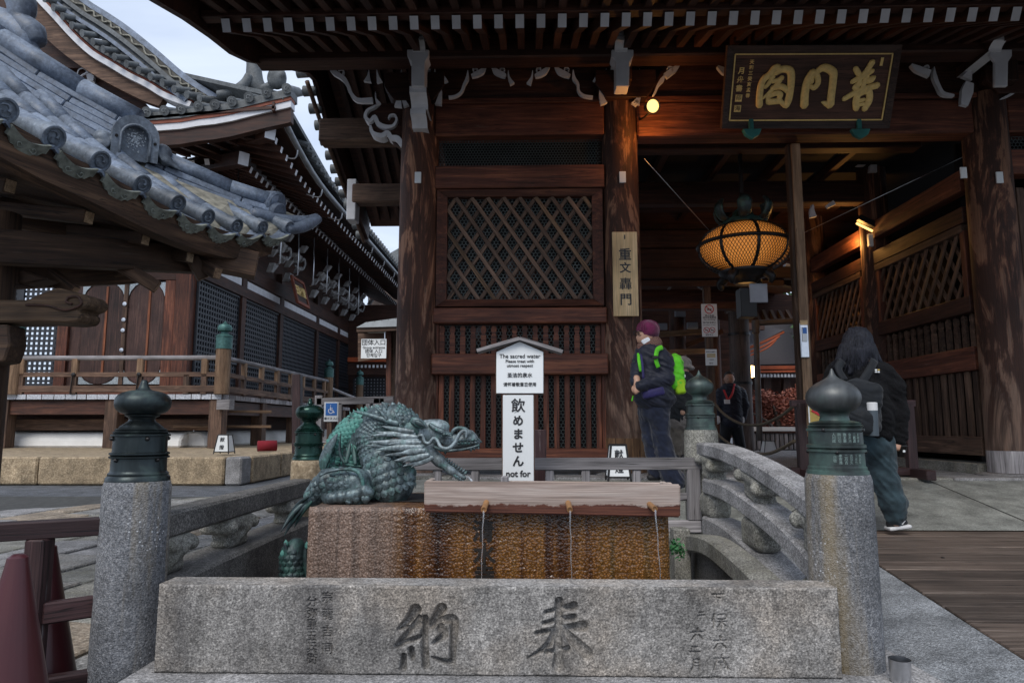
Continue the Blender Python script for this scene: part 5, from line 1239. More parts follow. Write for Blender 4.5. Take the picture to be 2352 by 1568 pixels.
# mane of leaf shaped locks
for i, (a, b, r, d) in enumerate((((1130, 320), (860, 272), 24, -.075), ((1140, 340), (760, 352), 26, -.07), ((1160, 365), (945, 345), 27, -.085), ((1150, 385), (800, 318), 22, -.07), ((1170, 395), (745, 402), 28, -.09), ((1185, 410), (905, 424), 27, -.10), ((1180, 430), (718, 430), 22, -.08), ((1200, 450), (800, 470), 30, -.10),
    ((1215, 460), (880, 514), 24, -.09), ((1220, 475), (1000, 500), 28, -.11), ((1235, 495), (958, 560), 26, -.10), ((1255, 510), (1035, 572), 28, -.11), ((1270, 525), (1035, 604), 22, -.10), ((1290, 530), (1103, 614), 26, -.105), ((1150, 400), (930, 380), 20, -.075), ((1210, 440), (980, 450), 22, -.1))):
    spike('mane_lock', a, b, r, dg, 'dragon_pale', .5, d - .012, d - .002, 8, .02 * (-1) ** i)
rnd = random.Random(21)
for k in range(26):
    t = k / 25; a0 = 1080 + 200 * t; b0 = 300 + 225 * t; l = rnd.uniform(110, 230); an = math.pi + rnd.uniform(-.25, .3) - .55 * t
    spike('mane_lock', (a0, b0), (a0 + l * math.cos(an), b0 - l * math.sin(an) * .9), rnd.uniform(11, 16), dg, 'dragon', .5, -.055 - .03 * t, -.05 - .02 * t, 5)
for k in range(16):
    a0 = 620 + k * 32; spike('dorsal_spike', (a0, 268 - 100 * math.sin(math.pi * (k + 4) / 22)), (a0 - 30, 205 - 110 * math.sin(math.pi * (k + 4) / 22)), 15, dg, 'dragon_green' if k < 5 else 'dragon', .4, .03)
# horns, dorsal spikes
for pts, r, d in ((((1010, 255), (880, 218), (740, 175), (628, 148)), 30, -.06), (((1000, 300), (850, 250), (700, 222), (568, 196)), 26, .03)): tube('horn', [dz_(*p, d) for p in pts], [r * UD, r * .85 * UD, r * .6 * UD, r * .15 * UD], 'dragon', dg, 10, 5)
for a, b, c in (((905, 222), (862, 165), (800, 108)), ((1020, 265), (985, 195), (955, 138)), ((1010, 255), (1040, 300), (1080, 330))): tube('horn_branch', [dz_(*p, -.065) for p in (a, b, c)], [20 * UD, 15 * UD, 3 * UD], 'dragon', dg, 8, 4)
for a, b, c, d in ((640, 205, 625, 140), (690, 180, 695, 112), (735, 165, 730, 110), (600, 260, 560, 205), (850, 130, 800, 95), (905, 118, 858, 72), (960, 115, 945, 72), (1010, 118, 1000, 70), (1050, 140, 1030, 86), (1085, 170, 1108, 122), (1100, 215, 1110, 150), (780, 150, 775, 100)):
    spike('dorsal_spike', (a, b), (c, d), 24, dg, 'dragon', .4, .05 if a < 800 else .0)
tube('fin', [dz_(*p, .02) for p in ((370, 640), (380, 560), (415, 470), (455, 400), (490, 335))], [.012, .028, .026, .018, .004], 'dragon', dg, 8, 5, .4, (0, 1, 0))
tube('fin', [dz_(*p, -.02) for p in ((520, 330), (510, 420), (520, 520), (580, 590), (720, 610))], [.004, .010, .014, .018, .006], 'dragon_dark', dg, 8, 5, .6)
for a, b, c, d in ((560, 580, 600, 400), (640, 590, 620, 420), (690, 590, 730, 430), (720, 590, 790, 470)): spike('fin_ray', (a, b), (c, d), 22, dg, 'dragon_dark', .5, -.04, .0)
tube('leg_fold', [dz_(*p, -.175) for p in ((340, 690), (420, 650), (540, 630), (640, 640), (690, 690), (705, 770))], [.006, .009, .011, .014, .016, .010], 'dragon', dg, 8, 5, .7)
for a, b, c in (((590, 880), (575, 925), 34), ((655, 850), (640, 920), 34), ((745, 850), (715, 918), 30), ((700, 850), (735, 920), 28)): spike('claw', a, b, c, dg, 'dragon', .9, -.185, -.175)
lk = link('knuckles', sdf_mesh('knuckles', [('e', dz_(a, b, -.17), (r * UD,) * 3, None) for a, b, r in ((520, 860, 55), (600, 850, 58), (655, 835, 50), (715, 810, 52), (755, 825, 40), (440, 870, 48))], .006, 'dragon', .012), dg)
for i, (a, b) in enumerate((((255, 870), (20, 1150)), ((262, 880), (60, 1075)), ((270, 890), (45, 1190)), ((275, 900), (110, 1080)), ((280, 895), (130, 1120)), ((250, 860), (90, 1010)))):
    spike('tail_hair', a, b, 26 - 2 * i, dg, 'dragon_dark', .6, -.06 - .01 * i, -.16 + .02 * i, 6, -.06)
lt = [cap((130, 1560), (130, 1330), 105, 100, .0), cap((130, 1330), (150, 1260), 98, 60, 0.)]
link('tail_coil', sdf_mesh('tail_coil', lt, .009, 'dragon_dark', .02), dg)
for a, b in ((60, 1215), (235, 1230), (30, 1300)): spike('dorsal_spike', (a + 5, b + 60), (a, b), 22, dg, 'dragon_green', .5, -.05)
tube('fin', [dz_(*p, -.05) for p in ((55, 1240), (70, 1340), (65, 1450), (45, 1560))], [.008, .014, .014, .012], 'dragon_dark', dg, 8, 4); tube('fin', [dz_(*p, -.03) for p in ((235, 1250), (225, 1340), (235, 1450), (250, 1560))], [.008, .014, .014, .012], 'dragon_dark', dg, 8, 4)
# overlapping scales, as one relief layer per body section
def scales(path, mat, pitch, row, phis, lift=1.0, nm='scales'):
    P = [dz_(a, b, d) for a, b, r, d in path]; rr = [r * UD for a, b, r, d in path]
    Ps = spline(P, 10); rs = lerps(rr, 10); vs, fs = [], []; acc = 0.; nrow = 0
    for i in range(len(Ps) - 1):
        acc += (Ps[i + 1] - Ps[i]).length
        if acc < row: continue
        acc = 0; nrow += 1; t = (Ps[i + 1] - Ps[i]).normalized(); u = V((0, -1, 0)); u = (u - t * u.dot(t)).normalized(); b = t.cross(u); r = rs[i] * lift
        m = max(5, int((phis[1] - phis[0]) * r / pitch))
        for k in range(m):
            ph = phis[0] + (phis[1] - phis[0]) * (k + .5 * (nrow % 2)) / m
            nrm = u * math.cos(ph) + b * math.sin(ph); s_ = t.cross(nrm)
            c = Ps[i] + nrm * r; L2 = row * 1.05; w2 = pitch * .56; o = len(vs)
            for tt, ww, hh in ((-.55, .35, .0), (-.2, .95, .004), (.35, 1., .008), (.75, .72, .0095), (1., .0, .0085)):
                for sg_ in (-1, 1): vs.append(c + t * (tt * L2) + s_ * (ww * w2 * sg_) + nrm * (hh * (1 if ww else 1)))
            vs.append(c + t * (.25 * L2) + nrm * .012)
            for q in range(4):
                a0 = o + q * 2
                fs += [(a0, a0 + 2, o + 10), (a0 + 3, a0 + 1, o + 10)]
            fs += [(o + 8, o + 9, o + 10), (o + 1, o, o + 10)]
    return stuff(link(nm, mesh_from(nm, vs, fs, mat, None, False), dg))
PH = (-1.6, 1.6)
scales([(960, 190, 106, 0), (860, 235, 112, .02), (790, 350, 131, .03), (830, 500, 152, .02)], 'dragon', .020, .016, PH)
scales([(830, 480, 150, .02), (880, 620, 166, 0), (940, 790, 165, 0), (950, 840, 160, 0)], 'dragon', .033, .030, PH)
scales([(1110, 290, 102, -.02), (1040, 230, 105, 0), (980, 205, 106, 0)], 'dragon', .020, .017, PH)
scales([(780, 215, 104, .05), (640, 300, 121, .10), (520, 430, 112, .12), (455, 600, 87, .12)], 'dragon_green', .024, .022, PH)
scales([(700, 400, 111, .09), (650, 540, 111, .12)], 'dragon_green', .024, .022, PH)
scales([(660, 745, 112, -.10), (540, 742, 112, -.095), (420, 745, 104, -.09), (290, 860, 60, -.05)], 'dragon', .026, .024, PH)
scales([(150, 1265, 70, 0), (130, 1340, 101, 0), (130, 1560, 106, 0)], 'dragon_dark', .026, .024, PH)
scales([(1060, 640, 70, 0), (1045, 790, 84, 0)], 'dragon', .033, .030, PH)
e = dz_(1560, 690, -.01)
ws = tube('water_stream', [e, e + V((.018, -.02, -.006)), e + V((.036, -.04, -.03)), e + V((.05, -.05, -.09))], [.004, .006, .006, .005], 'water', None, 8, 4); tag(ws, 'spurt of water running from the dragon mouth into the trough', 'water stream', 'water streams from the trough')
# ================================================================== MAIN HALL on the left
hall = thing('temple_hall', 'large dark timber temple hall with railed veranda and sweeping tiled roof', 'temple hall', (-10, 18, 0))
XV, XW, XE = -7.98, -9.85, -6.4
YW, YV = 19.6, 17.6
# stone platform
rnd = random.Random(2); zt_ = .497
xs = [at(p, 1050, 12.4).x for p in (-420, -150, 88, 517, 557)]
for i in range(4): block('platform_stone', ((xs[i] + xs[i + 1]) / 2, 12.62, .25), (xs[i + 1] - xs[i] - .02, .45, .5), 'granite_tan' if i < 3 else 'granite', hall, .03)
for i in range(7): y0 = 12.85 + i * 1.5; block('platform_stone', (xs[4] - .22, y0 + .75, .25), (.45, 1.48, .5), 'granite_tan', hall, .03)
prism('platform_top', [(-24, 12.8, .49), (xs[4] - .4, 12.8, .49), (xs[4] - .4, 40, .49), (-24, 40, .49)], (0, 0, -.3), 'granite_tan', hall)
mound = [(-24, 0), (-9.4, 0)]
prof = [(18.15, .49), (18.18, .72), (18.35, .86), (18.7, .92), (19.6, .92), (19.6, .49)]
prism('plaster_mound', [(-24, y, z) for y, z in prof], (24 - 9.3, 0, 0), 'plaster', hall, .05)
prism('plaster_mound', [(-9.3 + (y - 19.6) * -.55 - .3, 18.6, z) for y, z in prof], (0, 20, 0), 'plaster', hall, .05)
ZD = at(300, 905, YV).z; ZD0 = at(300, 917, YV).z
# veranda boards (each board end shows), joists, posts
x = XV; rnd = random.Random(8)
while x > -16:
    w_ = rnd.uniform(.24, .42); beam('floor_board', (x - w_ / 2, YV - .02 + rnd.uniform(-.01, .01), (ZD + ZD0) / 2), (x - w_ / 2, YW, (ZD + ZD0) / 2), w_ - .012, ZD - ZD0, 'wood_mid', hall, bev=.004, end='board_end' if 'board_end' in MT else 'wood_grey', endside=-1); x -= w_
y = YV
while y < 30:
    w_ = rnd.uniform(.3, .45); beam('floor_board', (XV, y + w_ / 2, (ZD + ZD0) / 2 - .0), (XW, y + w_ / 2, (ZD + ZD0) / 2), w_ - .012, ZD - ZD0, 'wood_mid', hall, bev=.004, end='wood_grey', endside=-1); y += w_
beam('joist', (-17, YV + .22, ZD0 - .21), (XV - .2, YV + .22, ZD0 - .21), .25, .36, 'wood_dark', hall); beam('joist', (XV - .22, YV + .1, ZD0 - .21), (XV - .22, 30, ZD0 - .21), .25, .36, 'wood_dark', hall)
block('joist_end', (XV + .1, YV - .0, ZD0 - .14), (.34, .3, .26), 'wood_grey', hall)
for p in (500, 262, 12, -240): xx_ = at(p, 970, YV + .2).x; beam('veranda_post', (xx_, YV + .2, .5), (xx_, YV + .2, ZD0), .34, .34, 'wood_mid', hall, up=(0, 1, 0))
for y in (20.6, 23.6, 26.6, 29.6): beam('veranda_post', (XV - .2, y, .5), (XV - .2, y, ZD0), .34, .34, 'wood_mid', hall, up=(0, 1, 0))
for a, z in ((-.35, 1.45), (-.05, 1.05)): beam('under_rail', (XV - 1.5, YV + .5, z), (-7.0, YV + .9, z), .07, .07, 'wood_pole', hall)
beam('under_beam', (-17, 18.4, 1.1), (XV - .5, 18.4, 1.1), .2, .3, 'wood_mid', hall)
beam('under_board', (-17, 18.9, 1.35), (XV - 1., 18.9, 1.35), .1, .7, 'wood_dark', hall)
# railings with metal capped corner posts
def giboshi(x, y, zb, zt, r, scale=1.):
    p = round_post('railing_post', (x, y, zb), (x, y, zt), r, r, 'wood_pole', hall, 18)
    lathe('finial', [(r * 1.08, 0), (r * 1.08, .30 * scale), (r * 1.15, .31 * scale), (r * 1.15, .33 * scale), (r * .95, .36 * scale), (r * .5, .40 * scale), (r * .45, .44 * scale), (r * .9, .47 * scale), (r * 1.0, .54 * scale), (r * .8, .62 * scale), (r * .3, .66 * scale), (r * .08, .72 * scale), (.001, .74 * scale)], 'finial_old', p, Matrix.Translation((x, y, zt)), 20)
ZR, ZM, ZL = at(300, 822, YV).z, at(300, 860, YV).z, at(300, 893, YV).z
zfin = at(510, 812, YV).z
for p in (510, 30): xx_ = at(p, 880, YV).x; giboshi(xx_, YV, ZD, zfin + .12, .19, 1.02)
for y in (27.0, 32.0): giboshi(XV, y, ZD, zfin + .05, .17, 1.0)
xl, xr = -15.5, at(505, 850, YV).x
round_post('hand_rail', (xl, YV, ZR), (xr, YV, ZR), .065, .065, 'wood_grey', hall, 14); beam('rail', (xl, YV, ZM), (xr, YV, ZM), .09, .12, 'wood_mid', hall); beam('rail', (xl, YV, ZL), (xr, YV, ZL), .1, .17, 'wood_mid', hall)
for p in (50, 172, 322, 470, 430, -80, -220):
    xx_ = at(p, 860, YV).x
    if p != 430: block('rail_block', (xx_, YV, (ZR + ZM) / 2), (.17, .12, ZR - ZM), 'wood_pole', hall, .02)
    block('strut', (xx_, YV, (ZD + ZM) / 2), (.15, .09, ZM - ZD), 'wood_mid', hall)
    if p in (172, 322): beam('iron_stay', (xx_, YV - .08, ZM), (xx_ - .04, YV - .08, ZD), .035, .02, 'blackmetal', hall); lathe('nail_cover', [(.06, 0), (.05, .03), (.001, .045)], 'blackmetal', hall, Matrix.Translation((xx_, YV - .05, ZM)) @ Matrix.Rotation(R(90), 4, 'X'), 12)
round_post('hand_rail', (XV, YV + .2, ZR), (XV, 26.9, ZR), .065, .065, 'wood_grey', hall, 14); round_post('hand_rail', (XV, 27.2, ZR - .25), (XV, 33, ZR - .6), .065, .065, 'wood_grey', hall, 14)
beam('rail', (XV, YV + .2, ZM), (XV, 27, ZM), .09, .12, 'wood_mid', hall); beam('rail', (XV, YV + .2, ZL), (XV, 27, ZL), .1, .17, 'wood_mid', hall)
for k in range(7): y = 18.9 + k * 1.25; block('rail_block', (XV, y, (ZR + ZM) / 2), (.12, .17, ZR - ZM), 'wood_pole', hall, .02); block('strut', (XV, y, (ZD + ZM) / 2), (.09, .15, ZM - ZD), 'wood_mid', hall)
# front wall
zw = lambda py: at(250, py, YW).z
xw = lambda px: at(px, 760, YW).x
beam('corner_pillar', (xw(424), YW, ZD), (xw(424), YW, zw(560)), .46, .46, 'wood_red', hall, up=(0, 1, 0))
for p, w_ in ((150, .32), (390, .30), (-130, .4)): beam('pillar', (xw(p), YW, ZD), (xw(p), YW, zw(560)), w_, w_ * .8, 'wood_red', hall, up=(0, 1, 0))
beam('lintel', (-18, YW, zw(632)), (xw(424), YW, zw(632)), .3, .36, 'wood_dark', hall); beam('sill', (-18, YW, ZD + .12), (xw(424), YW, ZD + .12), .3, .3, 'wood_red', hall)
beam('upper_wall', (-18, YW + .1, zw(585)), (xw(424), YW + .1, zw(585)), .1, .9, 'wood_dark', hall)
for a, b in ((186, 288), (290, 380)):
    xa_, xb_ = xw(a), xw(b); z0, z1 = zw(884), zw(648); dr = block('door', ((xa_ + xb_) / 2, YW, (z0 + z1) / 2), (xb_ - xa_ - .02, .08, z1 - z0), 'wood_dark', hall)
    xm, hw = (xa_ + xb_) / 2, (xb_ - xa_) / 2 - .05
    pts = [(xm + hw * math.cos(t), YW - .06, z1 - .62 + .60 * math.sin(t)) for t in [math.pi * k / 12 for k in range(13)]] + [(xm + hw * math.cos(t), YW - .06, z0 + .62 + .60 * math.sin(t)) for t in [math.pi + math.pi * k / 12 for k in range(13)]]
    prism('door_panel', pts, (0, .03, 0), 'wood_door', dr, .01, 'z')
    for sx_ in (-1, 1):
        for zc, sz_ in ((z1, 1), (z0, -1)):
            c = V((xm + sx_ * (hw + .03), YW - .075, zc - sz_ * .02)); f = [c, c - V((sx_ * hw * .85, 0, 0))] + [c + V((-sx_ * hw * (1 - math.sin(t)) * .9 , 0, -sz_ * .62 * (1 - math.cos(t)))) for t in [math.pi / 2 * k / 5 for k in range(1, 5)]] + [c - V((0, 0, sz_ * .66))]
            prism('corner_fitting', f, (0, .015, 0), 'fitting' if 'fitting' in MT else 'steel', dr)
    beam('batten', (xm + .1, YW - .075, z0 + .3), (xm + .1, YW - .075, z1 - .15), .07, .03, 'wood_red2', dr, up=(0, 1, 0))
beam('door_post', (xw(289), YW - .08, zw(884)), (xw(289), YW - .08, zw(640)), .12, .08, 'wood_mid', hall, up=(0, 1, 0))
for b in (700, 736, 760, 805): lathe('lock_fitting', [(.07, 0), (.06, .03), (.001, .04)], 'steel', hall, Matrix.Translation((xw(289), YW - .13, zw(b))) @ Matrix.Rotation(R(90), 4, 'X'), 10)
beam('wall_panel', (xw(140), YW + .2, (ZD + zw(600)) / 2), (xw(424), YW + .2, (ZD + zw(600)) / 2), .06, zw(600) - ZD, 'wood_dark', hall)
prism('wall_board', [(xw(152), YW - .02, ZD), (xw(190), YW - .02, ZD), (xw(190), YW - .02, zw(600)), (xw(152), YW - .02, zw(600))], (0, .06, 0), 'wood_door', hall, 0, 'z'); prism('wall_board', [(xw(378), YW - .02, ZD), (xw(410), YW - .02, ZD), (xw(410), YW - .02, zw(600)), (xw(378), YW - .02, zw(600))], (0, .06, 0), 'wood_red', hall, 0, 'z')
beam('under_wall', (-24, YW + .3, 1.3), (XW, YW + .3, 1.3), .1, 1.6, 'wood_dark', hall); beam('under_wall', (XW + .1, YW + .3, 1.3), (XW + .1, 40, 1.3), .1, 1.6, 'wood_dark', hall)
# bright paper backed grille left of the doors
for a, b in ((-120, 40), (46, 138)):
    x0_, x1_, z0, z1 = xw(a), xw(b), zw(886), zw(646); g = beam('grille', (x0_, YW + .05, z1), (x1_, YW + .05, z1), .05, .1, 'black', hall)
    n = round((x1_ - x0_) / .145)
    for k in range(n + 1): x = x0_ + (x1_ - x0_) * k / n; beam('grille_bar', (x, YW, z0), (x, YW, z1),   .066, .03, 'black', g, up=(0, 1, 0), bev=0)
    n = round((z1 - z0) / .145)
    for k in range(n + 1): z = z0 + (z1 - z0) * k / n; beam('grille_bar', (x0_, YW + .012, z), (x1_, YW + .012, z), .05, .068, 'black', g, bev=0)
    for z in (z0, z1, (z0 + z1) / 2 + .3): beam('grille_frame', (x0_, YW - .03, z), (x1_, YW - .03, z), .06, .14, 'black', g)
    for x in (x0_, x1_): beam('grille_frame', (x, YW - .03, z0), (x, YW - .03, z1), .14, .06, 'black', g, up=(0, 1, 0))
# side wall: black latticed shutters between pillars
pys = [atx(p, 760, XW).y for p in (440, 547, 637, 722, 772, 813)]
zs = lambda px, py: atx(px, py, XW).z
ZS1 = (zs(555, 651) + zs(800, 774)) / 2; 
def lat_grid(y0, y1, z0, z1, par):
    vs, fs = [], []
    def bx_(ya, yb, za, zb, xa_, xb_):
        o = len(vs); vs.extend([(x, y, z) for x in (xa_, xb_) for y in (ya, yb) for z in (za, zb)]); fs.extend([tuple(o + i for i in f) for f in ((0, 1, 3, 2), (4, 6, 7, 5), (0, 4, 5, 1), (2, 3, 7, 6), (1, 5, 7, 3), (0, 2, 6, 4))])
    n = int((y1 - y0) / .16)
    for k in range(n + 1): y = y0 + (y1 - y0) * k / n; bx_(y - .03, y + .03, z0, z1, XW + .02, XW + .07)
    n = int((z1 - z0) / .16)
    for k in range(n + 1): z = z0 + (z1 - z0) * k / n; bx_(y0, y1, z - .03, z + .03, XW + .015, XW + .065)
    stuff(link('lattice', mesh_from('lattice', vs, fs, 'black'), par))
for i in range(5):
    y0, y1 = pys[i], pys[i + 1]
    if i: beam('pillar', (XW, y0, ZD), (XW, y0, ZS1 + 1.1), .34, .34, 'wood_dark', hall, up=(0, 1, 0))
    sh = beam('shutter', (XW - .02, y0 + .2, (ZD + ZS1 - .55) / 2 + .1), (XW - .02, y1 - .2, (ZD + ZS1 - .55) / 2 + .1), .05, ZS1 - .75 - ZD, 'lattice_back' if 'lattice_back' in MT else 'black', hall)
    lat_grid(y0 + .2, y1 - .2, ZD + .25, ZS1 - .5, sh)
    for z in (ZD + .25, ZD + 1.25, ZS1 - .5): beam('shutter_frame', (XW + .08, y0 + .2, z), (XW + .08, y1 - .2, z), .06, .12, 'black', sh)
    beam('plaster_strip', (XW + .1, y0 + .25, ZS1 - .02), (XW + .1, y1 - .25, ZS1 - .02), .1, .28, 'white', hall)
for z, h in ((ZS1 - .32, .34), (ZS1 + .42, .5), (ZD + .1, .28)): beam('side_beam', (XW + .05, YW + .1, z), (XW + .05, 39, z), .3, h, 'wood_dark', hall)
beam('upper_wall', (XW - .1, YW, ZS1 + 1.9), (XW - .1, 40, ZS1 + 1.9), .1, 2.8, 'wood_dark', hall)
beam('far_wall', (XW, 39.2, 4), (-4.5, 39.2, 4), .2, 7.4, 'wood_dark', hall)
# eaves: two tiers of rafters with whitened ends
gz = lambda px, py, X: atx(px, py, X).z
zO = (gz(808, 541, XE - .3) + gz(917, 662, XE - .3)) / 2; zI = (gz(570, 378, -7.9) + gz(913, 707, -7.9)) / 2; zG = (gz(796, 495, XE) + gz(917, 635, XE)) / 2
YE = 16.5
up = lambda s: .55 * max(0, 1 - s / 4.5) ** 2      # corner lift
ns = 62
for k in range(ns):
    y = YE + .7 + k * .40; l = up(y - YE)
    if y < 40: beam('rafter', (XE - .3, y, zO + l), (-8.0, y, zO + .45 + l * .5), .13, .16, 'wood_dark', hall, bev=0, end='white', endside=-1)
    if y > 18: beam('rafter', (-7.85, y, zI), (XW, y, zI + .75), .14, .17, 'wood_dark', hall, bev=0, end='white', endside=-1)
zF = at(480, 312, YE + .35).z
for k in range(20):
    x = XE - .75 - k * .42; l = up(XE - x)
    z0 = at(1215 + x * 95, 312, YE + .35).z * 0 + zF - .25 + l
    beam('rafter', (x, YE + .3, z0), (x, YE + 1.9, z0 + .35), .13, .16, 'wood_dark', hall, bev=0, end='white', endside=-1)
    if k > 2: beam('rafter', (x - .3, YE + 1.9, z0 + .05), (x - .3, YW, z0 + .7), .14, .17, 'wood_dark', hall, bev=0, end='white', endside=-1)
cz = at(640, 245, YE).z
prism('soffit', [(XE - .1, YE, cz - .05), (XE - .1, YE + 5, zG - .02), (XW, YE + 5, zG + 1.3), (XW, YW, zG + 1.5)], (0, 0, .08), 'wood_dark', hall)
prism('soffit', [(XE - .1, YE + 5, zG - .02), (XE - .1, 41, zG - .02), (XW, 41, zG + 1.3), (XW, YE + 5, zG + 1.3)], (0, 0, .08), 'wood_dark', hall)
prism('soffit', [(XE - .1, YE, cz - .05), (-16, YE, cz - .75), (-16, YW, cz + .2), (XW, YW, cz + .6)], (0, 0, .08), 'wood_dark', hall)
beam('hip_rafter', (XE - .35, YE + .4, at(632, 305, YE + .4).z), (XW, YW, zI + 1.0), .3, .34, 'wood_dark', hall, end='white', endside=-1)
beam('hip_rafter', at(560, 365, YE + 1.2), V((XW, YW, zI + .6)), .3, .36, 'wood_dark', hall, end='white', endside=-1)
# fascia, red line, gutter along the side eave and its brackets
cur = lambda y: zG + up(y - YE) * 1.35
tube('gutter', [(XE, y, cur(y)) for y in (YE + .2, 18, 20, 23, 28, 34, 41)], .08, 'gutter' if 'gutter' in MT else 'steel', hall, 10, 3)
prism('fascia', [(XE - .12, YE, cz - .1), (XE - .12, 19, cur(19) + .02), (XE - .12, 22, cur(22) + .02), (XE - .12, 41, zG + .02), (XE - .12, 41, zG + .25), (XE - .12, 22, cur(22) + .25), (XE - .12, 19, cur(19) + .25), (XE - .12, YE, cz + .14)], (-.06, 0, 0), 'wood_dark', hall)
for k in range(9): y = 18 + k * 2.3; tube('gutter_bracket', [(XE, y, cur(y) - .05), (XE - .1, y + .05, cur(y) - .30), (XE - .5, y, cur(y) - .22)], .022, 'steel', hall, 6, 4)
vs, fs = [], []
for k in range(4, 60):
    y = YE + .3 + k * .41; c = V((XE + .05, y, cur(y) + .3)); v_, f_ = tube_v([c + V((.12, 0, 0)), c + V((-1.0, 0, .5))], .1, 8); o = len(vs); vs += v_; fs += [tuple(i + o for i in f) for f in f_]
link('eave_tiles', mesh_from('eave_tiles', vs, fs, 'tile_old'), hall)['kind'] = 'stuff'
prism('roof', [(XE + .1, YE, cz + .2), (XE + .1, 22, cur(22) + .2), (XE + .1, 41, zG + .2), (XW - 2, 41, zG + 3.4), (XW - 2, YE + 3, zG + 3.6)], (0, 0, .12), 'tile_old', hall)
# front eave: tile ends, white edge, red ochre line
fe = [(336, 257), (377, 254), (415, 251), (455, 244), (493, 240), (532, 233), (571, 223), (612, 213), (658, 203)]
for a, b in fe + [(296, 259), (255, 260)]:
    p = at(a, b, YE - .1); t = V((.0, 1, .42)).normalized()
    tl = lathe('round_tile', [(.128, 0), (.128, .03), (.10, .035), (.10, .9), (.001, .9)], 'tile_old', hall, Matrix.Translation(p) @ t.to_track_quat('Z', 'Y').to_matrix().to_4x4(), 16)
    tube('crest', [p + V((.05 * math.cos(q), -.012, .05 * math.sin(q))) for q in (0, 1, 2, 3, 4, 5)], .014, 'tile_old', tl, 5, 2)
E = lambda dy, y=YE: [at(a, b + dy, y) for a, b in [(255, 262), (300, 262)] + fe + [(668, 200)]]
def band(nm, d0, d1, y, th, mat):
    A, B = E(d0, y), E(d1, y); n = len(A); vs, fs = [], []
    for q in range(n): vs += [A[q], B[q], B[q] + V((0, th, 0)), A[q] + V((0, th, 0))]
    for q in range(n - 1):
        for k in range(4): k2 = (k + 1) % 4; fs.append((q * 4 + k, q * 4 + k2, q * 4 + 4 + k2, q * 4 + 4 + k))
    fs += [(0, 1, 2, 3), tuple(n * 4 - 4 + k for k in (3, 2, 1, 0))]
    link(nm, mesh_from(nm, vs, fs, mat), hall)
band('flat_tile_edge', 2, 20, YE, .5, 'tile_old'); band('red_line', 20, 29, YE + .03, .3, 'orange_line'); band('white_edge', 29, 45, YE + .06, .3, 'white'); band('eave_board', 45, 80, YE + .12, .2, 'wood_dark')
A = E(2, YE + .1); vs = A + [p + V((0, 2.2, 1.0)) for p in A]; n = len(A)
link('roof', mesh_from('roof', vs, [(i, i + 1, n + i + 1, n + i) for i in range(n - 1)], 'tile_old'), hall)
# great gable: barge board, tile edge and patterned ridge
GY = 18.2
g = lambda pts, y=GY: [at(a / 2.381, b / 2.381, y) for a, b in pts]
WL = [(150, -75), (215, 0), (300, 90), (400, 200), (500, 290), (600, 350), (700, 410), (800, 460), (900, 520), (1040, 570)]
def gband(nm, pts, wid, y, d, mat, off=0.):
    f_ = 1 / 2.381 * y / 1600
    P = g(pts, y); v, fc = ribbon_v(P, [w_ * f_ for w_ in wid] if isinstance(wid, list) else [wid * f_] * len(P), d, sm=4); link(nm, mesh_from(nm, v, fc, mat), hall)
gband('white_edge', WL, 34, GY, .5, 'white'); gband('red_line', [(a + 12, b - 17) for a, b in WL], 14, GY + .03, .4, 'orange_line')
gband('barge_board', [(95, -70), (160, 10), (255, 130), (370, 240), (480, 325), (590, 400), (700, 465), (800, 520), (880, 560)], [130, 130, 128, 124, 116, 105, 92, 78, 50], GY + .15, .25, 'wood_mid')
gband('flat_tile_edge', [(a + 28, b - 36) for a, b in WL], 30, GY - .06, .7, 'tile_old')
for i, (a, b) in enumerate([(240, -8), (290, 42), (340, 90), (390, 140), (447, 183), (507, 230), (562, 270), (625, 312), (690, 350), (757, 385), (820, 420), (886, 452), (950, 488), (1020, 518), (1090, 538)]):
    p = g([(a, b)], GY - .3)[0]; t = V((.42, .75, .30)).normalized()
    tl = lathe('round_tile', [(.108, 0), (.108, .03), (.088, .035), (.088, .8), (.001, .8)], 'tile_old', hall, Matrix.Translation(p) @ t.to_track_quat('Z', 'Y').to_matrix().to_4x4(), 14)
RT = [(300, -140), (480, 0), (590, 70), (700, 145), (850, 265), (1000, 395), (1100, 465), (1190, 520)]
RB = [(160, -80), (320, 20), (450, 130), (560, 220), (700, 325), (860, 430), (1010, 515), (1120, 560)]
P1, P2 = spline(g(RT, GY + .25), 4), spline(g(RB, GY + .05), 4); n = len(P1)
vs = P1 + P2 + [p + V((0, .6, 0)) for p in P1]; link('gable_roof', mesh_from('gable_roof', vs, [(i, i + 1, n + i + 1, n + i) for i in range(n - 1)] + [(i, n * 2 + i, n * 2 + i + 1, i + 1) for i in range(n - 1)], 'tile_old'), hall)
gband('ridge_tile', [(a - 8, b + 12) for a, b in RT], 34, GY + .1, .5, 'tile'); gband('ridge_tile', [(a - 52, b + 55) for a, b in RT], 26, GY - .02, .4, 'tile_old'); gband('ridge_tile', [(a - 85, b + 82) for a, b in RT[:-1]], 22, GY - .06, .4, 'tile')
gband('ridge_panel', [(a - 32, b + 34) for a, b in RT], 40, GY + .12, .3, 'wave_back' if 'wave_back' in MT else 'copper')
mid = spline(g([(a - 32, b + 34) for a, b in RT], GY + .08), 14); wv = [p + V((.35, 0, .4)).normalized() * .06 * math.sin(i * 1.0) for i, p in enumerate(mid)]
v, fc = tube_v(wv, .028, 6); link('wave_ornament', mesh_from('wave_ornament', v, fc, 'mortar', None, True), hall)
prism('gable_wall', [at(a, b, GY + .8) for a, b in ((-140, -60), (120, -30), (330, 235), (360, 268), (-140, 268))], (0, .2, 0), 'wood_dark', hall)
beam('gable_beam', at(60, 148, GY + .7), at(240, 148, GY + .7), .2, .35, 'wood_dark', hall)
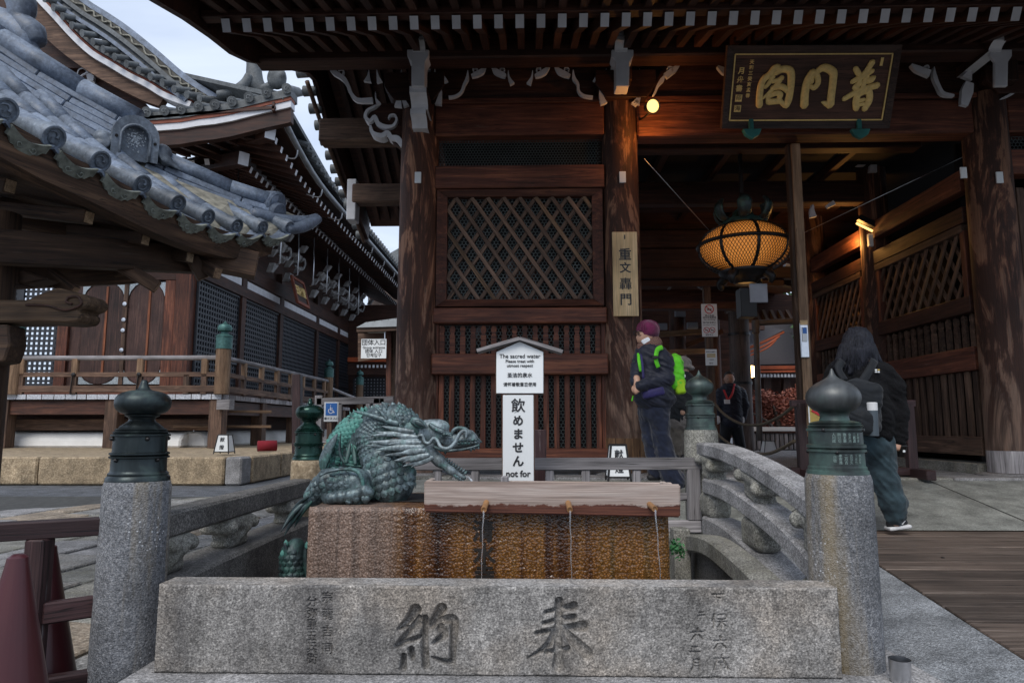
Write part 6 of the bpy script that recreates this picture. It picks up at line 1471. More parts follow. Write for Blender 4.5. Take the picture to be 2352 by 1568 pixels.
tube('curl_trim', g([(440, 440), (425, 415), (430, 385), (455, 375), (475, 390), (465, 410)], GY + .6), .02, 'white', hall, 6, 4); tube('curl_trim', g([(415, 425), (440, 420), (465, 405), (500, 390)], GY + .6), .03, 'white', hall, 6, 4)
prism('curl_trim', g([(470, 400), (515, 405), (510, 440), (480, 450)], GY + .6), (0, .1, 0), 'white', hall)
lathe('round_tile', [(.12, 0), (.12, .2), (.001, .2)], 'tile_old', hall, Matrix.Translation(g([(497, 462)], GY + .3)[0]) @ Matrix.Rotation(R(-90), 4, 'X'), 16)
# ogre tile and upswept corner ornaments
link('ogre_tile', sdf_mesh('ogre_tile', [('c', at(570, 128, GY), at(583, 150, GY), .12, .16), ('c', at(583, 150, GY), at(585, 195, GY), .2, .25), ('c', at(585, 195, GY), at(600, 208, GY), .28, .2)], .035, 'tile_old', .05), hall)
for pts in (((500, 217), (530, 212), (560, 195), (572, 172)), ((600, 205), (625, 195), (640, 170), (648, 150))): tube('corner_ridge', [at(a, b, GY - .3) for a, b in pts], [.1, .13, .14, .1], 'tile_old', hall, 8, 4)
link('ogre_tile', sdf_mesh('ogre_tile', [('e', at(636, 180, 16.6), (.25, .2, .3), None), ('e', at(628, 170, 16.5), (.12, .12, .12), None), ('e', at(648, 172, 16.5), (.1, .1, .12), None), ('c', at(640, 165, 16.5), at(650, 150, 16.5), .08, .04)], .035, 'tile_old', .04), hall)
# white bracket clusters, hanging rods and the small plaque under the side eave
rnd = random.Random(3)
zbk = gz(640, 600, -9.2)
for i in range(12):
    y = 19.2 + i * 1.62; X = -9.3; zc = ZS1 + 1.2
    if abs(y - 26.9) < .7: continue
    vs, fs = [], []
    for dy, z0, z1, w0, w1 in ((0, -.5, -.2, .09, .2), (-.05, .22, .5, .1, .17), (.05, .66, .9, .1, .13), (-.5, -.05, .2, .02, .1), (.5, -.05, .2, .02, .1), (-.32, .38, .52, .03, .12), (.36, .34, .5, .03, .12)):
        v, f = prism_v([(X + z1 * .5 + .1, y + dy - w0, zc + z0), (X + z1 * .5 + .1, y + dy + w0, zc + z0), (X + z1 * .5 + .25, y + dy + w1, zc + z1), (X + z1 * .5 + .25, y + dy - w1, zc + z1)], (-.2, 0, 0)); o = len(vs); vs += v; fs += [tuple(k + o for k in q) for q in f]
    v, f = tube_v(spline([(X + .3, y - .2, zc + .1), (X + .45, y + .15, zc + .0), (X + .5, y + .4, zc + .25), (X + .5, y + .3, zc + .45), (X + .45, y + .15, zc + .38)], 4), .045, 6); o = len(vs); vs += v; fs += [tuple(k + o for k in q) for q in f]
    link('bracket_set', mesh_from('bracket_set', vs, fs, 'white_worn'), hall)
for i in range(9):
    y = 18.6 + i * 1.75; tube('hanging_rod', [(-8.3, y, zI + .1), (-8.3, y, ZS1 + .55), (-8.42, y, ZS1 + .5)], .022, 'steel', hall, 6, 1)
pq = atx(688, 672, -8.9)
ps = thing('small_plaque', 'small gold lettered plaque in a red frame under the hall eaves', 'plaque', pq)
M = Matrix.Translation(pq) @ Matrix.Rotation(R(90), 4, 'Z') @ Matrix.Rotation(R(75), 4, 'X')
def local_box(nm, s, c, mat, par, M): o = link(nm, box_me(s[0], s[1], s[2], (mat,), .01, 0), par, M @ Matrix.Translation(c)); return o
local_box('board', (1.2, .9, .06), (0, 0, 0), 'wood_dark', ps, M)
for c, s in (((0, .5, .03), (1.4, .12, .1)), ((0, -.5, .03), (1.4, .12, .1)), ((.66, 0, .03), (.12, 1., .1)), ((-.66, 0, .03), (.12, 1., .1))): local_box('frame_side', s, c, 'orange_line', ps, M)
link('lettering', text_me('田村堂', .42, 'gold', bold=.012, depth=.01), ps, M @ Matrix.Translation((0, 0, .05)))

# ticket booth beyond the hall ------------------------------------------------------------
by = 17.5
bt = thing('entrance_booth', 'small timber booth with a shallow grey roof behind the corner pillar', 'booth', at(880, 1000, by))
prism('roof', [at(a, b, by - .5) for a, b in ((818, 752), (840, 740), (960, 724), (960, 748))], (0, 3, .1), 'steel_roof' if 'steel_roof' in MT else 'copper', bt)
for k in range(7): a = at(845 + k * 16, 741 - k * 1.9, by - .5); beam('roof_seam', a, a + V((0, 2.9, .12)), .03, .05, 'copper', bt)
beam('eave_board', at(820, 758, by - .4), at(960, 752, by - .4), .1, .12, 'wood_mid', bt)
beam('post', at(893, 1010, by), at(893, 757, by), .12, .12, 'wood_red', bt, up=(0, 1, 0)); beam('post', at(910, 1010, by + .3), at(910, 757, by + .3), .14, .14, 'wood_mid', bt, up=(0, 1, 0))
prism('wall', [at(a, b, by + .5) for a, b in ((890, 1010), (970, 1010), (970, 760), (890, 760))], (0, 1.5, 0), 'wood_mid', bt)
prism('ceiling', [at(a, b, by + .2) for a, b in ((822, 765), (890, 765), (890, 822), (822, 830))], (0, .1, 0), 'wood_mid', bt)
y = by - .3
ge = thing('group_entrance_sign', 'white group entrance sign in three languages hanging from the booth', 'sign', at(858, 800, y))
a, b = at(829, 823, y), at(888, 778, y); block('board', (a + b) / 2, (b.x - a.x, .02, b.z - a.z), 'signwhite', ge, .002)
for t, py, s in (('団体入口', 787, .155), ('Group entrance', 798, .088), ('团体 入口', 806.5, .105), ('단체입구', 816, .105)): lettering(t, facing(at(858.5, py, y - .014)), s, 'ink', ge, bold=.001)
beam('hanger', at(884, 778, y), at(884, 758, y), .03, .03, 'steel', ge, up=(0, 1, 0))
# far corridor glimpsed between hall and booth
fc_ = thing('far_corridor', 'distant corridor with orange beam and white dotted grille behind the veranda', 'corridor', at(850, 900, 36))
beam('orange_beam', at(800, 826, 34), at(930, 826, 34), .3, .22, 'vermilion', fc_); beam('dark_beam', at(800, 845, 34.2), at(930, 845, 34.2), .3, .7, 'wood_dark', fc_)
for k in range(9): beam('rafter_end', at(822 + k * 9, 841, 33.9), at(822 + k * 9, 841, 34.1), .1, .14, 'white', fc_, bev=0)
p0, p1 = at(812, 925, 35), at(900, 868, 35); gb = block('grille', (p0 + p1) / 2 + V((0, .1, 0)), (p1.x - p0.x, .02, p1.z - p0.z), 'shoji' if 'shoji' in MT else 'signwhite', fc_, 0)
n = 12
for k in range(n + 1): x = p0.x + (p1.x - p0.x) * k / n; beam('grille_bar', (x, 35, p0.z), (x, 35, p1.z), .09, .05, 'black', gb, up=(0, 1, 0), bev=0)
for k in range(9): z = p0.z + (p1.z - p0.z) * k / 8; beam('grille_bar', (p0.x, 35, z), (p1.x, 35, z), .05, .09, 'black', gb, bev=0)
prism('wall', [at(a, b, 36) for a, b in ((800, 1000), (1000, 1000), (1000, 700), (800, 700))], (0, .2, 0), 'wood_dark', fc_)

prism('roof', [at(a, b, 44) for a, b in ((845, 640), (880, 590), (960, 545), (960, 720), (845, 720))], (0, 1, .3), 'tile_old', fc_)
prism('upper_wall', [at(a, b, 43) for a, b in ((850, 655), (960, 610), (960, 720), (850, 720))], (0, .3, 0), 'wood_cool', fc_)
# low grey fence with the accessible entrance sign ---------------------------------------------
y = 9.6
lf = thing('low_fence', 'low grey timber fence behind the rear left post', 'fence', at(760, 1000, y))
beam('rail', at(728, 922, y), at(905, 918, y), .06, .1, 'wood_grey', lf)
for a, w_, t in ((733, .1, 908), (866, .09, 914), (878, .07, 914), (782, .06, 925), (846, .06, 925), (899, .06, 925), (760, .05, 925)): p, q = at(a, t, y), at(a, 1075, y); beam('post', (p.x, y, max(.02, q.z)), (p.x, y, p.z), w_, .06, 'wood_grey', lf, up=(0, 1, 0))
beam('post', at(683, 1040, 10.6), at(683, 860, 10.6), .13, .13, 'wood_fence', lf, up=(0, 1, 0)); beam('rail', at(683, 1000, 10.6), at(720, 1015, 9.6), .06, .09, 'wood_mid', lf)
beam('rail', at(728, 1010, y), at(905, 1010, y), .05, .08, 'wood_grey', lf)
y = 8.9
ws = thing('wheelchair_sign', 'white sign with blue wheelchair symbol on a short post', 'sign', at(761, 1000, y))
a, b = at(744, 968, y), at(778, 923, y); c = (a + b) / 2; block('board', c, (b.x - a.x, .02, b.z - a.z), 'signwhite', ws, .003)
a2, b2 = at(747.5, 953.5, y - .014), at(774.5, 925.5, y - .014); c2_ = (a2 + b2) / 2; block('blue_panel', c2_, (b2.x - a2.x, .006, b2.z - a2.z), 'blue', ws, .001)
s_ = (b2.x - a2.x) / 34
pc = lambda u, v: c2_ + V((u * s_, -.006, v * s_))
pic = [tube_v(spline([pc(math.cos(t) * 7 - 1, math.sin(t) * 7 - 5) for t in [2.2 + k * .55 for k in range(9)]], 3), 1.1 * s_, 6, .4, (0, 1, 0)), tube_v([pc(-2, 7), pc(-2, -3), pc(5, -3.5), pc(8, -10), pc(10.5, -9)], 1.5 * s_, 6, .4, (0, 1, 0)), tube_v([pc(-2, 2), pc(4.5, 2)], 1.1 * s_, 6, .4, (0, 1, 0)), tube_v([pc(-2.6, 11), pc(-1.4, 11)], 2.2 * s_, 8, .4, (0, 1, 0))]
link('wheelchair_symbol', mesh_from('wheelchair_symbol', *join_v(pic), 'white'), ws)
lettering('車イス 入口', facing(at(761, 961, y - .014)), .036, 'ink', ws); beam('stake', at(758, 968, y + .03), V((at(758, 968, y).x, y + .03, .02)), .07, .05, 'wood_mid', ws, up=(0, 1, 0))

# donation lantern signs -------------------------------------------------------------------------
def andon(px, pyb, pyt, y, lab, face='献燈', wpx=44):
    p = at(px, pyb, y); t = at(px, pyt, y); h = t.z - p.z; w0, w1 = wpx * y / 1600 / 2, wpx * y / 1600 * .34
    th = thing('lantern_sign', lab, 'lantern sign', p, 'white lantern signs on the ground'); x = p.x; zb = p.z + h * .12
    vs = [(x - w0, y - w0, zb), (x + w0, y - w0, zb), (x + w0, y + w0, zb), (x - w0, y + w0, zb), (x - w1, y - w1, t.z), (x + w1, y - w1, t.z), (x + w1, y + w1, t.z), (x - w1, y + w1, t.z)]
    link('paper', mesh_from('paper', vs, [(0, 1, 5, 4), (1, 2, 6, 5), (2, 3, 7, 6), (3, 0, 4, 7), (4, 5, 6, 7), (3, 2, 1, 0)], 'signwhite'), th)
    for k in range(4): d = (V(vs[k + 4]) - V(vs[k])); beam('frame_post', V(vs[k]) - d * .13, V(vs[k + 4]) + d * .01, .022 * h / .4, .022 * h / .4, 'blackmetal', th, up=(0, 1, 0))
    for o_ in (0, 4):
        for k in range(4): beam('frame_bar', vs[o_ + k], vs[o_ + (k + 1) % 4], .02 * h / .4, .02 * h / .4, 'blackmetal', th)
    tl_ = math.atan2(w0 - w1, h)
    for i, ch in enumerate(face): lettering(ch, facing((x, y - w0 + (w0 - w1) * (.27 + .45 * (1 - i)) - .006, zb + h * (.62 - .40 * i)), 0, -tl_), h * .25, 'ink', th, bold=.001)
andon(515, 1042, 998, 13.4, 'white lantern sign standing on the stone platform by a veranda post', '献燈', 34)
andon(1420, 1104, 1021, 6.2, 'white lantern sign behind the grey barrier beside the middle pillar', '献燈', 50)
andon(1766, 1042, 1012, 15.2, 'plain white lantern sign far back beyond the gate rope', '', 30)
rc = tube('rolled_felt', [at(592, 1024, 15), at(635, 1023, 15.2)], .12, 'redcloth', None, 14, 2); tag(rc, 'roll of red felt lying under the veranda stairs', 'roll of felt')
# ================================================================== TILED PAVILION, upper left
pv_ = thing('tiled_pavilion', 'near pavilion with blue grey tiled eave and weathered timber underside', 'pavilion', (-3.5, 4.6, 0))
dpx = [(-95, 195), (10, 253), (122, 315), (229, 370), (325, 423), (407, 467), (476, 498), (542, 519), (601, 522), (663, 522)]
dy_ = [3.06, 3.32, 3.60, 3.9, 4.2, 4.5, 4.78, 5.05, 5.33, 5.6]
DP = [at(a, b, y) for (a, b), y in zip(dpx, dy_)]
na = R(-16.5); nrm = V((math.cos(na), math.sin(na), 0)); ud = V((-nrm.y, nrm.x, 0))
inw = (-nrm * math.cos(R(27)) + V((0, 0, math.sin(R(27))))).normalized(); nup = ud.cross(inw) if ud.cross(inw).z > 0 else -ud.cross(inw)
def rad(i): return .073 - .0015 * max(0, i - 2)
Mf = Matrix((ud, nup, -inw)).transposed().to_4x4()
def proj(p):
    d = V(p) - V((0, 0, CAM_Z)); f = d.dot(_F); return 1176 + FPX * d.dot(_Rt) / f, 784 - FPX * d.dot(_U) / f
def under_ridge(p):
    x, y = proj(p)
    for (x0, y0), (x1, y1) in zip(((-400, -20), (0, 160), (300, 315), (345, 385), (640, 492)), ((0, 160), (300, 315), (345, 385), (640, 492), (760, 530))):
        if x0 <= x < x1: return y < y0 + (y1 - y0) * (x - x0) / (x1 - x0) - 6
    return False
for i, p in enumerate(DP):
    r = rad(i); M = Mf.copy(); M.translation = p
    # disc with swirl crest
    d = lathe('tile_end', [(.001, -.30), (r * .8, -.30), (r * .83, -.05), (r, -.045), (r, .0), (r * .93, .012), (r * .78, .013), (r * .74, .002), (.001, .002)], 'tile_end', pv_, M, 28)
    sw = []
    for q in range(2):
        pts = [M @ V((r * rr_ * math.cos(t + q * math.pi), r * rr_ * math.sin(t + q * math.pi), .006)) for t, rr_ in ((0, .26), (.7, .36), (1.5, .46), (2.4, .52), (3.2, .54))]
        sw.append(tube_v(spline(pts, 3), lerps([r * .17, r * .13, r * .09, r * .05, r * .02], 3), 6))
    link('swirl_crest', mesh_from('swirl_crest', *join_v(sw), 'tile_end', None, True), d)
    # barrel tiles climbing the slope, lapped
    seg = .30; base = p + nup * 0
    for k in range(6):
        a = base + inw * (.05 + k * seg); b = base + inw * (.05 + (k + 1) * seg)
        sag = V((0, 0, .035 * k * k * .3)); a = a + V((0, 0, .012 * k * k)); b = b + V((0, 0, .012 * (k + 1) ** 2))
        if k and under_ridge(a + nup * r): break
        v, f = tube_v([a, b], [r * .80, r * .775], 14); link('round_tile', mesh_from('round_tile', v, f, 'tile', None, True), pv_)
# pan tiles between the barrels, with pendant fronts
for i in range(len(DP) - 1):
    a, b = DP[i], DP[i + 1]; r = rad(i)
    for k in range(5):
        o0 = inw * ((-.05 if k == 0 else 0) + k * .30) + V((0, 0, .012 * (k * .83) ** 2)) - nup * (.02 + .02); o1 = inw * (.34 + k * .30) + V((0, 0, .012 * ((k + 1) * .83) ** 2)) - nup * .055
        if k and under_ridge((a + b) / 2 + o0): break
        vs, fs = [], []
        for q in range(7):
            t = q / 6; s_ = -.055 * math.sin(math.pi * t); m = a + (b - a) * t
            vs += [m + o0 + nup * s_, m + o1 + nup * s_, m + o0 + nup * (s_ - .016), m + o1 + nup * (s_ - .016)]
        for q in range(6): c = q * 4; fs += [(c, c + 4, c + 5, c + 1), (c + 2, c + 3, c + 7, c + 6), (c, c + 2, c + 6, c + 4)]
        link('pan_tile', mesh_from('pan_tile', vs, fs, 'tile', None, False), pv_)
    # pendant: scalloped face hanging under the pan, with relief scrolls
    top, bot = [], []
    for q in range(13):
        t = .10 + .8 * q / 12; m = a + (b - a) * t - inw * .065
        top.append(m + nup * (-.030 - .055 * math.sin(math.pi * t))); dr = .055 + .028 * math.sin(math.pi * (q / 12)) + .007 * math.cos(q * math.pi)
        bot.append(top[-1] - (nup * .85 - inw * .3).normalized() * dr)
    pd = prism('pendant_tile', top + bot[::-1], inw * .022, 'tile_pendant' if 'tile_pendant' in MT else 'tile_end', pv_)
    sc = []
    for cen, sg_ in ((4, 1), (8, -1)):
        c = (top[cen] + bot[cen]) / 2 - inw * .004; uu = (b - a).normalized(); vv = nup
        sc.append(tube_v(spline([c + uu * (sg_ * rr_ * math.cos(t)) + vv * rr_ * math.sin(t) for t, rr_ in ((0, .006), (1.5, .011), (3, .016), (4.5, .019), (6, .024))], 3), .0035, 5))
    link('scroll_relief', mesh_from('scroll_relief', *join_v(sc), 'tile_pendant' if 'tile_pendant' in MT else 'tile_end', None, True), pd)
# upswept corner tile
cs_ = [at(655, 528, 5.6), at(690, 522, 5.75), at(712, 512, 5.87), at(727, 503, 5.95)]
tube('corner_tile', cs_, [.06, .07, .072, .062], 'tile', pv_, 10, 4, .75)
tube('corner_tile', [at(575, 492, 5.5), at(640, 505, 5.7), at(700, 508, 5.86), at(726, 500, 5.95)], [.075, .075, .07, .055], 'tile', pv_, 10, 4, .7)
# bed under the tiles
bed = [p - nup * .10 + inw * .03 for p in DP]; vs = bed + [p + inw * 1.5 + V((0, 0, .3)) for p in bed[:7]] + [at(560, 440, 5.75), at(640, 478, 5.8), at(690, 500, 5.88)]; n = len(DP)
link('tile_bed', mesh_from('tile_bed', vs, [(i, i + 1, n + i + 1, n + i) for i in range(n - 1)], 'mortar'), pv_)
# hip ridges: stacked ridge tiles under a rounded cover, broken into courses
def ridge(A, B, layers, cover_r, seg, wid, hgt, seed, side=V((.6, -.8, 0))):
    rnd = random.Random(seed); A, B = V(A), V(B); L_ = (B - A).length; d = (B - A) / L_
    s_ = d.cross(V((0, 0, 1))).normalized(); upv = s_.cross(d).normalized()
    sagf = lambda t: -.10 * math.sin(math.pi * t) * L_ * .35
    for l in range(layers + 1):
        o = rnd.uniform(0, seg); x = -o
        while x < L_:
            x0, x1 = max(0, x), min(L_, x + seg * rnd.uniform(.9, 1.1)); x = x1 if x1 < L_ else L_ + 1
            if x1 - x0 < .03: continue
            p = A + d * x0 + V((0, 0, sagf(x0 / L_))); q = A + d * x1 + V((0, 0, sagf(x1 / L_))); dn = -upv * (l * hgt)
            if l == 0: 
                v, f = tube_v([p + upv * .0, q + upv * .0], [cover_r, cover_r * .985], 16, .75, up=upv); link('ridge_cover', mesh_from('ridge_cover', v, f, 'tile', None, True), pv_)
            else: beam('ridge_course', p + dn - upv * .03, q + dn - upv * .03 - d * .006, wid + .065 * (l - 1), hgt * .9, 'tile', pv_, up=upv, bev=.008)
    return s_, upv
ridge(at(-160, -30, 4.72), at(318, 276, 5.2), 5, .115, .62, .15, .058, 1)
ridge(at(350, 352, 5.28), at(636, 466, 5.72), 2, .09, .6, .13, .058, 2)
prism('mortar_bed', [at(345, 395, 5.3), at(470, 440, 5.5), at(600, 492, 5.7), at(640, 500, 5.74), at(640, 478, 5.74), at(480, 425, 5.5), at(345, 372, 5.3)], V((-.12, .12, 0)), 'mortar', pv_)
e_ = at(628, 468, 5.72)
M = Matrix.Translation(e_) @ V((.72, -.25, -.28)).to_track_quat('Z', 'Y').to_matrix().to_4x4()
ec = lathe('end_cap', [(.001, -.09), (.095, -.09), (.105, -.03), (.11, -.01), (.115, .035), (.10, .045), (.098, .05), (.001, .055)], 'tile', pv_, M, 24)
M2 = Matrix.Translation(at(634, 486, 5.7)) @ V((.72, -.25, -.28)).to_track_quat('Z', 'Y').to_matrix().to_4x4()
lathe('end_cap', [(.001, -.06), (.07, -.06), (.085, .03), (.075, .045), (.001, .045)], 'tile', pv_, M2, 20)
# demon tile at the foot of the upper ridge: arched slab with a hollow face and leafy shoulders
fd = V((.62, -.72, -.18)).normalized(); sd_ = fd.cross(V((0, 0, 1))).normalized() * -1; ux = sd_.cross(fd) if sd_.cross(fd).z > 0 else fd.cross(sd_)
oc = at(310, 318, 5.08)
Rm = np.array(Matrix((sd_, fd, ux)).transposed())
wp = lambda a, b, c: oc + sd_ * a + fd * b + ux * c
arch = lambda w_, h0, h1, b: [wp(-w_, b, h0), *[wp(-w_ * math.cos(t), b, h1 - w_ + w_ * math.sin(t)) for t in [math.pi * k / 14 for k in range(15)]], wp(w_, b, h0)]
O0, I0 = arch(.165, -.17, .17, .06), arch(.095, -.17, .085, .055); n = len(O0); O1, I1 = [p - fd * .11 for p in O0], [p - fd * .06 for p in I0]
vs = O0 + I0 + O1 + I1; fs = []
for k in range(n - 1): fs += [(k, k + 1, n + k + 1, n + k), (k, 2 * n + k, 2 * n + k + 1, k + 1), (n + k, n + k + 1, 3 * n + k + 1, 3 * n + k)]
fs += [tuple(3 * n + k for k in range(n)), tuple(2 * n + k for k in range(n))[::-1]]
dm = link('demon_tile', mesh_from('demon_tile', vs, fs, 'tile_end'), pv_)
link('rim', mesh_from('rim', *tube_v(spline([p + fd * .004 for p in arch(.104, -.165, .096, .055)], 2), .010, 6), 'tile_end', None, True), dm)
v, f = tube_v([wp(0, -.03, .02), wp(0, -.30, .055)], [.150, .145], 20); link('hood', mesh_from('hood', v, f, 'tile', None, True), dm)
for sg_ in (-1, 1):
    link('shoulder_scroll', sdf_mesh('shoulder_scroll', [('e', wp(sg_ * .21, -.05, -.06), (.075, .09, .075), Rm), ('e', wp(sg_ * .235, .0, -.12), (.05, .06, .045), Rm)] + [('c', wp(sg_ * (.15 + .03 * q), .02, -.05 - .02 * q), wp(sg_ * (.20 + .035 * q), .05, -.13 - .012 * q), .022, .008) for q in range(5)], .009, 'tile_end', .015), dm)
    link('nail_hole', mesh_from('nail_hole', *tube_v([wp(sg_ * .135, .05, -.02), wp(sg_ * .135, .066, -.02)], .012, 8), 'void'), dm)
rnd = random.Random(6); vs, fs = [], []
for k in range(150):
    a, c = rnd.gauss(.005, .032), rnd.gauss(.0, .035); p = wp(a, .0, c); q = rnd.uniform(.003, .008); o = len(vs); vs += [p - sd_ * q, p - ux * q, p + sd_ * q, p + ux * q, p + fd * .003]; fs += [(o, o + 1, o + 4), (o + 1, o + 2, o + 4), (o + 2, o + 3, o + 4), (o + 3, o, o + 4)]
stuff(link('lichen_patch', mesh_from('lichen_patch', vs, fs, 'lichen'), dm))
# curled finial pieces at the top left corner of the view
for pts, rr_ in ((((-60, 30), (20, 60), (60, 95), (40, 118), (10, 105)), (.10, .12, .10, .08, .05)), (((30, -30), (50, 10), (48, 50), (75, 75), (88, 100)), (.10, .11, .09, .10, .06)), (((-40, 100), (20, 112), (70, 118), (92, 130)), (.08, .09, .07, .03))): tube('curled_tile', [at(a, b, 5.0) for a, b in pts], list(rr_), 'tile', pv_, 10, 5)
# timber below: eave board, rafters with pale ends, hip beam, bracket arms
ev = [(-95, 232), (10, 292), (122, 356), (229, 408), (325, 460), (407, 502), (476, 532), (542, 552), (601, 556), (640, 550)]
A = [at(a, b, y) for (a, b), y in zip(ev, dy_)]; B = [at(a - 6, b + 62 - 3.2 * i, y) for i, ((a, b), y) in enumerate(zip(ev, dy_))]
vs, fs = [], []
for p, q in zip(A, B): vs += [p - nrm * .03 + V((0, 0, .06)), q - nrm * .05, q - nrm * .16, p - nrm * .14 + V((0, 0, .08))]
for q in range(len(A) - 1):
    for k in range(4): k2 = (k + 1) % 4; fs.append((q * 4 + k, q * 4 + k2, q * 4 + 4 + k2, q * 4 + 4 + k))
Me = frame(A[0], A[-1], (0, 0, 1)); Mei = Me.inverted(); link('eave_board', mesh_from('eave_board', [Mei @ v for v in vs], fs, 'wood_eave'), pv_, Me)
soff = [p - nrm * .1 + V((0, 0, .02)) for p in B]; vs = soff + [p - nrm * 2.2 + V((0, 0, .55)) for p in soff]; n = len(soff)
link('soffit', mesh_from('soffit', vs, [(i, n + i, n + i + 1, i + 1) for i in range(n - 1)], 'wood_eave'), pv_)
fin_ = -nrm + V((0, 0, .18))
for a, b, y in ((-70, 372, 3.55), (24, 428, 3.8), (205, 500, 4.2), (335, 550, 4.55), (437, 590, 4.9), (517, 602, 5.2)):
    p = at(a, b, y); beam('rafter', p, p + fin_ * 2.2, .075, .085, 'wood_eave', pv_, bev=.006, end='wood_pale' if 'wood_pale' in MT else 'wood_pole', endside=-1)
p = at(590, 612, 5.3); beam('hip_beam', p, p + V((-.8, -.34, .12)).normalized() * 2.6, .17, .2, 'wood_eave', pv_, end='wood_pole', endside=-1)
beam('purlin', at(-120, 560, 3.6), at(470, 600, 5.3), .16, .2, 'wood_eave', pv_); beam('purlin', at(-120, 640, 3.9), at(300, 628, 5.0), .14, .16, 'wood_eave', pv_)
for (a, b, y), (c, d, y2) in (((262, 600, 4.6), (362, 660, 4.7)), ((440, 590, 5.0), (468, 640, 5.05)), ((100, 620, 4.4), (170, 672, 4.4)), ((455, 600, 5.1), (500, 628, 4.95))): beam('strut', at(a, b, y), at(c, d, y2), .07, .09, 'wood_eave', pv_, end='wood_pole')
def nose(pts, y, d, mat): return prism('beam_nose', [at(a, b, y) for a, b in pts], (0, d, 0), mat, pv_, .012)
nose([(-200, 690), (60, 688), (95, 672), (130, 660), (165, 668), (195, 676), (207, 690), (200, 705), (178, 712), (188, 722), (180, 738), (150, 742), (90, 738), (-200, 745)], 4.0, .2, 'wood_nose' if 'wood_nose' in MT else 'wood_eave')
tube('carved_swirl', [at(a, b, 3.995) for a, b in ((60, 700), (110, 702), (150, 712), (185, 700), (180, 682), (160, 682), (152, 692), (165, 698))], .008, 'wood_dark', pv_, 6, 5)
nose([(-40, 620), (40, 612), (66, 625), (110, 640), (60, 652), (-40, 648)], 4.2, .14, 'wood_eave'); nose([(200, 600), (290, 598), (285, 625), (250, 640), (215, 635)], 4.8, .2, 'wood_eave')
p = at(-45, 800, 4.1); round_post('pillar', (p.x, 4.15, 0), (p.x, 4.15, 2.4), .13, .12, 'wood_eave', pv_)
prism('pillar_bracket', [at(a, b, 4.0) for a, b in ((-60, 745), (18, 745), (22, 790), (8, 830), (-60, 840))], (0, .15, 0), 'wood_eave', pv_, .01)

# ================================================================== INSIDE / BEYOND THE GATE
# hanging lantern
ly = 9.3; lc = at(1709, 571, ly); lr = 107 * ly / 1620; lh = 61 * ly / 1620
ln = thing('hanging_lantern', 'huge round amber lantern with dark ribs and wire net hanging in the gateway', 'lantern', lc)
el = lambda t, a, k=1.: lc + V((lr * k * math.sin(t) ** .8 * math.cos(a), lr * k * math.sin(t) ** .8 * math.sin(a), lh * k * math.cos(t)))
lathe('paper_shade', [(max(.001, lr * .97 * math.sin(t) ** .8), -lh * .97 * math.cos(t)) for t in [math.pi * k / 24 for k in range(25)]], 'lanternpaper', ln, Matrix.Translation(lc), 40)
ra = []
for k in range(8):
    a = 2 * math.pi * k / 8 - math.pi / 2; P = [el(math.pi * (.10 + .80 * j / 16), a, 1.01) for j in range(17)]
    rb = tube_v(P, .024, 6, .5, up=V((math.cos(a), math.sin(a), 0))); link('rib', mesh_from('rib', *rb, 'blackmetal', None, True), ln)
P = [lc + V((lr * 1.01 * math.cos(2 * math.pi * j / 40) , lr * 1.01 * math.sin(2 * math.pi * j / 40), lh * .12)) for j in range(41)]
link('ring', mesh_from('ring', *tube_v(P, .026, 6, 1.0, (0, 0, 1)), 'blackmetal', None, True), ln)
net = []
for sg_ in (1, -1):
    for k in range(84):
        P = [el(math.pi * (.12 + .76 * j / 14), 2 * math.pi * k / 84 + sg_ * j * .062, 1.004) for j in range(15)]; net.append(tube_v(P, .0042, 3))
stuff(link('wire_net', mesh_from('wire_net', *join_v(net), 'blackmetal'), ln))
lathe('base', [(.001, -.15), (.14, -.15), (.20, -.08), (.30, -.05), (.35, .0), (.35, .03), (.33, .035), (.001, .035)], 'blackmetal', ln, Matrix.Translation(lc - V((0, 0, lh))), 28)
lathe('crown', [(.30, -.02), (.26, .05), (.16, .10), (.12, .18), (.05, .24), (.001, .24)], 'finial_old', ln, Matrix.Translation(lc + V((0, 0, lh))), 24)
for k in range(6):
    a = 2 * math.pi * k / 6 + .3; d = V((math.cos(a), math.sin(a), 0)); c = lc + V((0, 0, lh + .02))
    tube('petal', [c + d * .2, c + d * .33 + V((0, 0, .06)), c + d * .38 + V((0, 0, .2)), c + d * .32 + V((0, 0, .30))], [.05, .09, .10, .05], 'dragon_dark', ln, 8, 4, .4, d)
for k in range(4): a = R(45 + 90 * k); c = lc - V((0, 0, lh + .02)) + V((math.cos(a) * .3, math.sin(a) * .3, 0)); tube('foot_scroll', [c, c + V((math.cos(a) * .08, math.sin(a) * .08, -.08)), c + V((math.cos(a) * .05, math.sin(a) * .05, -.16))], [.07, .06, .03], 'blackmetal', ln, 8, 3)
beam('hanger', lc + V((0, 0, lh + .2)), (lc.x, lc.y, 5.1), .05, .05, 'blackmetal', ln, up=(0, 1, 0)); block('tassel_box', lc + V((.0, 0, -lh - .42)), (.22, .22, .4), 'blackmetal', ln)
block('tag', lc + V((.13, -.12, -lh - .30)), (.24, .03, .26), 'tag_grey' if 'tag_grey' in MT else 'steel', ln)
lamp(lc - V((0, 0, lh + .25)), 2.2, (1, .5, .15), .2)
for p, q, lab in ((at(1480, 365, 8.3), at(1628, 528, 9.3), 'thin stay wire running from the middle pillar down to the lantern'), (at(2230, 352, 8.3), at(1835, 540, 9.3), 'thin stay wire running from the right pillar down to the lantern')):
    t = tube('stay_wire', [p, q], .006, 'steel', None, 5, 1); tag(t, lab, 'wire', 'lantern stay wires')
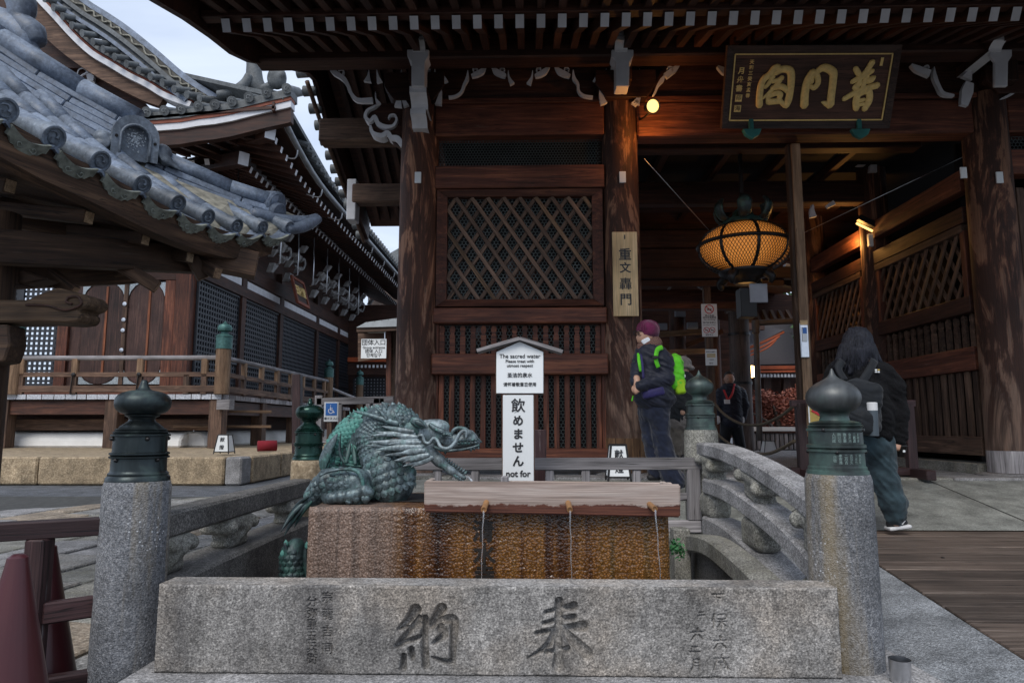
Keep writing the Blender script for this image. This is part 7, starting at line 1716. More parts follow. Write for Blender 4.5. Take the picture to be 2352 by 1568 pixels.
# leaning prop pole
pole = thing('prop_pole', 'pale squared wooden prop pole standing in the gateway before the lantern', 'pole', at(1852, 1000, 8.2))
p, q = at(1824, 333, 8.15), at(1861, 1066, 8.15); q.z = .52
beam('pole', p, q, .11, .1, 'wood_pole', pole, up=(0, 1, 0)); beam('pole_side', p + V((-.075, .02, 0)), q + V((-.075, .02, 0)), .045, .09, 'wood_eave', pole, up=(0, 1, 0))
c = at(1847.5, 781, 8.08); pl_ = block('thermometer', c, (.10, .03, .42), 'steel', pole, .01); block('face', at(1848, 768, 8.06), (.058, .015, .17), 'signwhite', pole); block('face_top', at(1848, 759, 8.055), (.05, .012, .07), 'blue', pole); block('label', at(1846, 741, 8.07), (.09, .02, .06), 'wood_sign', pole)
# dark barrier trestle beside the deck
bw = thing('barrier_trestle', 'dark painted timber trestle barrier half hidden by the woman', 'barrier', at(1960, 1080, 7.6))
beam('rail', at(1815, 926, 7.6), at(2100, 926, 7.6), .07, .075, 'wood_fence', bw, end='wood_pole'); beam('rail', at(1840, 1010, 7.6), at(2090, 1010, 7.6), .05, .07, 'wood_fence', bw)
for a in (1837, 2085): p = at(a, 926, 7.6); beam('post', (p.x, 7.6, .52), (p.x, 7.6, p.z), .10, .08, 'wood_fence', bw, up=(0, 1, 0)); beam('foot', (p.x, 7.25, .55), (p.x, 7.95, .55), .10, .10, 'wood_fence', bw)
beam('rail', at(1815, 1082, 7.6), at(2105, 1082, 7.6), .08, .08, 'wood_fence', bw)
y = 7.45; ar = thing('arrow_board', 'ochre board with red arrow tied to the trestle', 'sign', at(1870, 950, y))
a, b = at(1857, 973, y), at(1925, 915, y); block('board', (a + b) / 2, (b.x - a.x, .02, b.z - a.z), 'yellow', ar); block('edge', ((a.x + .006), y - .012, (a.z + b.z) / 2), (.012, .01, b.z - a.z), 'signwhite', ar, 0); block('edge', ((a.x + b.x) / 2, y - .012, a.z + .005), (b.x - a.x, .01, .012), 'signwhite', ar, 0)
prism('arrow', [at(a, b, y - .012) for a, b in ((1862, 944), (1872, 935), (1910, 952), (1905, 968))], (0, -.006, 0), 'redsign', ar)
# rope
rp_ = tube('barrier_rope', [at(a, b, y) for a, b, y in ((1743, 985, 8.4), (1762, 1006, 8.6), (1800, 1030, 8.8), (1842, 1033, 8.6), (1880, 1012, 8.0), (1926, 985, 7.7))], .022, 'rope', None, 6, 5)
W.pop(rp_); bpy.data.objects.remove(rp_)
rp_ = tube('barrier_rope', [at(a, b, y) for a, b, y in ((1742, 917, 10.6), (1760, 950, 10.6), (1800, 975, 10.6), (1745, 983, 10.6))][:1] + [at(a, b, y) for a, b, y in ((1641, 927, 10.5), (1690, 968, 10.3), (1735, 975, 9.8), (1780, 962, 9.0), (1826, 930, 7.8))], .022, 'rope', None, 6, 5)
W.pop(rp_); bpy.data.objects.remove(rp_)
for pts, lab in ((((1640, 925, 10.5), (1662, 950, 10.3), (1700, 972, 10.0), (1745, 975, 9.4), (1790, 957, 8.6), (1823, 932, 7.9)), 'upper hemp rope sagging between the sign post and the trestle'), (((1641, 990, 10.5), (1670, 1015, 10.3), (1720, 1040, 10.0), (1770, 1040, 9.0), (1826, 1012, 7.9)), 'lower hemp rope sagging between the sign post and the trestle')):
    t = tube('barrier_rope', [at(*q) for q in pts], .02, 'rope', None, 6, 5); tag(t, lab, 'rope', 'ropes across the gateway')
# sign post with notices
y = 10.6
np_ = thing('notice_post', 'timber post carrying no smoking notices in the gateway', 'notice post', at(1636, 1000, y))
p = at(1622, 660, y); q = at(1640, 1000, y); beam('post', (q.x, y, .5), (p.x, y, p.z), .11, .09, 'wood_mid', np_, up=(0, 1, 0))
a, b = at(1613, 773, y - .08), at(1646, 698, y - .08); sgn = block('no_smoking_board', (a + b) / 2, (b.x - a.x, .02, b.z - a.z), 'signwhite', np_, .002)
def ring_sign(px, py, r, y, par, n='prohibition_ring'):
    c = at(px, py, y); rr_ = r * y / 1600; P = [c + V((rr_ * math.cos(t), 0, rr_ * math.sin(t))) for t in [2 * math.pi * k / 20 for k in range(21)]]
    v = join_v([tube_v(P, rr_ * .11, 5), tube_v([c + V((-rr_ * .7, 0, rr_ * .7)), c + V((rr_ * .7, 0, -rr_ * .7))], rr_ * .1, 5)]); link(n, mesh_from(n, *v, 'redsign'), par)
    beam('pictogram', c + V((-rr_ * .5, 0, -rr_ * .05)), c + V((rr_ * .5, 0, -rr_ * .05)), .01, rr_ * .22, 'ink', par, bev=0)
ring_sign(1629, 710, 10, y - .095, sgn); ring_sign(1623, 758, 6.5, y - .095, sgn); ring_sign(1636, 758, 6.5, y - .095, sgn)
for t, py, s in (('禁止吸烟', 725, .035), ('境内全面禁煙', 729.5, .034), ('No smoking', 734, .035), ('境内飲食禁止', 741, .034), ('No eating or drinking', 746, .021), ('撮影禁止', 769, .03)): lettering(t, facing(at(1629.5, py, y - .094)), s, 'ink', sgn, depth=.001)
a, b = at(1621, 839, y - .08), at(1646, 802, y - .08); s2 = block('paper_notice', (a + b) / 2, (b.x - a.x, .015, b.z - a.z), 'signwhite', np_, .002)
for py, s, t in ((808, .026, '参拝の皆様へ'), (826, .02, '土足厳禁'), (834, .03, '受付')): lettering(t, facing(at(1633.5, py, y - .094)), s, 'ink', s2, depth=.001)
for py in (814, 818.5): block('highlight', at(1633.5, py, y - .091), (.13, .004, .02), 'yellow', s2, 0)
# inner corridor: pillars and dark roof behind the gate
ic = thing('inner_corridor', 'dark roofed corridor of stout pillars beyond the gateway', 'corridor', (3.6, 15.5, .5))
round_post('pillar', (at(1703, 900, 15.5).x, 15.5, .5), (at(1703, 900, 15.5).x, 15.5, 3.75), .235, .22, 'wood_cool' if 'wood_cool' in MT else 'wood_pillar', ic)
x_ = at(1703, 900, 15.5).x
for py in (768, 880): lathe('iron_band', [(.237, -.03), (.242, -.03), (.242, .03), (.237, .03)], 'blackmetal', ic, Matrix.Translation((x_, 15.5, at(1703, py, 15.5).z)), 24)
block('capital', (x_, 15.5, 3.72), (.5, .5, .16), 'steel', ic, .03)
for a, y, r in ((1646, 18, .14), (1560, 17, .2)): xq = at(a, 900, y).x; round_post('pillar', (xq, y, .5), (xq, y, 4.5), r, r, 'wood_dark', ic)
beam('beam', at(1470, 690, 14.2), at(1700, 690, 14.2), .3, .40, 'wood_red', ic); beam('beam', at(1470, 590, 14.6), at(1700, 590, 14.6), .3, .5, 'wood_dark', ic); beam('beam', at(1470, 550, 14.0), at(1690, 550, 14.0), .2, .12, 'wood_red', ic)
for k in range(9): beam('bracket_block', at(1490 + k * 18, 560, 14), at(1490 + k * 18, 560, 14.2), .12, .14, 'wood_red', ic)
for (a, b), (c, d) in (((1480, 770), (1640, 760)), ((1480, 812), (1620, 806))): beam('beam', at(a, b, 16.5), at(c, d, 16.5), .2, .12, 'wood_pole', ic)
for pts in (((1500, 650), (1525, 640), (1540, 655), (1530, 672)), ((1600, 655), (1625, 672), (1640, 690), (1660, 688))): tube('white_curl', [at(a, b, 14.4) for a, b in pts], .03, 'white', ic, 6, 4)
for (a, b) in ((1562, 720), (1590, 748), (1520, 750)): block('light_block', at(a, b, 16.8), (.26, .1, .16), 'tag_grey' if 'tag_grey' in MT else 'steel', ic)
beam('back_wall', at(1400, 730, 19), at(1712, 730, 19), .2, 3.4, 'wood_dark', ic); beam('strut', at(1560, 800, 17), at(1660, 760, 17), .12, .12, 'wood_dark', ic)
prism('roof', [at(1430, 470, 13.6), at(1880, 440, 13.6), at(1880, 660, 13.6), at(1740, 628, 13.6), at(1700, 640, 13.6), at(1430, 640, 13.6)], (0, 4.5, .6), 'wood_dark', ic)
prism('lower_eave', [at(1660, 690, 16), at(1690, 655, 16), at(1885, 690, 16), at(1885, 742, 16), at(1760, 735, 16), at(1690, 740, 16)], (0, 1.5, .3), 'wood_dark', ic)
for k in range(10): beam('rafter', at(1705 + k * 19, 738, 15.8), at(1690 + k * 17, 690, 16.3), .08, .1, 'wood_mid', ic)
beam('eave_edge', at(1700, 618, 13.5), at(1880, 668, 13.5), .2, .18, 'wood_dark', ic)
beam('eave_edge', at(1800, 612, 13.4), at(1885, 640, 13.4), .2, .10, 'white', ic)
for k in range(6): p = at(1815 + k * 11, 592 + k * 6, 13.6); tube('roof_tile', [p, p + V((.08, .0, .20))], .06, 'tile', ic, 6, 1)
for k in range(12): p = at(1720 + k * 13, 716 + k * 0, 19 + k * .1); beam('rafter', p, p + V((0, 2, .4)), .08, .1, 'wood_dark', ic)
# steel pipe frame
pf = thing('pipe_frame', 'brown steel pipe standing beside the corridor pillar', 'pipe', at(1738, 1000, 13))
tube('pipe', [at(1745, 1012, 13), at(1741, 900, 13), at(1737, 760, 13)], .055, 'copper', pf, 10, 2); tube('pipe', [at(1733, 742, 13), at(1800, 738, 13), at(1850, 737, 13)], .06, 'copper', pf, 10, 2)
lathe('elbow', [(.001, -.12), (.075, -.12), (.075, .12), (.001, .12)], 'copper', pf, Matrix.Translation(at(1736, 750, 13)), 12)
# distant hall with bark roof and vermilion eaves
fh = thing('vermilion_hall', 'distant hall with grey bark roof and vermilion eaves behind the maple', 'temple hall', at(1780, 900, 30))
prism('roof', [at(a, b, 28) for a, b in ((1690, 838), (1880, 834), (1880, 742), (1850, 738), (1740, 742), (1660, 770))], (0, 6, 0), 'bark_roof', fh)
for dz_k, r_ in ((0, .06), (10, .05), (18, .04)): tube('wing_eave', [at(a, b + dz_k, 26) for a, b in ((1560, 836), (1620, 826), (1700, 806), (1760, 782), (1800 - dz_k, 762))], r_, 'vermilion', fh, 6, 4)
prism('roof_wing_top', [at(a, b, 25.9) for a, b in ((1560, 830), (1620, 820), (1700, 800), (1760, 776), (1802, 757), (1750, 752), (1690, 760), (1640, 775), (1560, 800))], (0, .9, 0), 'bark_roof', fh)
for dy, m in ((843, 'vermilion'), (852, 'vermilion')): beam('eave_line', at(1560, dy + 4, 27.8), at(1880, dy, 27.8), .2, .08 if dy > 845 else .14, m, fh)
for k in range(24): p = at(1700 + k * 8, 862, 27.8); beam('rafter_end', p, p + V((0, .4, 0)), .075, .12, 'white', fh, bev=0)
beam('wall', at(1560, 925, 29), at(1890, 925, 29), .2, 2.9, 'wood_dark', fh); beam('side_wall', at(1640, 690, 25), at(1752, 690, 25), .2, 2.2, 'wood_dark', fh)
for a in (1760, 1805, 1850): p = at(a, 868, 28.4); q = at(a, 905, 28.4); beam('post', q, p, .3, .3, 'wood_dark', fh, up=(0, 1, 0))
lb = lathe('globe_lamp', [(.001, -.14), (.08, -.12), (.14, 0), (.08, .12), (.001, .14)], 'bulb', None, Matrix.Translation(at(1726, 853, 16)), 16); tag(lb, 'small glowing warm globe lamp beside the corridor pillar', 'lamp')
lamp(at(1726, 853, 15.6), 6, (1, .55, .2), .12)
# balustrade of pale bars and the maple in front of it
bf = thing('bar_fence', 'weathered fence of upright pale bars beyond the gate', 'fence', at(1780, 1020, 17))
for py, h in ((985, .10), (993, .05)): beam('rail', at(1690, py, 17), at(1850, py, 17), .1, h, 'signwhite' if py == 985 else 'wood_dark', bf)
for k in range(15): p, q = at(1700 + k * 10.5, 995, 17), at(1700 + k * 10.5, 1034, 17); beam('bar', (p.x, 17, .5), p, .08, .05, 'wood_grey', bf, up=(0, 1, 0))
beam('back_board', at(1690, 1015, 17.2), at(1850, 1015, 17.2), .05, .42, 'void', bf)
def leaves(name, blobs, n, size, mat, par, seed):
    rnd = random.Random(seed); vs, fs = [], []
    tot = sum(b[1] ** 2 for b in blobs)
    for c, r, sq in blobs:
        for _ in range(int(n * r * r / tot)):
            d = V((rnd.gauss(0, 1), rnd.gauss(0, 1), rnd.gauss(0, 1))).normalized() * r * rnd.uniform(.35, 1.05); d.z *= sq; p = c + d
            a = V((rnd.gauss(0, 1), rnd.gauss(0, 1), rnd.gauss(0, .6))).normalized(); b = a.cross(V((rnd.gauss(0, 1), rnd.gauss(0, 1), rnd.gauss(0, 1)))).normalized(); s_ = size * rnd.uniform(.6, 1.3); o = len(vs)
            vs += [p - a * s_, p + b * s_ * .5, p + a * s_, p - b * s_ * .5]; fs.append((o, o + 1, o + 2, o + 3))
    return stuff(link(name, mesh_from(name, vs, fs, mat), par))
mt = thing('maple_tree', 'maple with dusty red leaves behind the pale bar fence', 'tree', at(1790, 1000, 20))
b0 = at(1790, 1020, 20); b0.z = .3
for pts, r in (((b0, at(1788, 975, 20), at(1775, 930, 20)), (.11, .08, .03)), ((b0, at(1800, 965, 20.2), at(1850, 925, 20.2)), (.08, .05, .02)), ((b0, at(1770, 975, 19.9), at(1720, 945, 19.8)), (.07, .05, .02))): tube('trunk', pts, list(r), 'bark', mt, 7, 4)
leaves('crown', [(at(a, b, 20 + (i % 3) * .3), r, .62) for i, (a, b, r) in enumerate(((1755, 915, .45), (1790, 935, .55), (1830, 912, .5), (1860, 940, .6), (1745, 955, .5), (1785, 968, .5), (1830, 965, .55), (1720, 925, .4), (1850, 890, .3)))], 7000, .055, 'maple', mt, 3)
for a, b, r, n, lab in ((1868, 600, .7, 2500, 'dark evergreen foliage glimpsed beside the prop pole'), (2100, 700, .0, 0, '')):
    if n:
        tt = thing('evergreen_tree', lab, 'tree', at(a, 1000, 26)); p = at(a, 1000, 26); p.z = 0; tube('trunk', [p, at(a, 800, 26), at(a + 4, 590, 26)], [.2, .16, .08], 'bark', tt, 7, 3)
        leaves('crown', [(at(a, b, 26), 1.0, 1.3), (at(a - 20, b + 70, 26), .9, 1.2), (at(a + 60, b + 60, 26), 1.1, 1.2), (at(a + 10, b + 150, 26), 1.0, 1.2)], 5000, .09, 'pine', tt, 5)
# passers-by far off
# ================================================================== PEOPLE
def person(label, prims, h, loc, k=.02):
    t = thing('person', label, 'person', loc); link('body', sdf_mesh('body', prims, h, 'skin', k), t); return t
# 1 the visitor in the burgundy beanie
PY = 6.55; m = lambda a, b, d=0.: at((1490 + a / 3.409) * .9408, (760 + b / 3.409) * .9408, PY + d); UM = .9408 / 3.409 * PY / 1620
def C(f, U, a, b, ra, rb, d0=0., d1=None): return ('c', f(*a, d0), f(*b, d0 if d1 is None else d1), ra * U, rb * U)
c_ = lambda *a: C(m, UM, *a)
hands = []
for f_, (hx, hy, d) in enumerate(((215, 640, -.17), (232, 650, -.19))):
    hands += [c_((hx + 18, hy - 8), (hx, hy), 24, 22, d)]
    for j, l in enumerate((26, 30, 28, 22)): hands += [c_((hx - 4, hy - 16 + j * 11), (hx - 4 - l * .7, hy - 12 + j * 11), 8, 7.5, d - .012 * (f_ * 2 - 1)), c_((hx - 4 - l * .7, hy - 12 + j * 11), (hx - l * .8, hy + 6 + j * 9), 7.5, 6.5, d - .012 * (f_ * 2 - 1))]
    hands += [c_((hx + 6, hy - 18), (hx - 16, hy - 32), 9, 7, d - .02)]
b1 = person('person in burgundy beanie and navy jacket with green backpack standing by the middle pillar',
  [('e', m(300, 175), (78 * UM, 82 * UM, 95 * UM), None), ('e', m(268, 215, -.01), (52 * UM, 58 * UM, 60 * UM), None), c_((238, 200), (228, 218), 10, 13, -.02), c_((240, 245), (262, 250), 16, 22, -.02), c_((300, 235), (330, 320), 52, 60), ('e', m(335, 205, -.07), (14 * UM, 8 * UM, 22 * UM), None),
   c_((340, 400), (360, 700), 110, 120), c_((215, 560), (230, 640), 34, 26, -.12, -.17), c_((350, 780), (400, 1020), 45, 38), c_((400, 1020), (470, 1380), 36, 28), c_((320, 790), (340, 1040), 42, 36, .08), c_((340, 1040), (380, 1360), 34, 26, .08)] + hands, .0085, m(400, 1440), .018)
link('beanie', sdf_mesh('beanie', [('e', m(315, 150), (92 * UM, 95 * UM, 78 * UM), None), ('e', m(318, 185), (90 * UM, 92 * UM, 52 * UM), None), c_((352, 215), (362, 225), 46, 40), ('b', m(232, 225, -.02), (30 * UM, 90 * UM, 55 * UM), rot('Y', 12), .02, '-')], .0085, 'beanie', .02, .003, (20, 20, 8)), b1)
link('hat_ribs', mesh_from('hat_ribs', *join_v([tube_v(spline([m(315 + 95 * math.sin(t) * math.cos(a), 150 - 80 * math.cos(t), -95 * UM * math.sin(t) * math.sin(a)) for t in (.2, .7, 1.2, 1.7)], 4), .004, 4) for a in [math.pi * k / 14 for k in range(15)]]), 'beanie'), b1)
link('eye', mesh_from('eye', *tube_v([m(238, 185, -.055), m(246, 185, -.062)], .005, 6), 'ink'), b1)
gl = []
for a, d in ((248, -.068), (215, -.035)): gl.append(tube_v([m(a + 20 * math.cos(t), 182 + 18 * math.sin(t), d) for t in [2 * math.pi * k / 14 for k in range(15)]],   .0042, 5))
gl += [tube_v([m(268, 180, -.068), m(335, 175, -.075)],   .0042, 5), tube_v([m(235, 180, -.06), m(228, 180, -.05)],   .0042, 5)]
link('glasses', mesh_from('glasses', *join_v(gl), 'blackmetal'), b1)
link('face_mask', sdf_mesh('face_mask', [('b', m(300, 258, -.045), (38 * UM, 34 * UM, 36 * UM), rot('Y', -30), .014)], .006, 'maskwhite', .01), b1)
tube('mask_loop', [m(322, 225, -.06), m(335, 200, -.078), m(338, 185, -.07)], .003, 'maskwhite', b1, 5, 3)
sc = [('c', m(300, 300 + j * 14), m(352, 270 + j * 12), 80 * UM, 80 * UM) for j in range(2)]
link('scarf', sdf_mesh('scarf', sc + [c_((255, 300), (290, 330), 30, 34, -.03)], .009, 'scarf' if 'scarf' in MT else 'khaki', .02), b1)
link('jacket', sdf_mesh('jacket', [c_((320, 370), (350, 560), 120, 140), c_((350, 560), (370, 700), 145, 165), ('e', m(372, 735), (176 * UM, 135 * UM, 55 * UM), None), c_((330, 320), (340, 380), 80, 120), c_((400, 370), (445, 420), 88, 78, -.06, -.08), c_((445, 420), (465, 560), 78, 64, -.08, -.11), c_((465, 560), (250, 622), 62, 44, -.11, -.20), c_((255, 385), (225, 460), 62, 52, .03, -.02), c_((225, 460), (205, 585), 50, 40, -.02, -.11)], .0095, 'jacket_navy', .025, .008), b1)
link('trousers', sdf_mesh('trousers', [c_((370, 760), (365, 820), 125, 118), c_((400, 800), (425, 1040), 92, 72, -.03), c_((425, 1040), (470, 1250), 74, 80, -.03), c_((470, 1250), (525, 1400), 80, 92, -.03, -.04), c_((310, 820), (340, 1060), 82, 66, .07), c_((340, 1060), (385, 1330), 66, 70, .07)], .0105, 'denim_dark', .03, .008, (14, 14, 16)), b1)
link('shoe', sdf_mesh('shoe', [c_((500, 1432), (600, 1442), 32, 24, -.05), c_((600, 1442), (615, 1446), 20, 14, -.05)], .008, 'shoe', .015), b1); link('shoe', sdf_mesh('shoe', [c_((330, 1380), (400, 1375), 26, 30, .05)], .008, 'shoe', .015), b1)
bk = link('backpack', sdf_mesh('backpack', [('b', m(518, 520, .04), (80 * UM, 120 * UM, 135 * UM), rot('Y', -8), .05), ('e', m(525, 430, .04), (80 * UM, 105 * UM, 80 * UM), None)], .011, 'green', .03, .007), b1)
link('side_pocket', sdf_mesh('side_pocket', [('b', m(575, 620, -.03), (46 * UM, 60 * UM, 72 * UM), rot('Y', -6), .03)], .009, 'green2', .02), bk); block('booklet', m(592, 538, -.03), (.075, .03, .03), 'signwhite', bk)
for pts, r, mt_ in ((((432, 300, -.16), (392, 320, -.19), (380, 400, -.21), (400, 465, -.2)), .024, 'green'), (((235, 350, -.08), (240, 420, -.13), (256, 500, -.14)), .016, 'green'), (((212, 395, -.02), (195, 470, -.06), (188, 560, -.09)), .012, 'green'), (((255, 355, -.1), (268, 450, -.15), (276, 560, -.17)), .012, 'purple'), (((190, 700, -.1), (180, 745, -.11)), .007, 'green')): tube('strap', [m(*q) for q in pts], r, mt_, b1, 8, 4, .5, (0, -1, 0))
block('buckle', m(372, 382, -.235), (.055, .02, .03), 'blackmetal', b1)
link('waist_bag', sdf_mesh('waist_bag', [('b', m(355, 678, -.15), (95 * UM, 50 * UM, 38 * UM), rot('Y', -12), .03)], .009, 'purple', .02), b1)
# 2 someone half hidden behind, grey hat
PY2 = 7.35; m2 = lambda a, b, d=0.: at((1490 + a / 3.409) * .9408, (760 + b / 3.409) * .9408, PY2 + d); U2 = .9408 / 3.409 * PY2 / 1620; c2f = lambda *a: C(m2, U2, *a)
b2 = person('person mostly hidden behind the green backpack wearing a grey felt hat', [('e', m2(595, 480), (62 * U2, 62 * U2, 78 * U2), None), c2f((595, 540), (590, 640), 45, 60), c2f((590, 650), (570, 850), 95, 85), c2f((560, 900), (545, 1180), 60, 45), c2f((600, 900), (610, 1180), 60, 45, .05), c2f((605, 800), (600, 830), 22, 18, -.15), c2f((600, 830), (590, 850), 9, 7, -.16), c2f((606, 830), (602, 855), 9, 7, -.16), c2f((612, 830), (613, 852), 9, 7, -.15), c2f((617, 826), (622, 846), 8, 7, -.14)], .011, m2(590, 1240), .02)
link('hat', sdf_mesh('hat', [('e', m2(600, 425), (72 * U2, 72 * U2, 52 * U2), None), ('e', m2(603, 462), (100 * U2, 95 * U2, 22 * U2), rot('Y', 8))], .011, 'khaki2' if 'khaki2' in MT else 'khaki', .03, .008, (14, 14, 14)), b2)
link('coat', sdf_mesh('coat', [c2f((590, 600), (575, 860), 115, 125), c2f((640, 620), (640, 760), 60, 48, -.1), c2f((640, 750), (606, 795), 46, 36, -.1, -.15)], .012, 'bagblack', .03, .008), b2)
link('skirt', sdf_mesh('skirt', [c2f((575, 830), (575, 880), 110, 120)], .013, 'khaki2' if 'khaki2' in MT else 'khaki', .03, .008, (14, 14, 14)), b2)
link('trousers', sdf_mesh('trousers', [c2f((555, 880), (540, 1180), 68, 58), c2f((605, 880), (612, 1190), 68, 58, .05)], .013, 'khaki', .03, .008, (14, 14, 14)), b2)
for a in (545, 615): link('shoe', sdf_mesh('shoe', [c2f((a, 1222), (a + 8, 1228), 34, 30, -.06)], .012, 'shoe', .02), b2)
# 3 the woman walking up the deck
PY3 = 5.42; q3 = lambda a, b, d=0.: at((1940 + a / 2.8) * .9408, (760 + b / 2.8) * .9408, PY3 + d); U3 = .9408 / 2.8 * PY3 / 1640; c3 = lambda *a: C(q3, U3, *a)
hand3 = [c3((700, 880), (712, 918), 26, 30, -.02)]
for j, (a, b) in enumerate(((688, 935), (702, 945), (716, 950), (730, 948))): hand3 += [c3((698 + j * 9, 915), (a - 4, b - 8), 9, 8, -.04), c3((a - 4, b - 8), (a - 12, b - 18 + j * 2), 8, 7, -.05)]
hand3 += [c3((690, 905), (672, 925), 10, 8, -.03), c3((672, 925), (668, 930), 8, 7, -.03)]
b3 = person('person with long black hair, black fleece and backpack walking up the wooden deck', [('e', q3(430, 200), (78 * U3, 88 * U3, 100 * U3), None), c3((430, 280), (440, 380), 48, 60), c3((440, 420), (530, 820), 130, 110), c3((650, 480), (700, 880), 50, 34), c3((560, 860), (600, 1130), 80, 60), c3((600, 1130), (690, 1430), 55, 40), c3((490, 880), (440, 1150), 80, 60, .12, .2), c3((440, 1150), (400, 1400), 55, 40, .2, .1)] + hand3, .0095, q3(600, 1490), .02)
hr = [('e', q3(430, 205), (100 * U3, 108 * U3, 108 * U3), None), ('e', q3(425, 280, -.02), (118 * U3, 95 * U3, 100 * U3), None), c3((360, 260), (310, 400), 52, 20, -.06, -.08), c3((400, 280), (380, 420), 56, 18, -.09, -.13), c3((450, 280), (440, 420), 56, 18, -.09, -.13), c3((500, 270), (560, 380), 52, 20, -.07, -.09), c3((520, 250), (600, 360), 34, 10, -.05, -.06), c3((340, 250), (270, 380), 34, 10, -.05, -.06)]
hh = link('hair', sdf_mesh('hair', hr, .0085, 'hair', .03), b3)
rnd = random.Random(12); st3 = []
for k in range(170):
    a0 = rnd.uniform(-1.35, 1.35); x0 = 430 + 98 * math.sin(a0); P = [q3(430 + 60 * math.sin(a0), 112, -.05), q3(x0, 190, -.115 * math.cos(a0) - .005), q3(425 + 124 * math.sin(a0), 290, -.12 * math.cos(a0) - .012 - rnd.uniform(0, .02)), q3(430 + 165 * math.sin(a0) + rnd.uniform(-40, 40), 365 + rnd.uniform(-30, 75) * math.cos(a0), -.13 * math.cos(a0) - .03)]
    st3.append(tube_v(spline(P, 4), lerps([.002, .0052, .004, .0008], 4), 4))
link('strands', mesh_from('strands', *join_v(st3), 'hair', None, True), hh)
link('jacket', sdf_mesh('jacket', [c3((360, 430), (530, 440), 110, 110), c3((440, 470), (500, 700), 160, 165), c3((500, 700), (545, 810), 165, 130), c3((590, 440), (660, 520), 95, 85, -.02), c3((660, 520), (705, 700), 80, 66, -.02), c3((705, 700), (715, 870), 64, 52, -.02), c3((300, 430), (250, 560), 90, 75, .05), c3((250, 560), (260, 760), 72, 55, .05), c3((420, 350), (450, 350), 75, 75)], .0115, 'fleece', .035, .007), b3)
link('trousers', sdf_mesh('trousers', [c3((535, 840), (540, 900), 115, 110), c3((570, 880), (610, 1130), 100, 86), c3((610, 1130), (672, 1300), 84, 84), c3((672, 1300), (688, 1392), 80, 64), c3((500, 890), (445, 1150), 96, 82, .1, .18), c3((445, 1150), (405, 1390), 80, 72, .18, .1)], .0115, 'denim_blue', .03, .010, (12, 12, 13)), b3)
s_ = link('shoe', sdf_mesh('shoe', [c3((660, 1452), (745, 1442), 34, 26, .02), c3((690, 1430), (720, 1405), 34, 30, .02)], .008, 'shoe', .02), b3); link('sole', sdf_mesh('sole', [('b', q3(705, 1473, .02), (76 * U3, 45 * U3, 13 * U3), rot('Y', -8), .01)], .007, 'sole', .01), s_)
link('lace', mesh_from('lace', *join_v([tube_v([q3(700 + j * 10, 1450 - j * 4, -.03), q3(716 + j * 10, 1425 - j * 4, -.028)], .004, 4) for j in range(3)] + [tube_v([q3(735, 1455, -.03), q3(755, 1430, -.02)], .005, 4)]), 'sole'), s_)
s_ = link('shoe', sdf_mesh('shoe', [c3((370, 1430), (440, 1430), 34, 28, .1)], .009, 'shoe', .02), b3)
bp = link('backpack', sdf_mesh('backpack', [('b', q3(452, 660, -.20), (118 * U3, 80 * U3, 172 * U3), rot('Y', 6), .05), ('e', q3(425, 520, -.18), (90 * U3, 70 * U3, 60 * U3), None), ('b', q3(480, 760, -.26), (70 * U3, 60 * U3, 75 * U3), rot('Y', 6), .04)], .011, 'bagblack', .03, .006), b3)
for pts in (((330, 340, -.13), (300, 390, -.15), (345, 470, -.19)), ((545, 335, -.13), (520, 390, -.17), (455, 490, -.2))): tube('strap', [q3(*p) for p in pts], .032, 'bagblack', b3, 8, 4, .4, (0, -1, 0))
tube('strap', [q3(430, 470, -.2), q3(470, 560, -.27), q3(510, 640, -.27)], .012, 'bagblack', bp, 6, 3)
bo = lathe('bottle', [(.001, -.13), (.034, -.13), (.036, .06), (.001, .06)], 'bottle_grey' if 'bottle_grey' in MT else 'steel', bp, Matrix.Translation(q3(535, 728, -.30)), 18); lathe('bottle_cap', [(.036, .055), (.037, .11), (.03, .115), (.001, .115)], 'sole', bo, Matrix.Translation(q3(535, 728, -.30)), 18)
for k in range(4): block('emblem', q3(556 + (k % 2) * 18, 400 + (k // 2) * 14, -.19), (.016, .012, .012), ('signwhite', 'yellow', 'signwhite', 'signwhite')[k], b3, .003)
block('phone', q3(738, 955, -.06), (.045, .015, .11), 'blackmetal', b3); b3k = list(W)[-1]; b3k.matrix_basis = b3k.matrix_basis @ Matrix.Rotation(R(35), 4, 'Y'); block('charm', q3(748, 955, -.075), (.018, .008, .018), 'signwhite', b3)
# 4 the attendant
PY4 = 14.5; q4 = lambda a, b, d=0.: at((1600 + a / 2.8) * .9408, (640 + b / 2.8) * .9408, PY4 + d); U4_ = .9408 / 2.8 * PY4 / 1600; c4_ = lambda *a: C(q4, U4_, *a)
fin4 = []
for hx in (425, 590):
    fin4 += [c4_((hx, 1070), (hx, 1085), 14, 12, -.06)] + [c4_((hx - 9 + j * 6, 1085), (hx - 9 + j * 6, 1098), 3.6, 3.2, -.06) for j in range(4)] + [c4_((hx + 10, 1075), (hx + 12, 1090), 4, 3.4, -.07)]
b4 = person('attendant with red lanyard and dark jacket standing with hands at sides beyond the gate', [('e', q4(505, 795), (33 * U4_, 36 * U4_, 43 * U4_), None), ('e', q4(505, 805, -.085), (5 * U4_, 7 * U4_, 9 * U4_), None), ('e', q4(472, 800), (4 * U4_, 6 * U4_, 10 * U4_), None), ('e', q4(538, 800), (4 * U4_, 6 * U4_, 10 * U4_), None), c4_((505, 830), (508, 865), 20, 26), c4_((510, 890), (520, 1060), 58, 60), c4_((450, 900), (425, 1070), 26, 16), c4_((580, 900), (592, 1070), 26, 16), c4_((490, 1090), (468, 1285), 34, 22), c4_((545, 1090), (590, 1285), 34, 22)] + fin4, .014, q4(520, 1298), .02)
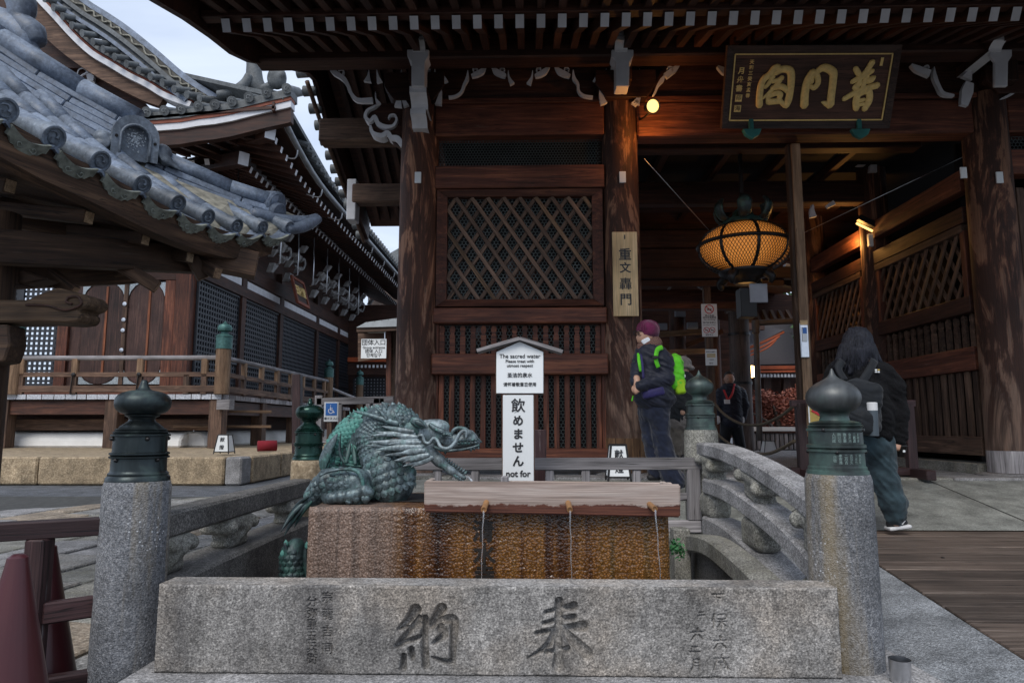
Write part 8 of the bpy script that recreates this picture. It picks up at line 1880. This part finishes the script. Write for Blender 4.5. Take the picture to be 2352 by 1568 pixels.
link('hair', sdf_mesh('hair', [('e', q4(505, 780, .02), (36 * U4_, 37 * U4_, 38 * U4_), None), ('b', q4(505, 812, -.12), (40 * U4_, 34 * U4_, 48 * U4_), None, .01, '-')], .013, 'grey_hair', .02), b4)
for a in (492, 518): block('eye', q4(a, 796, -.19), (.028, .012, .01), 'ink', b4)
block('mouth', q4(505, 820, -.175), (.05, .01, .008), 'lips' if 'lips' in MT else 'ink', b4)
link('jacket', sdf_mesh('jacket', [c4_((480, 890), (545, 890), 44, 44), c4_((512, 900), (520, 1080), 78, 74), c4_((508, 855), (508, 870), 34, 40), c4_((452, 900), (438, 980), 42, 36), c4_((438, 980), (427, 1060), 36, 28), c4_((578, 895), (605, 980), 42, 36), c4_((605, 980), (594, 1062), 36, 28)], .016, 'jacket_navy', .03, .01), b4)
link('trousers', sdf_mesh('trousers', [c4_((518, 1085), (518, 1100), 64, 62), c4_((488, 1105), (468, 1280), 44, 32), c4_((548, 1105), (588, 1280), 44, 32)], .017, 'bagblack', .03), b4)
for hx in (425, 590): link('glove', sdf_mesh('glove', [c4_((hx, 1062), (hx, 1088), 17, 18, -.06), c4_((hx + 10, 1070), (hx + 13, 1088), 7, 6, -.08)], .012, 'maskwhite', .02), b4)
for pts in (((468, 872, -.22), (485, 915, -.30), (492, 940, -.31)), ((542, 832, -.14), (525, 900, -.30), (498, 940, -.31))): tube('lanyard', [q4(*p) for p in pts], .022, 'redsign', b4, 6, 4, .4, (0, -1, 0))
block('badge', q4(490, 952, -.31), (.12, .02, .09), 'maskwhite', b4)
for a in (465, 595): link('shoe', sdf_mesh('shoe', [c4_((a, 1290), (a, 1294), 22, 24, -.05)], .016, 'shoe', .02), b4)
# moss and a fern at the basin edge
fn = thing('fern', 'small green plant sprouting between basin and stone step', 'plant', at(1560, 1260, 3.9))
leaves('leaf', [(at(1553, 1250, 3.9), .035, 1.), (at(1560, 1266, 3.88), .04, 1.2), (at(1548, 1262, 3.9), .03, 1.)], 120, .014, 'fern_leaf' if 'fern_leaf' in MT else 'pine', fn, 9)
